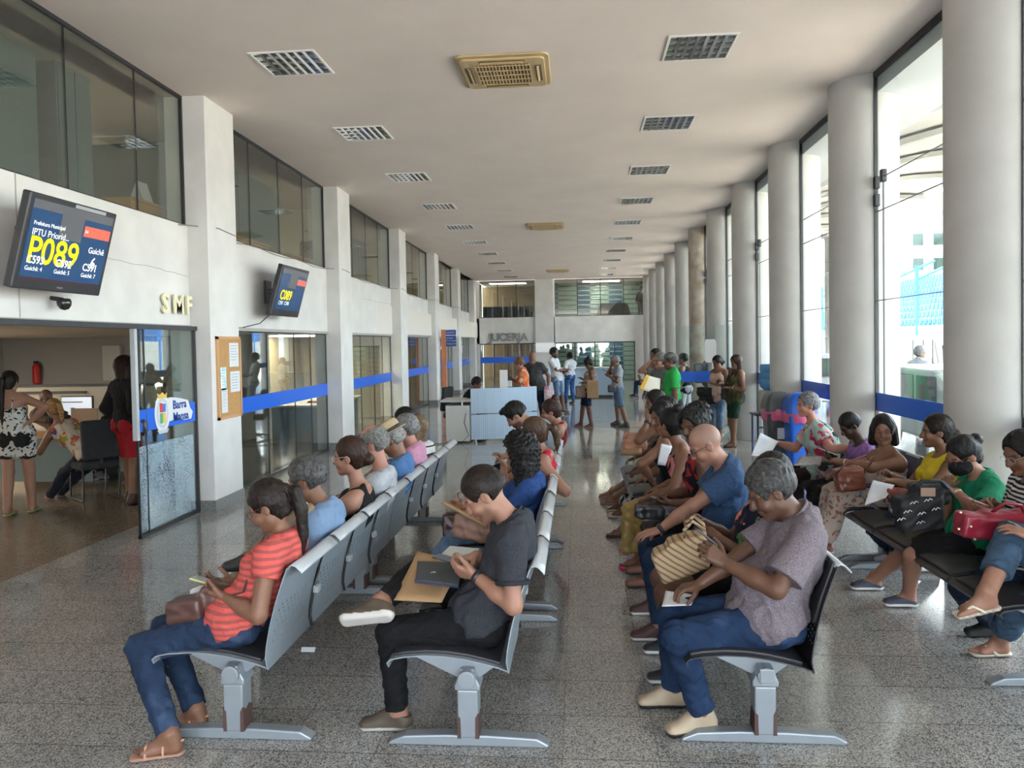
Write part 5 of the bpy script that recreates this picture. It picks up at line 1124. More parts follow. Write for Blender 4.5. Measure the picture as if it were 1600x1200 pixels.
fig('blondeoff', 'person, blonde woman in colourful cropped print top and black jeans sitting on the office chair', 9.75, (84, 638), PV=(-6.44, 9.66, .56), sit=True, S=(94, 666), face=152, fem=True, skin='tn', g=1.1, look=(0, 10, 0), hair=('pony', (.42, .23, .08), .22), top=('sleeveless', ('floral', (.62, .52, .42), (.5, .12, .05), (.12, .05, .2), (.35, .3, .05))), bottom=('long', (.02, .022, .035)), shoes=('sneaker', (.02, .03, .06), (.6, .6, .6)), wr=((70, 690, -.1), (60, 660, .1)), an=((76, 778, -.1), (92, 772, .1)), res=.010)
fig('baldoff', 'person, man with shaved head sitting behind the blonde woman at the service desk', 11.2, (72, 622), PV=(-7.75, 11.2, .56), sit=True, face=-20, skin='br', look=(0, 15, 0), hair=('bald', BK), top=('tee', (.15, .1, .08)), bottom=('long', JD), shoes=SN, res=.012)
fig('clerk', 'person, clerk in black top and plum trousers sitting at a computer beyond the office chair', 10.9, (168, 638), PV=(-6.55, 10.9, .56), sit=True, face=120, skin='tn', look=(10, 0, 0), hair=('bun', BK), top=('tee', (.015, .015, .016)), bottom=('long', (.16, .02, .07)), shoes=SN, res=.012)
# reception clerk, seated visitor, man outside, man upstairs
fig('reception', 'person, receptionist in black tee and glasses writing behind the reception desk', 15.9, (745, 599), PV=(-2.42, 16.0, .56), sit=True, face=-15, skin='tn', look=(0, 18, 0), hair=('short', BK), beard=.5, top=('tee', (.012, .012, .015)), bottom=('long', (.05, .05, .06)), shoes=SN, glasses=(.02, .02, .02), wr=(('w', -1.98, 15.75, .84), ('w', -1.95, 15.55, .84)), res=.0125)
fig('visitor', 'person, seated visitor far off with crossed legs in blue jeans and black shoes', 26.5, (1014, 585), PV=(2.40, 26.5, .56), sit=True, face=180, skin='tn', hair=('short', BK), top=('tee', (.05, .06, .1)), bottom=('long', JN), shoes=('dress', (.01, .01, .012)), an=((992, 616, 0), None), res=.015)
stand('outside', 'person, white haired man in white shirt leaning by the parked vans outside', 15.8, (1438, 551), 1440, 25, skin='tn', hair=('short', (.25, .25, .25)), top=('shirt', (.7, .73, .8)), bottom=('long', (.1, .1, .12)), shoes=SN, wr=((1450, 575, 0), (1452, 577, 0)), res=.0125)
h_ = P(1002, 452, YE+1.2)
r = person('person, in black clothes standing at the upstairs window of the end wall', h_-A3(0, 0, 2.95), (h_[0], YE+1.2, .93), -120, 'tn', hair=('short', BK), top=('long', (.012, .012, .015)), bottom=('long', (.02, .02, .025)), shoes=SN, sit=False, res=.016); r['root'].location.z = 2.95
# ---------------------------------------------------------------- things people hold or carry
def thing_mesh(name, F, m, label, cat, base, colfn=None, group=None, parent=None):
    e = empty(name, tuple(base)); tag(e, label, cat, group); return e
def fobj(name, F, m, parent, colfn=None): return mesh_obj(name, [F.mesh()], m, parent, colfn)
def phone(label, c, d, n, colr=(.02, .02, .022), size=(.15, .074, .009), scr=(.10, .12, .15)):
    """c centre, d long direction, n screen normal"""
    d = Vector(d).normalized(); n = Vector(n); n = (n-d*n.dot(d)).normalized(); w_ = d.cross(n); c = Vector(c)
    e = empty('smartphone', tuple(c)); tag(e, label, 'phone')
    M = Matrix((d, w_, n)).transposed().to_4x4(); M.translation = c
    m = MB(); m.box(-size[0]/2, size[0]/2, -size[1]/2, size[1]/2, -size[2]/2, size[2]/2, M=M); m.build('case', mat('phone case %.2f %.2f %.2f' % colr, colr, .4), e, bevel=.004)
    m = MB(); m.box(-size[0]/2+.005, size[0]/2-.005, -size[1]/2+.004, size[1]/2-.004, size[2]/2, size[2]/2+.001, M=M); m.build('screen', mat('phone screen %.2f' % scr[0], scr, .1), e)
    return e
def grip(k, i): return PPL[k]['hd'][i]['grip']
def W(k, i): return PPL[k]['W'][i]
def mid(k, t=.5, off=(0, 0, 0)): return grip(k, 0)*(1-t)+grip(k, 1)*t+A3(*off)
phone('yellow framed smartphone in the hands of the woman in coral striped tee', P(322, 908, 3.78), (-1, .05, .25), (.35, .1, 1), (.55, .55, .15), scr=(.35, .36, .36))
phone('black smartphone in the hands of the man in dark grey polo', P(700, 874, 3.86), (-1, .35, .18), (.3, -.1, 1), (.03, .03, .03))
phone('black smartphone held up by the man in mauve shirt', P(1106, 841, 3.84), (-.8, .1, .65), (.7, .1, .8), (.03, .03, .035), scr=(.04, .04, .05))
phone('dark smartphone in the hands of the woman in red and black floral top', mid('puff', .3), (-1, 0, .3), (.3, 0, 1))
phone('smartphone held by the young man in lilac tee', mid('boy', .4, (0, 0, .02)), (-1, 0, .4), (.4, 0, 1), (.6, .6, .62))
phone('pink smartphone in the hands of the striped top woman', mid('striped', .3, (-.02, 0, .02)), (-1, .1, .4), (.4, 0, 1), (.55, .3, .32))
phone('smartphone with grey case held by the seated figure cut off at the right edge', P(1600, 828, 4.3), (-.8, 0, .5), (.5, 0, 1), (.2, .22, .18))
phone('smartphone held by the woman with the kraft bag in the queue', P(907, 591, 17.5), (-1, 0, .3), (.3, 0, 1)); phone('smartphone held by the man in light grey tee with waist pouch', P(946, 580, 17.7), (-1, 0, .5), (.5, 0, 1))
phone('white smartphone in the hand of the woman in olive top', P(1151, 607, 14.05), (-1, 0, .5), (0, -1, .3), (.7, .7, .7))
def paper(name, label, cat, pts, m=PAPER, group=None, th=.0012, curl=.01, n=6):
    """a sheet through four corners (a,b,c,d) with a little curl"""
    a, b, c, d = [Vector(p) for p in pts]; ctr = (a+b+c+d)/4; e = empty(name, tuple(ctr)); tag(e, label, cat, group)
    nv = (b-a).cross(d-a).normalized(); g = [[a.lerp(b, i/n).lerp(d.lerp(c, i/n), j/n)+nv*curl*math.sin(math.pi*i/n)*math.sin(1+2*j/n) for j in range(n+1)] for i in range(n+1)]
    mb = MB(); mb.sheet(g, th); mb.build('sheet', m, e, smooth=True); return e
# kraft envelope, planner and notebook on the lap of the man in the polo shirt
paper('envelope', 'brown kraft envelope lying across the lap of the man in dark grey polo', 'envelope', [P(612, 938, 3.72), P(652, 862, 4.02), P(722, 878, 4.02), P(690, 942, 3.72)], KRAFT, th=.004, curl=.012)
e = empty('planner', tuple(P(680, 905, 3.85))); tag(e, 'dark grey spiral planner lying on the kraft envelope', 'planner')
def slab(pts, th):
    a, b, c, d = [Vector(p) for p in pts]; n_ = (b-a).cross(d-a).normalized()*th; m = MB(); return m.add([*(tuple(p) for p in (a, b, c, d)), *(tuple(p+n_) for p in (a, b, c, d))], [(3, 2, 1, 0), (4, 5, 6, 7), (0, 1, 5, 4), (1, 2, 6, 5), (2, 3, 7, 6), (3, 0, 4, 7)])
pl = [P(649, 914, 3.76), P(652, 884, 3.93), P(722, 888, 3.93), P(716, 922, 3.76)]; pl = [p+A3(0, 0, .012) for p in pl]
slab(pl, -.016).build('cover', mat('charcoal planner', (.045, .05, .05), .5), e, bevel=.002)
m = MB()
for k in range(22):
    t = k/21; p = pl[0]*(1-t)+pl[3]*t; m.tube([p+A3(0, .006, .018), p+A3(0, -.006, .012), p+A3(0, -.008, .0), p+A3(0, .004, -.004)], .0022, 5)
m.build('spiral', mat('navy wire', (.02, .03, .12), .4), e)
xd = Vector(pl[0]-pl[1]).normalized(); yd_ = Vector(pl[2]-pl[1]).normalized(); nz_ = Vector(pl[1]-pl[0]).cross(Vector(pl[3]-pl[0])).normalized()
text('2023', .034, PAPER, 'lettering', e, tuple((Vector(pl[0])+Vector(pl[1])+Vector(pl[2])+Vector(pl[3]))/4+Vector((-.01, -.03, .018))), (0, 1, 0), (-1, 0, 0), .0006)
e = empty('notebook', tuple(P(700, 870, 4.1))); tag(e, 'closed light grey book with black edge resting past the planner', 'book')
q = [P(683, 876, 3.95), P(702, 858, 4.16), P(748, 862, 4.16), P(720, 884, 3.95)]; slab(q, -.020).build('cover', mat('pale book', (.42, .44, .40), .5), e, bevel=.002)
# leather bag of the coral woman
LEA = mat('brown leather', (.10, .045, .035), .38, noise=.35, nscale=9, bump=.3, bscale=14)
def bag(name, label, cat, pts, m, res=.006, nz=.005, caps=(), wl=.09, strap=None, sm=None, sr=.008, cut=None):
    """a soft bag from blended ellipsoids: pts = (centre, radii, heading of the long side)"""
    P0 = np.array([p[0] for p in pts]); R0 = max(max(p[1]) for p in pts)+.04; lo = P0.min(0)-R0; hi = P0.max(0)+R0
    e = empty(name, tuple(P0.mean(0))); tag(e, label, cat); F = Field(lo, hi, res)
    for c, r, ax in pts:
        f, l, u = frame(ax, UP if abs(nrm(ax)[2]) < .9 else A3(1, 0, 0)); F.box(c, np.array(r)*.72, np.array([f, l, u]), min(r)*.35, k=.03)
    for a, b, r in caps: F.cap(a, b, r, k=.02)
    F.noise(nz, wl, seed=len(label)); fobj('body', F, m, e)
    if strap is not None:
        for st in (strap if isinstance(strap[0][0], (list, tuple, np.ndarray)) else [strap]):
            mb = MB(); mb.tube(st, sr, 8); mb.build('strap', sm or m, e, smooth=True)
    return e
cw = PPL['coral']
bag('shoulder_bag', 'brown leather shoulder bag on the lap of the woman in coral striped tee', 'bag', [(P(298, 950, 3.70), (.11, .08, .055), (-1, .1, -.15)), (P(342, 932, 3.72), (.09, .07, .05), (-1, .1, .45))], LEA, nz=.004,
    strap=[P(345, 935, 3.64), P(380, 925, 3.62), cw['S']+cw['tf']*.125-cw['tl']*-.13-UP*.09, cw['S']+cw['tf']*.06+cw['tl']*.135+UP*.035, cw['S']-cw['tf']*.05+cw['tl']*.14+UP*.02], sr=.006)
bag('shopping_bag', 'crumpled white plastic bag behind the brown leather bag on the lap', 'bag', [(P(322, 935, 3.93), (.07, .05, .055), (-1, 0, 0))], mat('white plastic film', (.70, .70, .70), .35), nz=.008, wl=.04)
# curly woman's bags
bag('handbag', 'tan and pink handbag on the lap of the curly haired woman in blue', 'bag', [(P(738, 822, 5.55), (.15, .08, .09), (-1, 0, .2))], mat('tan pink leather', (.42, .24, .17), .5, noise=.4, nscale=7), strap=[P(722, 800, 5.5), P(715, 770, 5.5), P(745, 762, 5.5), P(755, 800, 5.5)], sr=.006)
bag('leather_bag', 'dark brown bag beyond the knees of the curly haired woman', 'bag', [(P(706, 822, 5.75), (.06, .06, .11), (-1, 0, 0))], LEA, nz=.003)
paper('paper_bag', 'flattened kraft shopping bag on top of the handbag on the middle bench', 'bag', [P(689, 786, 5.4), P(706, 783, 5.9), P(762, 812, 5.9), P(758, 825, 5.4)], KRAFT, th=.02, curl=.01)
bag('snack_packet', 'orange and black packet lying on the kraft bag on the middle bench', 'packet', [(P(713, 784, 5.65), (.045, .03, .016), (-1, 0, -.3)), (P(730, 790, 5.65), (.04, .03, .014), (-1, 0, -.3))], mat('orange packet', (.75, .16, .04), .4, col2=(.06, .05, .05), nscale=14), res=.005, nz=.003)
# mauve man's sheet, belt fob and pen
paper('paper_sheet', 'blank white slip under the fingers of the man in mauve shirt', 'paper', [P(1034, 948, 3.90), P(1040, 923, 4.08), P(1088, 930, 4.08), P(1080, 946, 3.90)], curl=.002)
# straw basket bag
STRAW = cloth(('stripes', (.56, .43, .27), (.30, .18, .10), .034, .62, .55))
cbg = P(1062, 872, 4.35)
e = bag('basket_bag', 'striped woven straw basket bag on the lap of the woman in floral blouse', 'bag', [(cbg, (.155, .095, .085), (-1, .1, -.45)), (cbg+A3(.05, 0, .05), (.11, .085, .075), (-1, 0, -.3))], STRAW, nz=.003,
    strap=[[cbg+A3(.02, -.06, .07), cbg+A3(.02, -.05, .17), cbg+A3(.07, -.03, .215), cbg+A3(.13, -.04, .17), cbg+A3(.14, -.05, .08)], [cbg+A3(.04, .05, .09), cbg+A3(.04, .05, .19), cbg+A3(.09, .05, .225), cbg+A3(.14, .05, .18), cbg+A3(.15, .04, .09)]], sr=.011)
# vinyl folder and bags in the row
e = empty('vinyl_bag', tuple(P(968, 820, 6.0))); tag(e, 'mustard yellow upright vinyl bag standing beside the knees of the right middle row', 'bag')
F = Field(P(968, 820, 6.3)-.3, P(968, 820, 6.3)+.35, .008); a_ = P(978, 858, 6.35); F.cap(a_, a_+UP*.34+A3(.02, 0, 0), .045, .05, k=0); F.cap(a_+A3(.08, .04, 0), a_+A3(.10, .04, .36), .04, .05, k=.05); F.noise(.006, .08, 2); fobj('body', F, mat('mustard vinyl', (.28, .19, .06), .35), e)
bag('brown_handbag', 'tan leather handbag on the lap of the woman with the hair clip', 'bag', [(P(992, 690, 8.2), (.13, .09, .08), (-1, 0, 0))], mat('tan leather', (.42, .20, .12), .45), res=.009, strap=[P(978, 686, 8.1), P(985, 668, 8.1), P(1002, 668, 8.1), P(1008, 684, 8.1)], sr=.008)
paper('kraft_packet', 'flat kraft paper packet on the lap beside the tan handbag', 'packet', [P(970, 712, 7.9), P(972, 702, 8.2), P(1003, 700, 8.2), P(1003, 712, 7.9)], KRAFT, th=.03)
paper('white_sheet', 'white sheet hanging from the hand of the woman in black tank top', 'paper', [P(1027, 726, 6.8), P(1033, 693, 6.8), P(1050, 697, 6.85), P(1042, 728, 6.8)])
bag('black_purse', 'small black purse on the lap of the woman in the red floral top', 'bag', [(P(1015, 800, 5.72), (.13, .07, .045), (-1, 0, .1))], mat('black leather', (.015, .015, .016), .35), res=.008)
# right row
paper('open_papers', 'crumpled white papers in the lap of the older woman in floral dress', 'paper', [P(1174, 712, 8.0), P(1188, 676, 8.2), P(1216, 690, 8.4), P(1200, 714, 8.0)], curl=.10, n=9)
paper('magazine', 'grey magazine on the lap between the floral dress woman and the lilac tee', 'magazine', [P(1240, 728, 7.7), P(1250, 714, 8.0), P(1285, 714, 8.0), P(1282, 727, 7.7)], mat('newsprint', (.42, .42, .42), .7, noise=.4, nscale=25), th=.006)
bag('brown_shoulder_bag', 'reddish brown leather bag on the lap of the woman in beige dress', 'bag', [(P(1326, 748, 6.72), (.125, .07, .10), (-1, 0, -.15))], mat('red brown leather', (.17, .05, .03), .35, bump=.3, bscale=14), nz=.004, res=.008, strap=[P(1305, 742, 6.65), P(1325, 722, 6.62), P(1352, 712, 6.65), P(1362, 722, 6.75), P(1345, 748, 6.7)], sr=.009)
paper('letter', 'printed white letter hanging over the knee of the woman in yellow', 'paper', [P(1351, 790, 5.98), P(1364, 750, 6.05), P(1398, 758, 6.05), P(1384, 778, 5.98)], curl=.03)
bag('maroon_purse', 'reddish purse beside the letter on the lap of the woman in yellow', 'bag', [(P(1402, 772, 6.05), (.10, .05, .04), (-1, 0, .1))], mat('maroon leather', (.20, .04, .03), .4), res=.008)
e = bag('black_tote', 'black fabric bag with small white bird motifs on the lap of the masked woman', 'bag', [(P(1434, 800, 5.18), (.15, .08, .115), (-1, 0, -.1)), (P(1452, 772, 5.2), (.12, .07, .07), (-1, 0, -.1))], mat('black canvas', (.012, .012, .014), .7), nz=.006, res=.007, strap=[P(1425, 768, 5.12), P(1440, 752, 5.10), P(1470, 752, 5.12), P(1490, 775, 5.15)], sr=.014)
m = MB()
for (u, v) in ((1418, 800), (1428, 786), (1440, 803), (1450, 782), (1438, 817), (1408, 812), (1462, 796)):
    for q_ in (((-6, 2), (-2, -2), (0, 1)), ((0, 1), (3, -3), (7, -1))): m.tube([P(u+a, v+b_, 5.055) for a, b_ in q_], .0028, 5)
m.build('bird_motif', PAPER, e)
m = MB(); m.box(-.045, .045, -.003, .003, -.028, .028, M=Matrix.Translation(tuple(P(1450, 769, 5.06)))); m.build('patch', mat('tan patch', (.3, .2, .14), .6), e, bevel=.004)
e = bag('red_handbag', 'dark red leather handbag on the lap of the striped top woman', 'bag', [(P(1538, 822, 4.62), (.17, .075, .065), (-1, 0, .1)), (P(1575, 815, 4.62), (.15, .07, .06), (-1, 0, -.05))], mat('dark red leather', (.26, .015, .035), .35, bump=.2, bscale=12), nz=.003, res=.0075, strap=[P(1550, 800, 4.6), P(1572, 785, 4.55), P(1596, 790, 4.55), P(1605, 812, 4.6)], sr=.010)
m = MB()
for (u, v) in ((1500, 800), (1516, 822), (1522, 842), (1497, 826)): c_ = P(u, v, 4.51); m.tube([c_, c_+A3(0, -.012, 0)], .006, 8)
m.build('stud', mat('pale gold stud', (.7, .55, .35), .3, .6), e)
# watches and masks
def ring_on(name, k, i, t, r, wdt, m, parent=None):
    pp = PPL[k]; a, b_ = pp['E'][i], pp['W'][i]; d = nrm(b_-a); c = a+(b_-a)*t; f, l, u = frame(d, UP if abs(d[2]) < .9 else A3(1, 0, 0)); mb = MB()
    mb.lathe([(r-.004, -wdt/2), (r, -wdt/2), (r, wdt/2), (r-.004, wdt/2)], n=24)
    M = Matrix((Vector(l), Vector(u), Vector(f))).transposed().to_4x4(); M.translation = Vector(c); mb.v = [tuple(M @ Vector(v)) for v in mb.v]
    return mb.build(name, m, pp['root'], smooth=True)
ring_on('watch', 'polo', 0, .93, .035, .024, BLACKP); ring_on('watch', 'bald', 0, .93, .036, .028, BLACKP); ring_on('watch', 'green', 0, .92, .032, .02, mat('gold steel', (.55, .45, .3), .3, .9))
ring_on('bracelet', 'beige', 0, .93, .032, .012, mat('gold steel', (.55, .45, .3), .3, .9)); ring_on('watch', 'clip', 0, .9, .036, .03, BLACKP)
pp = PPL['green']; F = Field(pp['hp'](.05, 0, -.07)-.14, pp['hp'](.05, 0, -.07)+.14, .006); HM_ = np.array([pp['hf'], pp['hl'], pp['hu']])
F.ell(pp['hp'](.048, 0, -.054), (.089, .079, .068), HM_); F.plane(pp['hp'](.012, 0, 0), -pp['hf']); F.cap(pp['hp'](.02, .062, -.05), pp['hp'](-.01, .083, -.02), .003, k=.002); F.cap(pp['hp'](.02, -.062, -.05), pp['hp'](-.01, -.083, -.02), .003, k=.002); mesh_obj('face_mask', [F.mesh()], cloth((.012, .014, .015)), pp['root'])
# straw hat
pp = PPL['hatman']; e = empty('straw_hat', tuple(pp['hp'](0, 0, .1))); tag(e, 'tan straw fedora with a black band worn by the man in denim blue shirt', 'hat')
def onhead(k, mb, name, m, parent, up=.06, tilt=0, fwd=-.01):
    pp = PPL[k]; f = rot(pp['hf'], pp['hl'], -tilt); u = np.cross(f, pp['hl']); M = Matrix((Vector(f), Vector(pp['hl']), Vector(u))).transposed().to_4x4(); M.translation = Vector(pp['hp'](fwd, 0, up)); mb.v = [tuple(M @ Vector(v)) for v in mb.v]; return mb.build(name, m, parent, smooth=True)
m = MB(); m.lathe([(.150, .0), (.152, .004), (.112, .010), (.108, .03), (.104, .075), (.09, .10), (.05, .105), (.0, .095)], n=36, sx=1.05, sy=.9); onhead('hatman', m, 'crown', mat('hat straw', (.50, .37, .22), .85, noise=.25, nscale=60, bump=.6, bscale=150), e, .045, .0)
m = MB(); m.lathe([(.1125, .012), (.111, .036), (.1095, .036), (.1105, .012)], n=36, sx=1.06, sy=.92); onhead('hatman', m, 'band', BLACKP, e, .045)
e = empty('flat_cap', tuple(PPL['greenpolo']['hp'](0, 0, .1))); tag(e, 'grey checked baseball cap on the man in bright green polo', 'cap'); CAPM = mat('grey check', (.13, .125, .12), .9, noise=.5, nscale=40)
m = MB(); m.lathe([(.103, -.01), (.106, .01), (.103, .05), (.08, .085), (.04, .10), (0, .104)], n=28, sx=1.05, sy=.85); onhead('greenpolo', m, 'crown', CAPM, e, .03)
m = MB(); m.sheet([[(.085+.085*r_*math.cos(a), (.075+.01*r_)*math.sin(a), .0-.012*r_) for a in np.linspace(-1.2, 1.2, 9)] for r_ in (0, .5, 1)], .006); onhead('greenpolo', m, 'peak', CAPM, e, .03)
# folder, bags of the queue
paper('yellow_folder', 'yellow edged folder with pale papers held by the man in bright green polo', 'folder', [P(999, 608, 12.35), P(1011, 586, 12.35), P(1031, 592, 12.45), P(1030, 617, 12.35)], mat('cream papers', (.62, .58, .48), .7), th=.02)
paper('envelope_tab', 'mustard envelope edge sticking out in front of the cream papers', 'envelope', [P(998, 609, 12.30), P(1010, 585, 12.30), P(1015, 587, 12.30), P(1004, 611, 12.30)], mat('mustard envelope', (.72, .42, .05), .7), th=.008)
e = empty('kraft_bag', tuple(P(924, 610, 17.4))); tag(e, 'brown kraft shopping bag carried by the woman with top bun in the queue', 'bag'); c_ = P(926, 608, 17.35); m = MB(); m.box(c_[0]-.13, c_[0]+.13, c_[1]-.06, c_[1]+.06, c_[2]-.2, c_[2]+.2); m.build('body', KRAFT, e, bevel=.01); m = MB(); m.tube([c_+A3(-.06, 0, .2), c_+A3(-.05, 0, .3), c_+A3(.05, 0, .3), c_+A3(.06, 0, .2)], .006, 6); m.build('handle', KRAFT, e)
bag('brown_tote', 'brown soft tote hanging behind the kraft shopping bag in the queue', 'bag', [(P(907, 612, 17.5), (.11, .09, .14), (-1, 0, 0))], mat('taupe leather', (.22, .15, .12), .6), res=.014)
bag('waist_pouch', 'grey waist pouch on the man in light grey tee and denim shorts', 'bag', [(P(956, 607, 17.5), (.09, .07, .08), (-1, 0, 0))], mat('grey nylon', (.06, .065, .07), .6), res=.013)
bag('plastic_bag', 'white and red plastic carrier bag in the hand of the heavy man in charcoal tee', 'bag', [(P(858, 618, 17.2), (.11, .08, .13), (-1, 0, 0)), (P(855, 608, 17.2), (.06, .05, .07), (-1, 0, 0))], mat('printed plastic', (.72, .70, .74), .4, col2=(.5, .05, .12), nscale=3), res=.014, nz=.01)
bag('backpack', 'blue grey backpack on the grey haired man near the columns', 'backpack', [(P(1096, 583, 18.6), (.16, .13, .26), (1, 0, 0))], mat('grey blue nylon', (.13, .17, .21), .7), res=.015)
bag('black_shoulder_bag', 'black shoulder bag hanging between the pink top woman and the olive top woman', 'bag', [(P(1135, 612, 14.3), (.10, .08, .16), (0, 1, 0))], mat('black nylon', (.012, .012, .014), .6), res=.012, strap=[P(1133, 605, 14.2), P(1138, 585, 14.1), P(1146, 578, 14.2), P(1141, 590, 14.4), P(1136, 606, 14.4)])
bag('dark_jacket', 'dark jacket hanging over the arm of the woman in pale pink floral top', 'jacket', [(P(1110, 612, 14.72), (.08, .10, .30), (0, 0, 1)), (P(1106, 625, 14.72), (.07, .09, .18), (0, 0, 1))], cloth((.035, .04, .035)), res=.014, nz=.01)
paper('desk_papers', 'white forms passed over the desk by the woman in orange blouse', 'paper', [P(783, 605, 15.6), P(786, 594, 15.7), P(800, 595, 15.7), P(800, 604, 15.6)], curl=.02)
# ---------------------------------------------------------------- wall mounted things
def local_frame(name, label, cat, o, rz, group=None):
    e = empty(name, tuple(o), rz, local=True); tag(e, label, cat, group); return e
SCR = mat('screen navy', (.012, .045, .115), .25, emit=.10)
def tv(label, c, rz, tiltx, full, wall_d):
    e = local_frame('television', label, 'television', c, rz); T = Matrix.Rotation(tiltx, 4, 'X')     # screen faces -Y of the local frame
    def bx(name, x0, x1, y0, y1, z0, z1, m, bv=0, par=e): mb = MB(); mb.box(x0, x1, y0, y1, z0, z1, M=T); return mb.build(name, m, par, bevel=bv)
    W_, H_ = .54, .375
    bx('housing', -W_, W_, -.03, .045, -H_, H_, BLACKP, .012); bx('back_cover', -W_+.12, W_-.12, .045, .10, -H_+.08, H_-.08, BLACKP, .02)
    s = bx('screen', -W_+.045, W_-.045, -.034, -.030, -H_+.075, H_-.045, SCR)
    def tx(t, size, x, z, m, bold=.0, dy=-.0385):
        o = Vector(T @ Vector((x, dy, z))); q = text(t, size, m, 'lettering', None, tuple(o), tuple(T @ Vector((1, 0, 0)))[:3], tuple((T.to_3x3() @ Vector((0, 0, 1))))[:3], .0003, bold=bold); q.parent = s; return q
    WT = mat('screen white', (.75, .78, .8), .4, emit=.16); YT = mat('screen yellow', (.75, .55, .0), .4, emit=.16)
    g_ = mat('screen grey', (.10, .10, .11), .3, emit=.03); rd = mat('screen red', (.55, .10, .06), .3, emit=.1)
    bx('toolbar', -W_+.045, W_-.045, -.0355, -.034, H_-.115, H_-.045, g_, par=s); bx('dialog', -.16, .12, -.0365, -.0355, .06, H_-.11, g_, par=s); bx('banner', .14, W_-.05, -.0362, -.0355, .12, .21, rd, par=s); bx('taskbar', -W_+.045, W_-.045, -.0362, -.0355, -H_+.075, -H_+.10, mat('task bar', (.05, .02, .03), .3), par=s)
    if full:
        tx('Prefeitura Municipal', .045, -.46, .135, WT, .0); tx('IPTU Priorid...', .075, -.46, .055, WT, 0); tx('P089', .30, -.47, -.16, YT, .004)
        tx('Guichê', .075, .24, -.01, WT); tx('6', .14, .30, -.14, WT, .001); tx('C593', .088, -.46, -.165, WT, .0015, -.0395); tx('C592', .088, -.13, -.165, WT, .0015, -.0395); tx('C591', .088, .21, -.165, WT, .0015, -.0395)
        for x, t in ((-.46, 'Guichê: 4'), (-.13, 'Guichê: 5'), (.21, 'Guichê: 7')): tx(t, .05, x, -.222, WT, 0)
        tx('54', .04, .15, .15, WT, 0); tx('PHILIPS', .022, -.04, -H_+.03, mat('silver print', (.5, .5, .5), .4), 0, -.031)
        bx('sticker', -.02, .38, -.0315, -.030, H_-.040, H_-.012, STEEL)
    else: tx('C089', .2, -.40, -.12, YT, .004); tx('C591  C590', .08, -.40, -.2, WT, 0)
    mb = MB(); mb.box(-.10, .10, .10, .13, -.12, .12, M=T); mb.box(-.02, .02, .12, wall_d, -.03, -.01); mb.box(-.02, .02, .12, wall_d, .03, .05); mb.box(-.11, .11, wall_d-.03, wall_d, -.17, .17); mb.build('wall_bracket', BLACK, e, bevel=.003)
    return e
tv('black television showing ticket P089, nearest on the left wall', (-4.20, 6.03, 2.81), math.radians(90), math.radians(15), True, .355)
tv('black television angled steeply on the wall left of the long pane', (-4.28, 11.18, 2.78), math.radians(90), math.radians(16), False, .34)
m = MB(); q = [(-4.42, 10.75, 2.42), (-4.5, 10.6, 2.3), (wx(10.4, -.24), 10.3, 2.235), (wx(9.8, -.24), 9.8, 2.235)]; m.tube(q, .007, 6); tag(m.build('cable', BLACKP), 'thin black cable drooping from the second television to the window head', 'cable')
e = empty('dome_camera', (-4.42, 6.35, 2.33)); tag(e, 'small black dome camera under the television', 'camera'); m = MB(); m.tube([(wx(6.35, -.25), 6.35, 2.42), (-4.46, 6.35, 2.40)], .02, 10); m.build('mount', BLACKP, e); m = MB(); m.lathe([(0, -.07), (.035, -.06), (.055, -.03), (.06, 0), (.05, .03), (0, .035)], (-4.45, 6.35, 2.38), 20); m.build('dome', mat('black dome', (.02, .02, .02), .12), e, smooth=True)
SG = mat('cream letter face', (.72, .66, .45), .5)
e = empty('letter_sign', (wx(8.3, -.24), 8.2, 2.36)); tag(e, 'raised cream letters SMF on the beam above the glass door', 'sign')
for k, ch in enumerate('SMF'):
    m_ = text(ch, .30, SG, 'letter', e, (wx(8.3, -.215), 8.14+(0, .235, .515)[k], 2.365), (0, 1, 0), (0, 0, 1), .010, bold=.008)
# notice board on the first pillar
NB = empty('notice_board', (wx(9.2), 9.26, 1.08)); tag(NB, 'cork notice board with pinned papers on the first pillar', 'notice board')
m = MB(); m.box(wx(9.2, .002), wx(9.2, .02), 8.96, 9.57, 1.10, 2.08); m.build('cork', mat('cork', (.50, .27, .10), .85, noise=.25, nscale=60), NB)
m = MB()
for (a, b_, c_, d_) in ((8.94, 8.975, 1.08, 2.10), (9.555, 9.59, 1.08, 2.10), (8.94, 9.59, 1.08, 1.115), (8.94, 9.59, 2.065, 2.10)): m.box(wx(9.2, .002), wx(9.2, .032), a, b_, c_, d_)
m.build('frame', mat('oak frame', (.50, .28, .13), .6), NB)
for lb, (a, b_, c_, d_), mm in (('white notice pinned at the top right of the cork board', (9.27, 9.53, 1.72, 2.02), PAPER), ('blue and white leaflet pinned at the left of the cork board', (9.02, 9.17, 1.44, 1.72), mat('teal leaflet', (.25, .55, .62), .6, col2=(.75, .8, .82), nscale=12)),
    ('white notice pinned at the middle right of the cork board', (9.28, 9.55, 1.40, 1.66), PAPER), ('long white notice pinned at the bottom left of the cork board', (9.03, 9.19, 1.16, 1.46), PAPER)):
    e = empty('notice', (wx(9.2, .022), (a+b_)/2, c_)); tag(e, lb, 'notice'); m = MB(); m.box(wx(9.2, .021), wx(9.2, .024), a, b_, c_, d_); m.build('sheet', mm, e)
    m = MB()
    for r_ in range(6): zz = d_-.04-r_*.035; m.box(wx(9.2, .0242), wx(9.2, .0246), a+.03, b_-.03-(r_ % 3)*.02, zz, zz+.006) if zz > c_+.02 else None
    if m.v: m.build('print', mat('grey print', (.25, .27, .33), .7), e)
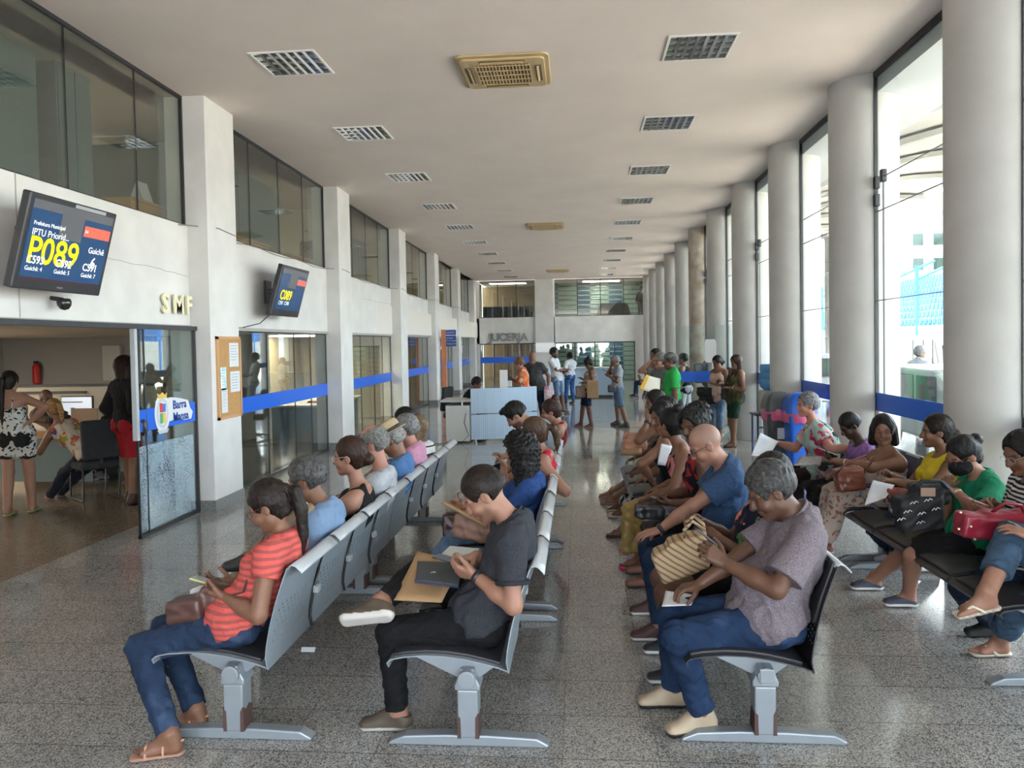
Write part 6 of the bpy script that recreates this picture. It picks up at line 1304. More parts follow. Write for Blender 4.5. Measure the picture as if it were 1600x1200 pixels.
# signpost totem
e = empty('signpost', (wx(25.6, .12), 25.6, 0)); tag(e, 'orange post with three stacked blue signs by the left wall', 'signpost')
m = MB(); m.box(wx(25.6, .06), wx(25.6, .22), 25.5, 25.6, 0, 2.45); m.build('post', mat('terracotta post', (.48, .17, .08), .5), e)
for k in range(3): m = MB(); m.box(wx(25.6, .22), wx(25.6, .56), 25.52, 25.56, 2.27-k*.19, 2.44-k*.19); m.build('sign_plate', mat('navy plate', (.02, .06, .28), .4), e); 
for k, t in enumerate(('CIDADÃO', 'JUCERJA', 'TRABALHO')): text(t, .06, PAPER, 'lettering', e, (wx(25.6, .245), 25.515, 2.33-k*.19), (1, 0, 0), (0, 0, 1), .001)
m = MB(); m.box(-1.98, -1.12, YE-.135, YE-.12, 1.5, 1.95); m.build('plaque', STEEL) and tag(bpy.data.objects['plaque'], 'brushed steel plaque on the end wall pier beside the blue screens', 'plaque')
# ---------------------------------------------------------------- reception desk
LAM = mat('pale laminate', (.50, .50, .47), .45); DPAN = bpy.data.materials.new('perforated blue white desk panel'); n, b = nodes(DPAN); b.inputs['Roughness'].default_value = .35; tc = n.nodes.new('ShaderNodeTexCoord'); sp = n.nodes.new('ShaderNodeSeparateXYZ'); n.links.new(tc.outputs['Object'], sp.inputs[0])
g1 = mnode(n, 'LESS_THAN', mnode(n, 'FRACT', mnode(n, 'MULTIPLY', sp.outputs[2], 30)), .3); g2 = mnode(n, 'LESS_THAN', mnode(n, 'FRACT', mnode(n, 'MULTIPLY', sp.outputs[0], 26)), .3); gg = mnode(n, 'MAXIMUM', g1, g2)
mx = n.nodes.new('ShaderNodeMixRGB'); n.links.new(gg, mx.inputs[0]); mx.inputs[1].default_value = (.50, .62, .74, 1); mx.inputs[2].default_value = (.30, .42, .56, 1); n.links.new(mx.outputs[0], b.inputs['Base Color'])
D = empty('reception_desk', (-1.9, 15.3, 0)); tag(D, 'curved reception desk with perforated pale blue front panel', 'desk')
def arcp(z0, z1, y): return [[(-2.12+1.28*t, 15.02+.55*t*t+.0*z, z) for z in (z0, z1)] for t in np.linspace(0, 1, 9)]
for z0, z1, nm in ((.06, .555, 'lower_panel'), (.575, 1.07, 'upper_panel')): m = MB(); m.sheet(arcp(z0, z1, 0), .03); m.build(nm, DPAN, D)
m = MB(); m.box(-2.62, -2.15, 14.98, 15.95, 0.03, .74); m.build('cabinet', LAM, D, bevel=.01); m = MB(); m.prism([(-2.75, 15.08), (-2.12, 15.08)]+[(-2.12+1.28*t, 15.06+.55*t*t) for t in np.linspace(.1, .92, 7)]+[(-.95, 15.95), (-2.75, 15.95)], .80, .84, 'z'); m.build('worktop', LAM, D, bevel=.006)
for x, y in ((-2.3, 15.06), (-2.05, 15.12), (-1.5, 15.27), (-.98, 15.62)): m = MB(); m.tube([(x, y, .0 if x > -2.2 else .72), (x, y, .82)], .018, 8); m.build('leg', STEEL, D)
m = MB(); m.tube([(-2.2, 15.0, .7), (-2.25, 14.96, .4), (-2.16, 14.96, .15), (-2.3, 14.9, .02), (-2.9, 14.7, .012), (-3.4, 15.0, .012)], .008, 6); tag(m.build('cable', BLACKP), 'black cable trailing down the desk side onto the floor', 'cable')
def office_chair(label, x, y, rz, sled=False):
    e = local_frame('office_chair', label, 'chair', (x, y, 0), rz); F = Field((-.32, -.32, .35), (.32, .36, 1.1), .012)
    def fo(nm, m): 
        pt = F.mesh(); pt = (pt[0]+np.array([x, y, 0]), pt[1]); return mesh_obj(nm, [pt], m, e)
    BK_ = cloth(('heather', (.045, .048, .052)))
    F.box((0, 0, .46), (.20, .20, .02), np.eye(3), .035); fo('seat', BK_); F = Field((-.32, .1, .5), (.32, .40, 1.1), .012); M_ = np.array([A3(1, 0, 0), nrm((0, 1, .12)), nrm((0, -.12, 1))]); F.box((0, .24, .80), (.19, .012, .22), M_, .035); fo('backrest', BK_)
    m = MB(); m.tube([(0, .2, .44), (0, .27, .5), (0, .27, .7)], .022, 8); m.build('back_post', BLACKP, e, loc=(0, 0, 0), smooth=True)
    if sled:
        for sx in (-.22, .22): m = MB(); m.tube([(sx, .2, .43), (sx, .25, .40), (sx, .24, .02), (sx, .2, .013), (sx, -.2, .013), (sx, -.24, .03), (sx, -.20, .43)], .013, 8); m.build('leg', BLACKP, e, loc=(0, 0, 0), smooth=True)
        m = MB(); m.tube([(-.22, .0, .40), (.22, .0, .40)], .012, 8); m.build('crossbar', BLACKP, e, loc=(0, 0, 0))
    else:
        m = MB(); m.tube([(0, 0, .42), (0, 0, .1)], .025, 10); m.build('column', BLACKP, e, loc=(0, 0, 0))
        for k in range(5): a = k*1.2566; m = MB(); m.tube([(0, 0, .10), (.28*math.cos(a), .28*math.sin(a), .06), (.30*math.cos(a), .30*math.sin(a), .02)], .02, 8); m.build('leg', BLACKP, e, loc=(0, 0, 0))
    return e
office_chair('black swivel chair behind the reception desk', -2.55, 16.05, math.radians(75)); office_chair('grey office chair with sled legs inside the left office', -6.40, 9.62, math.radians(-128), True); office_chair('dark office chair under the clerk in plum trousers', -6.5, 10.95, math.radians(10)); office_chair('dark chair under the man with shaved head in the left office', -7.8, 11.2, math.radians(110)); 
office_chair('dark chair under the seated visitor at the far end of the hall', 2.48, 26.5, math.radians(-90), True)
e = empty('laptop', (-1.95, 15.3, .84)); tag(e, 'upright white sign holder on the reception desk', 'sign holder'); e.name = 'sign_holder'; c_ = P(787, 588, 15.35); m = MB(); m.box(c_[0]-.08, c_[0]+.08, 15.34, 15.36, .84, 1.42); m.build('panel', mat('acrylic', (.62, .60, .58), .2), e)
# second counter further back, water cooler, bins
D = empty('back_counter', (.4, 27.2, 0)); tag(D, 'pale blue panelled counter near the far blue screens', 'counter')
m = MB(); m.sheet([[(-1.1+2.4*t, 26.9+.3*math.sin(math.pi*t), z) for z in (.08, 1.02)] for t in np.linspace(0, 1, 9)], .04); m.build('front_panel', DPAN, D); m = MB(); m.box(-1.15, 1.35, 26.95, 27.6, 1.02, 1.06); m.build('worktop', LAM, D); m = MB(); m.box(-1.0, 1.2, 27.3, 27.4, 0, .9); m.build('plinth', BLACK, D)
T = empty('side_table', (3.16, 13.25, 0)); tag(T, 'small black topped table under the water cooler', 'table'); m = MB(); m.box(2.93, 3.39, 13.0, 13.5, .665, .695); m.build('top', mat('dark top', (.06, .065, .08), .4), T, bevel=.004)
for x in (2.97, 3.35):
    for y in (13.05, 13.45): m = MB(); m.tube([(x, y, 0), (x, y, .665)], .018, 8); m.build('leg', mat('navy tube', (.02, .06, .22), .4), T)
m = MB(); m.box(2.97, 3.35, 13.04, 13.06, .46, .49); m.build('rail', mat('navy tube', (.02, .06, .22), .4), T)
Wc = empty('water_cooler', (3.20, 13.25, .695)); tag(Wc, 'beige tabletop water cooler with blue bottle beside the column', 'water cooler')
m = MB(); m.prism(rr(.15, .05), .695, 1.08, 'z'); m.v = [(x+3.20, y+13.25, z) for x, y, z in m.v]; m.build('body', mat('beige plastic', (.55, .53, .46), .5), Wc, bevel=.02)
BTL = glass('blue water bottle', (.25, .55, .92), .06); m = MB(); m.lathe([(.06, 1.08), (.10, 1.10), (.145, 1.15), (.145, 1.25), (.135, 1.26), (.145, 1.28), (.145, 1.37), (.135, 1.38), (.145, 1.40), (.145, 1.49), (.13, 1.52), (.0, 1.525)], (3.20, 13.25, 0), 28); m.build('bottle', mat('blue water', (.10, .35, .75), .15, noise=.3, nscale=4), Wc, smooth=True)
m = MB(); m.lathe([(.0, 1.075), (.07, 1.075), (.07, 1.10), (0, 1.10)], (3.20, 13.25, 0), 20); m.build('collar', mat('cooler tap', (.2, .35, .6), .4), Wc)
Cp = empty('cup_dispenser', (3.33, 13.05, 1.35)); tag(Cp, 'clear tube cup dispenser fixed above the waste bin', 'cup dispenser')
m = MB(); m.tube([(3.33, 12.98, 1.55), (3.33, 12.98, 1.98)], .05, 16); m.build('tube', glass('clear tube', (.9, .93, .95), .1), Cp, smooth=True); m = MB(); m.tube([(3.33, 12.98, 1.22), (3.33, 12.98, 1.60)], .055, 16); m.tube([(3.20, 12.96, 1.42), (3.42, 12.96, 1.42)], .018, 8); m.build('holder', STEEL, Cp, smooth=True)
for lab, bx_, by, colr in (('blue waste bin with dome lid and pink liner next to the water cooler', 3.10, 11.10, (.01, .10, .50)), ('grey waste bin with dome lid partly behind the blue bin', 2.90, 11.50, (.06, .065, .07))):
    e = empty('waste_bin', (bx_, by, 0)); tag(e, lab, 'bin'); cm_ = mat('bin %.2f' % colr[2], colr, .35)
    m = MB(); q = rr(.195, .06); m.v = []; n_ = len(q); lv = ((.78, .0), (.84, .3), (.95, .86)); vs = [(bx_+x*k, by+y*k, z) for k, z in lv for x, y in q]; m.add(vs, [tuple(range(n_))[::-1]]+[(i*n_+j, i*n_+(j+1) % n_, (i+1)*n_+(j+1) % n_, (i+1)*n_+j) for i in range(2) for j in range(n_)]); m.build('body', cm_, e)
    m = MB(); m.sheet([[(bx_+.215*math.cos(a)*k, by+.215*math.sin(a)*k, z+.008*math.sin(a*13+z*40)) for a in np.linspace(0, 2*math.pi, 40)] for k, z in ((1.0, .93), (1.06, .90), (1.07, .83), (1.04, .77))]); m.build('liner', mat('pink bin liner', (.55, .10, .22), .3), e, smooth=True)
    m = MB(); lv = ((1.06, .90), (1.04, 1.0), (.9, 1.10), (.6, 1.17), (.3, 1.185)); vs = [(bx_+x*k, by+y*(k if z < 1.05 else k**.6), z) for k, z in lv for x, y in q]; m.add(vs, [tuple(range(4*n_, 5*n_))]+[(i*n_+j, i*n_+(j+1) % n_, (i+1)*n_+(j+1) % n_, (i+1)*n_+j) for i in range(4) for j in range(n_)]); m.build('lid', cm_, e, smooth=True)
    m = MB(); m.add([(bx_-.19, by-.12, 1.04), (bx_-.19, by+.12, 1.04), (bx_-.10, by+.12, 1.15), (bx_-.10, by-.12, 1.15)], [(0, 1, 2, 3)]); m.build('flap', mat('grey flap', (.4, .42, .44), .4), e)
    m = MB(); m.box(bx_-.05, bx_+.05, by-.186, by-.180, .5, .66); m.build('label_plate', PAPER, e)
# partition of glass standing by the queue
e = empty('glass_partition', (1.95, 15.6, 0)); tag(e, 'free standing glass partition with blue band near the columns', 'glass partition'); m = MB(); m.box(2.0, 3.35, 16.2, 16.21, 0, 2.25); m.build('pane', GL_W, e); m = MB(); m.box(2.0, 3.35, 16.185, 16.19, 1.08, 1.30); m.build('blue_band', BLUE, e); m = MB(); m.tube([(2.75, 16.1, 0), (2.75, 16.1, 1.55)], .02, 8); m.build('post', GLIGHT, e)
m = MB(); m.prism(rr(.12, .05), 16.08, 16.12, 'y'); m.v = [(x+2.72, y, z*2.0+1.72) for x, y, z in m.v]; m.build('sign_plate', mat('white sign', (.7, .72, .72), .4), e)
# planters behind the left glazing
e = empty('plant_pot', (-5.6, 22.2, 0)); tag(e, 'large pale round planter behind the left glazing', 'planter'); m = MB(); m.lathe([(.18, 0), (.24, .05), (.34, .35), (.38, .68), (.38, .74), (.33, .74), (.3, .5), (.0, .5)], (-5.6, 22.2, 0), 28); m.build('pot', mat('cream pot', (.55, .53, .48), .7), e, smooth=True)
# litter
m = MB(); m.sheet([[(P(470, 1020, 4.7)[0]+.0+i*.03, 4.70+j*.02, .012+.012*((i*3+j*2) % 3)) for j in range(4)] for i in range(4)]); tag(m.build('litter', PAPER), 'scrap of crumpled paper on the floor behind the left bench', 'litter')
# ---------------------------------------------------------------- offices on the left
DESK = mat('beech desk', (.50, .27, .10), .5, noise=.15, nscale=3); PART = mat('grey green partition', (.13, .17, .17), .8, noise=.15, nscale=60); CREAM = mat('cream partition', (.50, .44, .34), .7)
def tagged(name, label, cat, group=None, loc=(0, 0, 0)): e = empty(name, loc); tag(e, label, cat, group); return e
def fill_panel(name, label, x, y, z, sx, sy, power, col=(1, .93, .82)):  # glowing panel added to brighten a room, not an actual fixture
    e = tagged(name, label, 'ceiling light', loc=(x, y, z)); m = MB(); m.box(x-sx/2-.02, x+sx/2+.02, y-sy/2-.02, y+sy/2+.02, z-.03, z); m.build('frame', GLIGHT, e); m = MB(); m.box(x-sx/2, x+sx/2, y-sy/2, y+sy/2, z-.035, z-.03); m.build('fill_face', mat('lit diffuser %.1f' % power, col, .5, emit=power), e)
for k, (y, pw) in enumerate(((4.5, 8), (9.6, 8), (17.3, 8), (18.5, 4), (24, 4), (30, 4))): fill_panel('office_fill', 'added fill light panel %s in the ground floor office' % ('nearest', 'second', 'third', 'fourth', 'fifth', 'sixth')[k] + ' behind the left glazing', -11.4 if y < 15 else -6.6, y, 2.25, 1.6, 2.2, pw/1.9 if y < 15 else pw/5)  # added fill light so the ground floor office is not too dark
for k, y in enumerate((7.2, 12.6, 18, 23.4, 28.5)): fill_panel('gallery_fill', 'added fill light panel in the upper gallery, %s along the left wall' % ('nearest', 'second', 'third', 'fourth', 'fifth')[k], -8.2, y, ZC, .6, 1.2, 5)  # invented panels that brighten the gallery behind the upper glass
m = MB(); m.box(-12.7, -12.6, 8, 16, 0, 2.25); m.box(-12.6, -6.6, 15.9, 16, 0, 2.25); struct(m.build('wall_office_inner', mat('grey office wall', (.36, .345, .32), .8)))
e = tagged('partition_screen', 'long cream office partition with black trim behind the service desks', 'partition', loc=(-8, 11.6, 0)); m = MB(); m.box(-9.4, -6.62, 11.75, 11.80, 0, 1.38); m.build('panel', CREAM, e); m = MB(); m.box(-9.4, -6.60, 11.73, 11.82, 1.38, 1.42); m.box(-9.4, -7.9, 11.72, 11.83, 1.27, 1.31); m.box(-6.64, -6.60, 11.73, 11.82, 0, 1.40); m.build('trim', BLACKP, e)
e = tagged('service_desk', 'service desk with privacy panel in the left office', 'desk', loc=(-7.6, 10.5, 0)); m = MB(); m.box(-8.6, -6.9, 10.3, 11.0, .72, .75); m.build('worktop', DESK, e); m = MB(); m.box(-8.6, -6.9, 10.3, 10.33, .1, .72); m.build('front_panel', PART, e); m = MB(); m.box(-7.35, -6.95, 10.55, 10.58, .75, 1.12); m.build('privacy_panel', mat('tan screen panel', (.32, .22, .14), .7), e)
e = tagged('computer_monitor', 'switched on monitor facing the hall in the left office', 'monitor', loc=(-6.95, 11.3, .75)); c_ = P(120, 636, 11.3); m = MB(); m.box(c_[0]-.26, c_[0]+.26, 11.3, 11.34, c_[2]-.17, c_[2]+.17); m.build('bezel', BLACKP, e, bevel=.006); m = MB(); m.box(c_[0]-.245, c_[0]+.245, 11.296, 11.3, c_[2]-.155, c_[2]+.155); m.build('screen', mat('bright screen', (.62, .68, .75), .3, emit=.13), e); m = MB(); m.box(c_[0]-.03, c_[0]+.03, 11.34, 11.36, .75, c_[2]); m.box(c_[0]-.1, c_[0]+.1, 11.28, 11.42, .74, .76); m.build('stand', BLACKP, e)
m = MB(); m.box(c_[0]-.24, c_[0]+.1, 11.294, 11.296, c_[2]+.07, c_[2]+.085); m.box(c_[0]-.1, c_[0]-.03, 11.294, 11.296, c_[2]-.02, c_[2]-.01); m.build('window_bar', mat('window bar', (.1, .12, .15), .5), e)
e = tagged('side_desk', 'low table carrying the monitor in the left office', 'desk', loc=(-7, 11.35, 0)); m = MB(); m.box(c_[0]-.7, c_[0]+.5, 11.1, 11.65, .70, .74); m.build('worktop', LAM, e)
for x in (c_[0]-.65, c_[0]+.45): m = MB(); m.box(x-.02, x+.02, 11.15, 11.6, 0, .70); m.build('leg', BLACKP, e)
e = tagged('fire_extinguisher', 'red fire extinguisher hanging on the office wall', 'fire extinguisher', loc=tuple(P(57, 580, 15.8))); c_ = P(57, 582, 15.8); m = MB(); m.lathe([(0, -.26), (.075, -.25), (.08, -.2), (.08, .12), (.05, .18), (.02, .2), (0, .2)], tuple(c_), 20); m.build('cylinder', mat('extinguisher red', (.55, .02, .02), .3), e, smooth=True); m = MB(); m.box(c_[0]-.05, c_[0]+.03, c_[1]-.02, c_[1]+.02, c_[2]+.2, c_[2]+.25); m.tube([c_+A3(.03, 0, .22), c_+A3(.1, 0, .1), c_+A3(.09, -.02, -.1)], .012, 6); m.build('valve', BLACKP, e)
e = tagged('electric_panel', 'cream electrical panel box on the office wall', 'panel', loc=tuple(P(176, 566, 15.7))); c_ = P(176, 567, 15.82); m = MB(); m.box(c_[0]-.2, c_[0]+.2, c_[1]-.05, c_[1]+.05, c_[2]-.38, c_[2]+.38); m.build('box', mat('cream metal', (.52, .50, .45), .5), e, bevel=.005); m = MB(); m.box(c_[0]+.12, c_[0]+.16, c_[1]-.06, c_[1]-.05, c_[2]-.03, c_[2]+.03); m.build('latch', BLACKP, e)
e = tagged('bin_bag', 'black plastic bag slumped inside the office behind the glass door', 'bag', loc=(-5.28, 9.55, 0)); F = Field((-5.8, 8.9, 0), (-4.8, 10.0, .8), .014); F.ell((-5.28, 9.55, .26), (.26, .22, .27), k=.03); F.ell((-5.1, 9.5, .45), (.15, .15, .14), k=.06); F.noise(.02, .10, 5); F.plane((0, 0, .005), (0, 0, -1)); fobj('body', F, mat('black bin bag', (.02, .022, .025), .25), e)
e = tagged('glass_office_desk', 'desk with papers behind the second pane of the left glazing', 'desk', loc=(-5.8, 16.5, 0)); m = MB(); m.box(-6.4, -5.2, 15.2, 18.2, .72, .76); m.build('worktop', LAM, e); m = MB(); m.box(-6.3, -5.3, 15.3, 15.34, 0, .72); m.box(-6.3, -5.3, 18.1, 18.14, 0, .72); m.build('side_panel', PART, e)
e = tagged('red_folder', 'red folder on the desk behind the second ground floor pane', 'folder', loc=(-5.6, 16.2, .76)); m = MB(); m.box(-5.75, -5.4, 15.9, 16.4, .76, .80); m.build('cover', mat('red card', (.6, .06, .05), .5), e)
e = tagged('filing_cabinet', 'grey cabinet behind the first long pane of the left glazing', 'cabinet', loc=(-6, 11, 0)); m = MB(); m.box(-6.6, -5.9, 11.9, 13.0, 0, .95); m.build('body', mat('grey cabinet', (.22, .24, .24), .6), e, bevel=.005)
for z in (.1, .4, .7): m = MB(); m.box(-5.9, -5.885, 11.95, 12.95, z, z+.24); m.build('drawer', mat('grey cabinet', (.22, .24, .24), .6), e)
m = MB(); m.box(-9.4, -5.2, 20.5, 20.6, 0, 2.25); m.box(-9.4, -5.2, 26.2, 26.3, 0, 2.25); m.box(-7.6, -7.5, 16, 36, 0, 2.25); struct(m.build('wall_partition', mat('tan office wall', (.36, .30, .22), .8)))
# gallery: tall cabinets, walls and desks seen through the upper glazing
m = MB(); m.box(-9.6, -9.5, -8, 36, 2.95, ZC); struct(m.build('wall_gallery', mat('beige gallery wall', (.52, .43, .32), .8)))
m = MB(); m.box(-9.5, -5.3, 10.9, 11.0, 2.95, ZC) if 0 else None; m.box(-9.5, -5.0, 16.4, 16.55, 2.95, ZC); m.box(-9.5, -5.0, 21.8, 21.95, 2.95, ZC); m.box(-9.5, -5.0, 27.2, 27.35, 2.95, ZC); m.box(-9.5, -5.0, 32.6, 32.7, 2.95, ZC); struct(m.build('wall_gallery_cross', mat('olive gallery wall', (.50, .46, .33), .8)))
LB = 'tall grey green storage unit %s'
for k, (x0, x1, y0, y1, z1) in enumerate(((-6.6, -5.0, 5.0, 6.85, 4.74), (-6.2, -5.0, 7.12, 7.66, 4.78), (-6.6, -5.15, 9.75, 13.1, 4.68), (-6.6, -5.2, 17.2, 18.9, 4.5))):
    e = tagged('storage_unit', LB % ('at the left edge behind the nearest upper glass', 'with a darker side, second behind the nearest upper glass', 'behind the second upper window', 'behind the third upper window')[k], 'cabinet', loc=(x0, y0, 2.95)); m = MB(); m.box(x0, x1, y0, y1, 2.95, z1); m.build('body', PART, e, bevel=.004); m = MB(); m.box(x1-.0, x1+.012, y0+.02, (y0+y1)/2-.01, 3.0, z1-.03); m.build('door', PART, e); m = MB(); m.box(x1-.0, x1+.012, (y0+y1)/2+.01, y1-.02, 3.0, z1-.03); m.build('door', PART, e)
for k, (y0, y1, x1, z) in enumerate(((8.3, 9.6, -4.95, 3.68), (10.9, 12.1, -4.92, 3.60), (13.3, 15.9, -5.03, 3.62), (19.2, 21.4, -5.1, 3.5), (24, 26, -5.2, 3.5))):
    e = tagged('gallery_desk', 'beech panelled desk %s' % ('behind the nearest upper glass under the folded card', 'at the left end of the second upper window', 'under the backpack in the second upper window', 'in the third upper window', 'in the fourth upper window')[k], 'desk', loc=(-5.5, y0, 2.95)); m = MB(); m.box(-5.8, x1, y0, y1, z-.03, z); m.build('worktop', DESK, e); m = MB(); m.box(x1-.06, x1-.03, y0+.02, y1-.02, 2.95, z-.03); m.build('back_panel', DESK, e); m = MB(); m.box(-5.8, x1-.03, y0, y0+.03, 2.95, z-.03); m.build('side_panel', DESK, e)
e = tagged('tent_card', 'folded white card standing on the desk behind the nearest upper glass', 'card', loc=(-5.1, 8.6, 3.68)); m = MB(); m.sheet([[(-5.20, y, 3.68), (-5.10, y, 3.93), (-5.02, y, 3.68)] for y in (8.62, 8.84)], .004); m.build('card', PAPER, e)
e = tagged('backpack', 'black backpack on the desk in the second upper window', 'backpack', loc=(-5.2, 14.9, 3.62)); F = Field((-5.5, 14.2, 3.56), (-4.9, 15.6, 4.2), .014); F.box((-5.2, 14.9, 3.82), (.10, .30, .14), np.eye(3), .05); F.cap((-5.2, 14.7, 3.99), (-5.2, 15.1, 3.99), .03, k=.05); F.noise(.015, .12, 3); fobj('body', F, mat('black nylon', (.012, .012, .014), .6), e)
e = tagged('roof_beam', 'pale duct box under the gallery ceiling behind the nearest upper glass', 'duct', loc=(-7, 8, 4.6)); m = MB(); m.box(-8.8, -6.7, 8.2, 8.9, 4.35, 4.55); m.build('duct', mat('pale duct', (.62, .58, .5), .7), e)
# dark stacked blinds upstairs at the end
e = tagged('stacked_panels', 'low dark slatted stack behind the upper right end window', 'panel stack', loc=(1.5, YE+.8, 3)); m = MB()
for k in range(6): m.box(.9+k*.04, 2.6-k*.03, YE+.7+k*.05, YE+.75+k*.05, 2.95, 3.2+k*.12)
m.build('slats', BLACKP, e)
e = tagged('dark_cupboards', 'row of dark low cupboards behind the upper left end window', 'cupboard', loc=(-3, YE+1, 3)); m = MB(); m.box(xl+.2, -2.1, YE+.9, YE+1.4, 2.95, 3.75); m.build('body', BLACKP, e)
# ---------------------------------------------------------------- outside
VC = mat('viaduct concrete', (.33, .33, .31), .9, noise=.45, nscale=.7)
e = tagged('overpass', 'curved concrete overpass with ribs seen high through the right windows', 'overpass', loc=(9, 15, 0)); m = MB()
m.sheet([[(4.9+6.5*t, y, 5.5+1.1*math.sin(1.9*t)) for t in np.linspace(0, 1, 12)] for y in (-10, 14, 40, 80)], .3); m.build('deck', VC, e, smooth=True)
m = MB()
for k in range(22): y = -6+k*3.2; m.sheet([[(4.95+6.4*t, yy, 5.44+1.1*math.sin(1.9*t)) for t in np.linspace(0, 1, 8)] for yy in (y, y+.5)], -.12)
m.build('rib', VC, e)
for y in (-2, 33.5, 62): m = MB(); m.box(10.8, 11.8, y, y+1.2, 0, 6.3); m.build('pier', VC, e)
CARW = mat('car paint', (.62, .65, .64), .2, .1); GLS = mat('car glass', (.03, .06, .05), .08); TYR = mat('tyre', (.02, .02, .02), .8)
def car(label, x, y, rz, L, H_, W_, cm_, van):
    e = local_frame('van' if van else 'car', label, 'van' if van else 'car', (x, y, 0), rz)
    pr = [(-L/2, .35), (-L/2, .85), (-L/2+.1, 1.0), (-L/2+.9, 1.08), (-L/2+1.45, H_-.1), (-L/2+1.7, H_), (L/2-.3, H_), (L/2-.08, H_-.15), (L/2, .95), (L/2, .35)] if van else [(-L/2, .35), (-L/2, .72), (-L/2+.1, .80), (-L/2+1.0, .92), (-L/2+1.7, H_-.08), (-L/2+2.0, H_), (L/2-1.2, H_), (L/2-.55, .98), (L/2-.05, .92), (L/2, .7), (L/2, .35)]
    m = MB(); m.prism(pr, -W_/2, W_/2, 'y'); m.build('body', cm_, e, bevel=.05, loc=(0, 0, 0)); t = H_*.64; h1 = H_-.10
    for sy in (-1, 1):
        for a, b_ in ((-L/2+1.55, -L/2+2.3), (-L/2+2.4, -L/2+3.3), (-L/2+3.4, L/2-.45 if van else L/2-1.0)):
            if b_ > a+.2: m = MB(); m.box(a, b_, sy*W_/2-.01, sy*W_/2+.012, t-.08, h1); m.build('side_window', GLS, e, bevel=.02, loc=(0, 0, 0))
        for xx in (-L/2+.85, L/2-.85): m = MB(); m.tube([(xx, sy*(W_/2-.2), .33), (xx, sy*(W_/2+.01), .33)], .33, 20); m.build('wheel', TYR, e, loc=(0, 0, 0)); m = MB(); m.tube([(xx, sy*(W_/2), .33), (xx, sy*(W_/2+.02), .33)], .19, 14); m.build('hub_cap', STEEL, e, loc=(0, 0, 0))
    m = MB(); m.add([(-L/2+1.0-.02, -W_/2+.12, H_*.66), (-L/2+1.0-.02, W_/2-.12, H_*.66), (-L/2+1.5-.03, W_/2-.15, h1), (-L/2+1.5-.03, -W_/2+.15, h1)], [(0, 1, 2, 3)]); m.build('windscreen', GLS, e, loc=(0, 0, 0))
    for sy in (-1, 1): m = MB(); m.box(-L/2-.02, -L/2+.05, sy*W_*.36-.15, sy*W_*.36+.15, .68, .84); m.build('headlight', mat('lamp glass', (.6, .6, .6), .1), e, bevel=.02, loc=(0, 0, 0))
    return e
car('grey green van parked close outside the window with open side windows', 6.2, 12.6, math.radians(88), 4.6, 1.44, 1.75, mat('grey green paint', (.30, .36, .33), .25, .2), True)
car('white van with light roof parked behind the grey green one', 9.4, 19.5, math.radians(80), 4.8, 1.95, 1.9, CARW, True)
car('white car further along the street outside', 12.5, 27, math.radians(80), 4.3, 1.48, 1.7, mat('white paint', (.75, .75, .75), .2), False)
car('pale hatchback outside beside the far columns', 6.5, 21.5, math.radians(88), 4.0, 1.5, 1.65, mat('silver paint', (.5, .52, .55), .25, .4), False)
# grandstand with blue seats (rows nobody can count through the glass)
e = tagged('grandstand', 'white stepped grandstand with a lattice of blue seats outside', 'grandstand', loc=(28, 44, 0)); m = MB()
for k in range(9): m.box(22+k*1.2, 23.2+k*1.2, 24, 90, 0, 2.6+k*.55)
m.build('terrace', mat('white concrete', (.40, .40, .39), .8), e)
m = MB(); r_ = random.Random(2)
for k in range(9):
    for j in range(100): y = 26+j*.62; x = 22.5+k*1.2; z = 2.6+k*.55; m.box(x, x+.45, y, y+.42, z, z+.12); m.box(x+.4, x+.45, y, y+.42, z, z+.5)
so = m.build('blue_seats', mat('sky blue seat', (.003, .12, .36), .5), e); so['kind'] = 'stuff'
m = MB()
for j in range(10): y = 26+j*6.5; m.tube([(22, y, 0), (22, y, 6.5)], .12, 8); m.tube([(22, y, 5.6), (26, y+.0, 7.4)], .09, 6)
m.build('steel_frame', mat('blue steel', (.03, .18, .5), .5), e)
HB = [('cream apartment block with rows of small windows on the hill outside', 46, 62, 14, 11, (.70, .64, .56)), ('pink white apartment block outside next to the cream one', 50, 80, 16, 15, (.68, .58, .54)), ('white flat roofed building farther up the street', 40, 98, 14, 17, (.72, .71, .68)), ('sand coloured block behind the grandstand', 60, 100, 20, 22, (.62, .52, .42)), ('low white house outside beyond the parked vans', 34, 110, 12, 10, (.7, .69, .66))]
for lab, x, y, w__, h__, c in HB:
    e = tagged('apartment_building', lab, 'building', loc=(x, y, 0)); m = MB(); m.box(x, x+w__, y, y+w__, 0, h__); m.build('wall', mat('render %.2f' % (c[0]+c[1]), tuple(q*.5 for q in c), .85), e); m = MB(); m.box(x-.4, x+w__+.4, y-.4, y+w__+.4, h__, h__+.5); m.box(x+3, x+6, y+3, y+7, h__+.5, h__+3); m.build('roof', mat('roof', (.45, .36, .30), .9), e)
    for fl in range(int(h__/3)):
        for k in range(5): yy = y+1+k*(w__-2)/5; m = MB(); m.box(x-.06, x+.02, yy, yy+1.2, 1+fl*3, 2.4+fl*3); m.build('window', GLS, e) if fl*5+k < 40 else None
        for k in range(5): xx = x+1+k*(w__-2)/5; m = MB(); m.box(xx, xx+1.2, y-.06, y+.02, 1+fl*3, 2.4+fl*3); m.build('window', GLS, e)

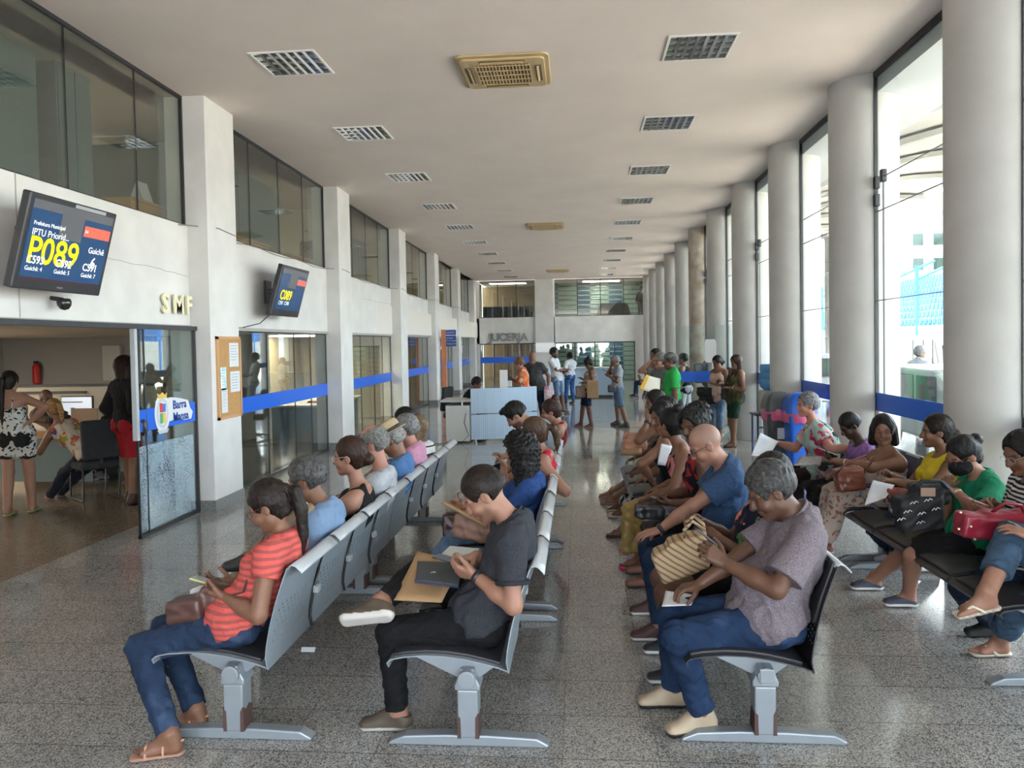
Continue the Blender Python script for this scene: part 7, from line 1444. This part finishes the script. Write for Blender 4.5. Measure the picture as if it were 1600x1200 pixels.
for k, (x, z) in enumerate(((-3.4, 2.3), (1.2, 2.3), (-3.4, ZC), (1.2, ZC))): fill_panel('end_room_fill', 'added fill light panel %s' % ('in the room under the JUCERJA letters', 'above the blue screens behind the end wall', 'upstairs behind the left end window', 'upstairs behind the right end window')[k], x, YE+1.6, z, 1.8, .8, (2 if k in (0, 2) else 4))  # unseen glowing panels, added to light the rooms behind the end wall
GLINTM = bpy.data.materials.new('painted bluish reflection'); n, b = nodes(GLINTM); b.inputs['Base Color'].default_value = (.55, .72, .85, 1); b.inputs['Roughness'].default_value = .25  # sparkly bluish reflection in the door glass, painted as speckled colour
tc = n.nodes.new('ShaderNodeTexCoord'); v = n.nodes.new('ShaderNodeTexVoronoi'); v.inputs['Scale'].default_value = 60; n.links.new(tc.outputs['Object'], v.inputs['Vector']); t = n.nodes.new('ShaderNodeTexNoise'); t.inputs['Scale'].default_value = 3; n.links.new(tc.outputs['Object'], t.inputs['Vector'])
kk = mnode(n, 'MULTIPLY', mnode(n, 'GREATER_THAN', mnode(n, 'ADD', v.outputs['Distance'], mnode(n, 'MULTIPLY', t.outputs['Fac'], .7)), .80), .34); tr = n.nodes.new('ShaderNodeBsdfTransparent'); mx = n.nodes.new('ShaderNodeMixShader'); n.links.new(kk, mx.inputs[0]); n.links.new(tr.outputs[0], mx.inputs[1]); n.links.new(b.outputs[0], mx.inputs[2]); n.links.new(mx.outputs[0], n.nodes['Material Output'].inputs[0])
m = MB(); lbox(m, -.187, -.186, yd0+.02, yd1-.10, .06, .95); m.build('reflection_sheet', GLINTM, bpy.data.objects['door_1'])  # thin sheet carrying the painted reflection on the lower door glass

m = MB(); q = []
for k in range(60):
    y = 8.6+k*.48; inp = any(p0-.02 <= y <= p0+.82 for p0 in PIL); q.append((wx(y, .012 if inp else -.24), y, 3.40+.02*math.sin(k*1.7)))
m.tube(q, .006, 5); tag(m.build('cable', mat('grey cable', (.2, .19, .18), .6)), 'thin sagging cable running along the sill of the upper glazing', 'cable')
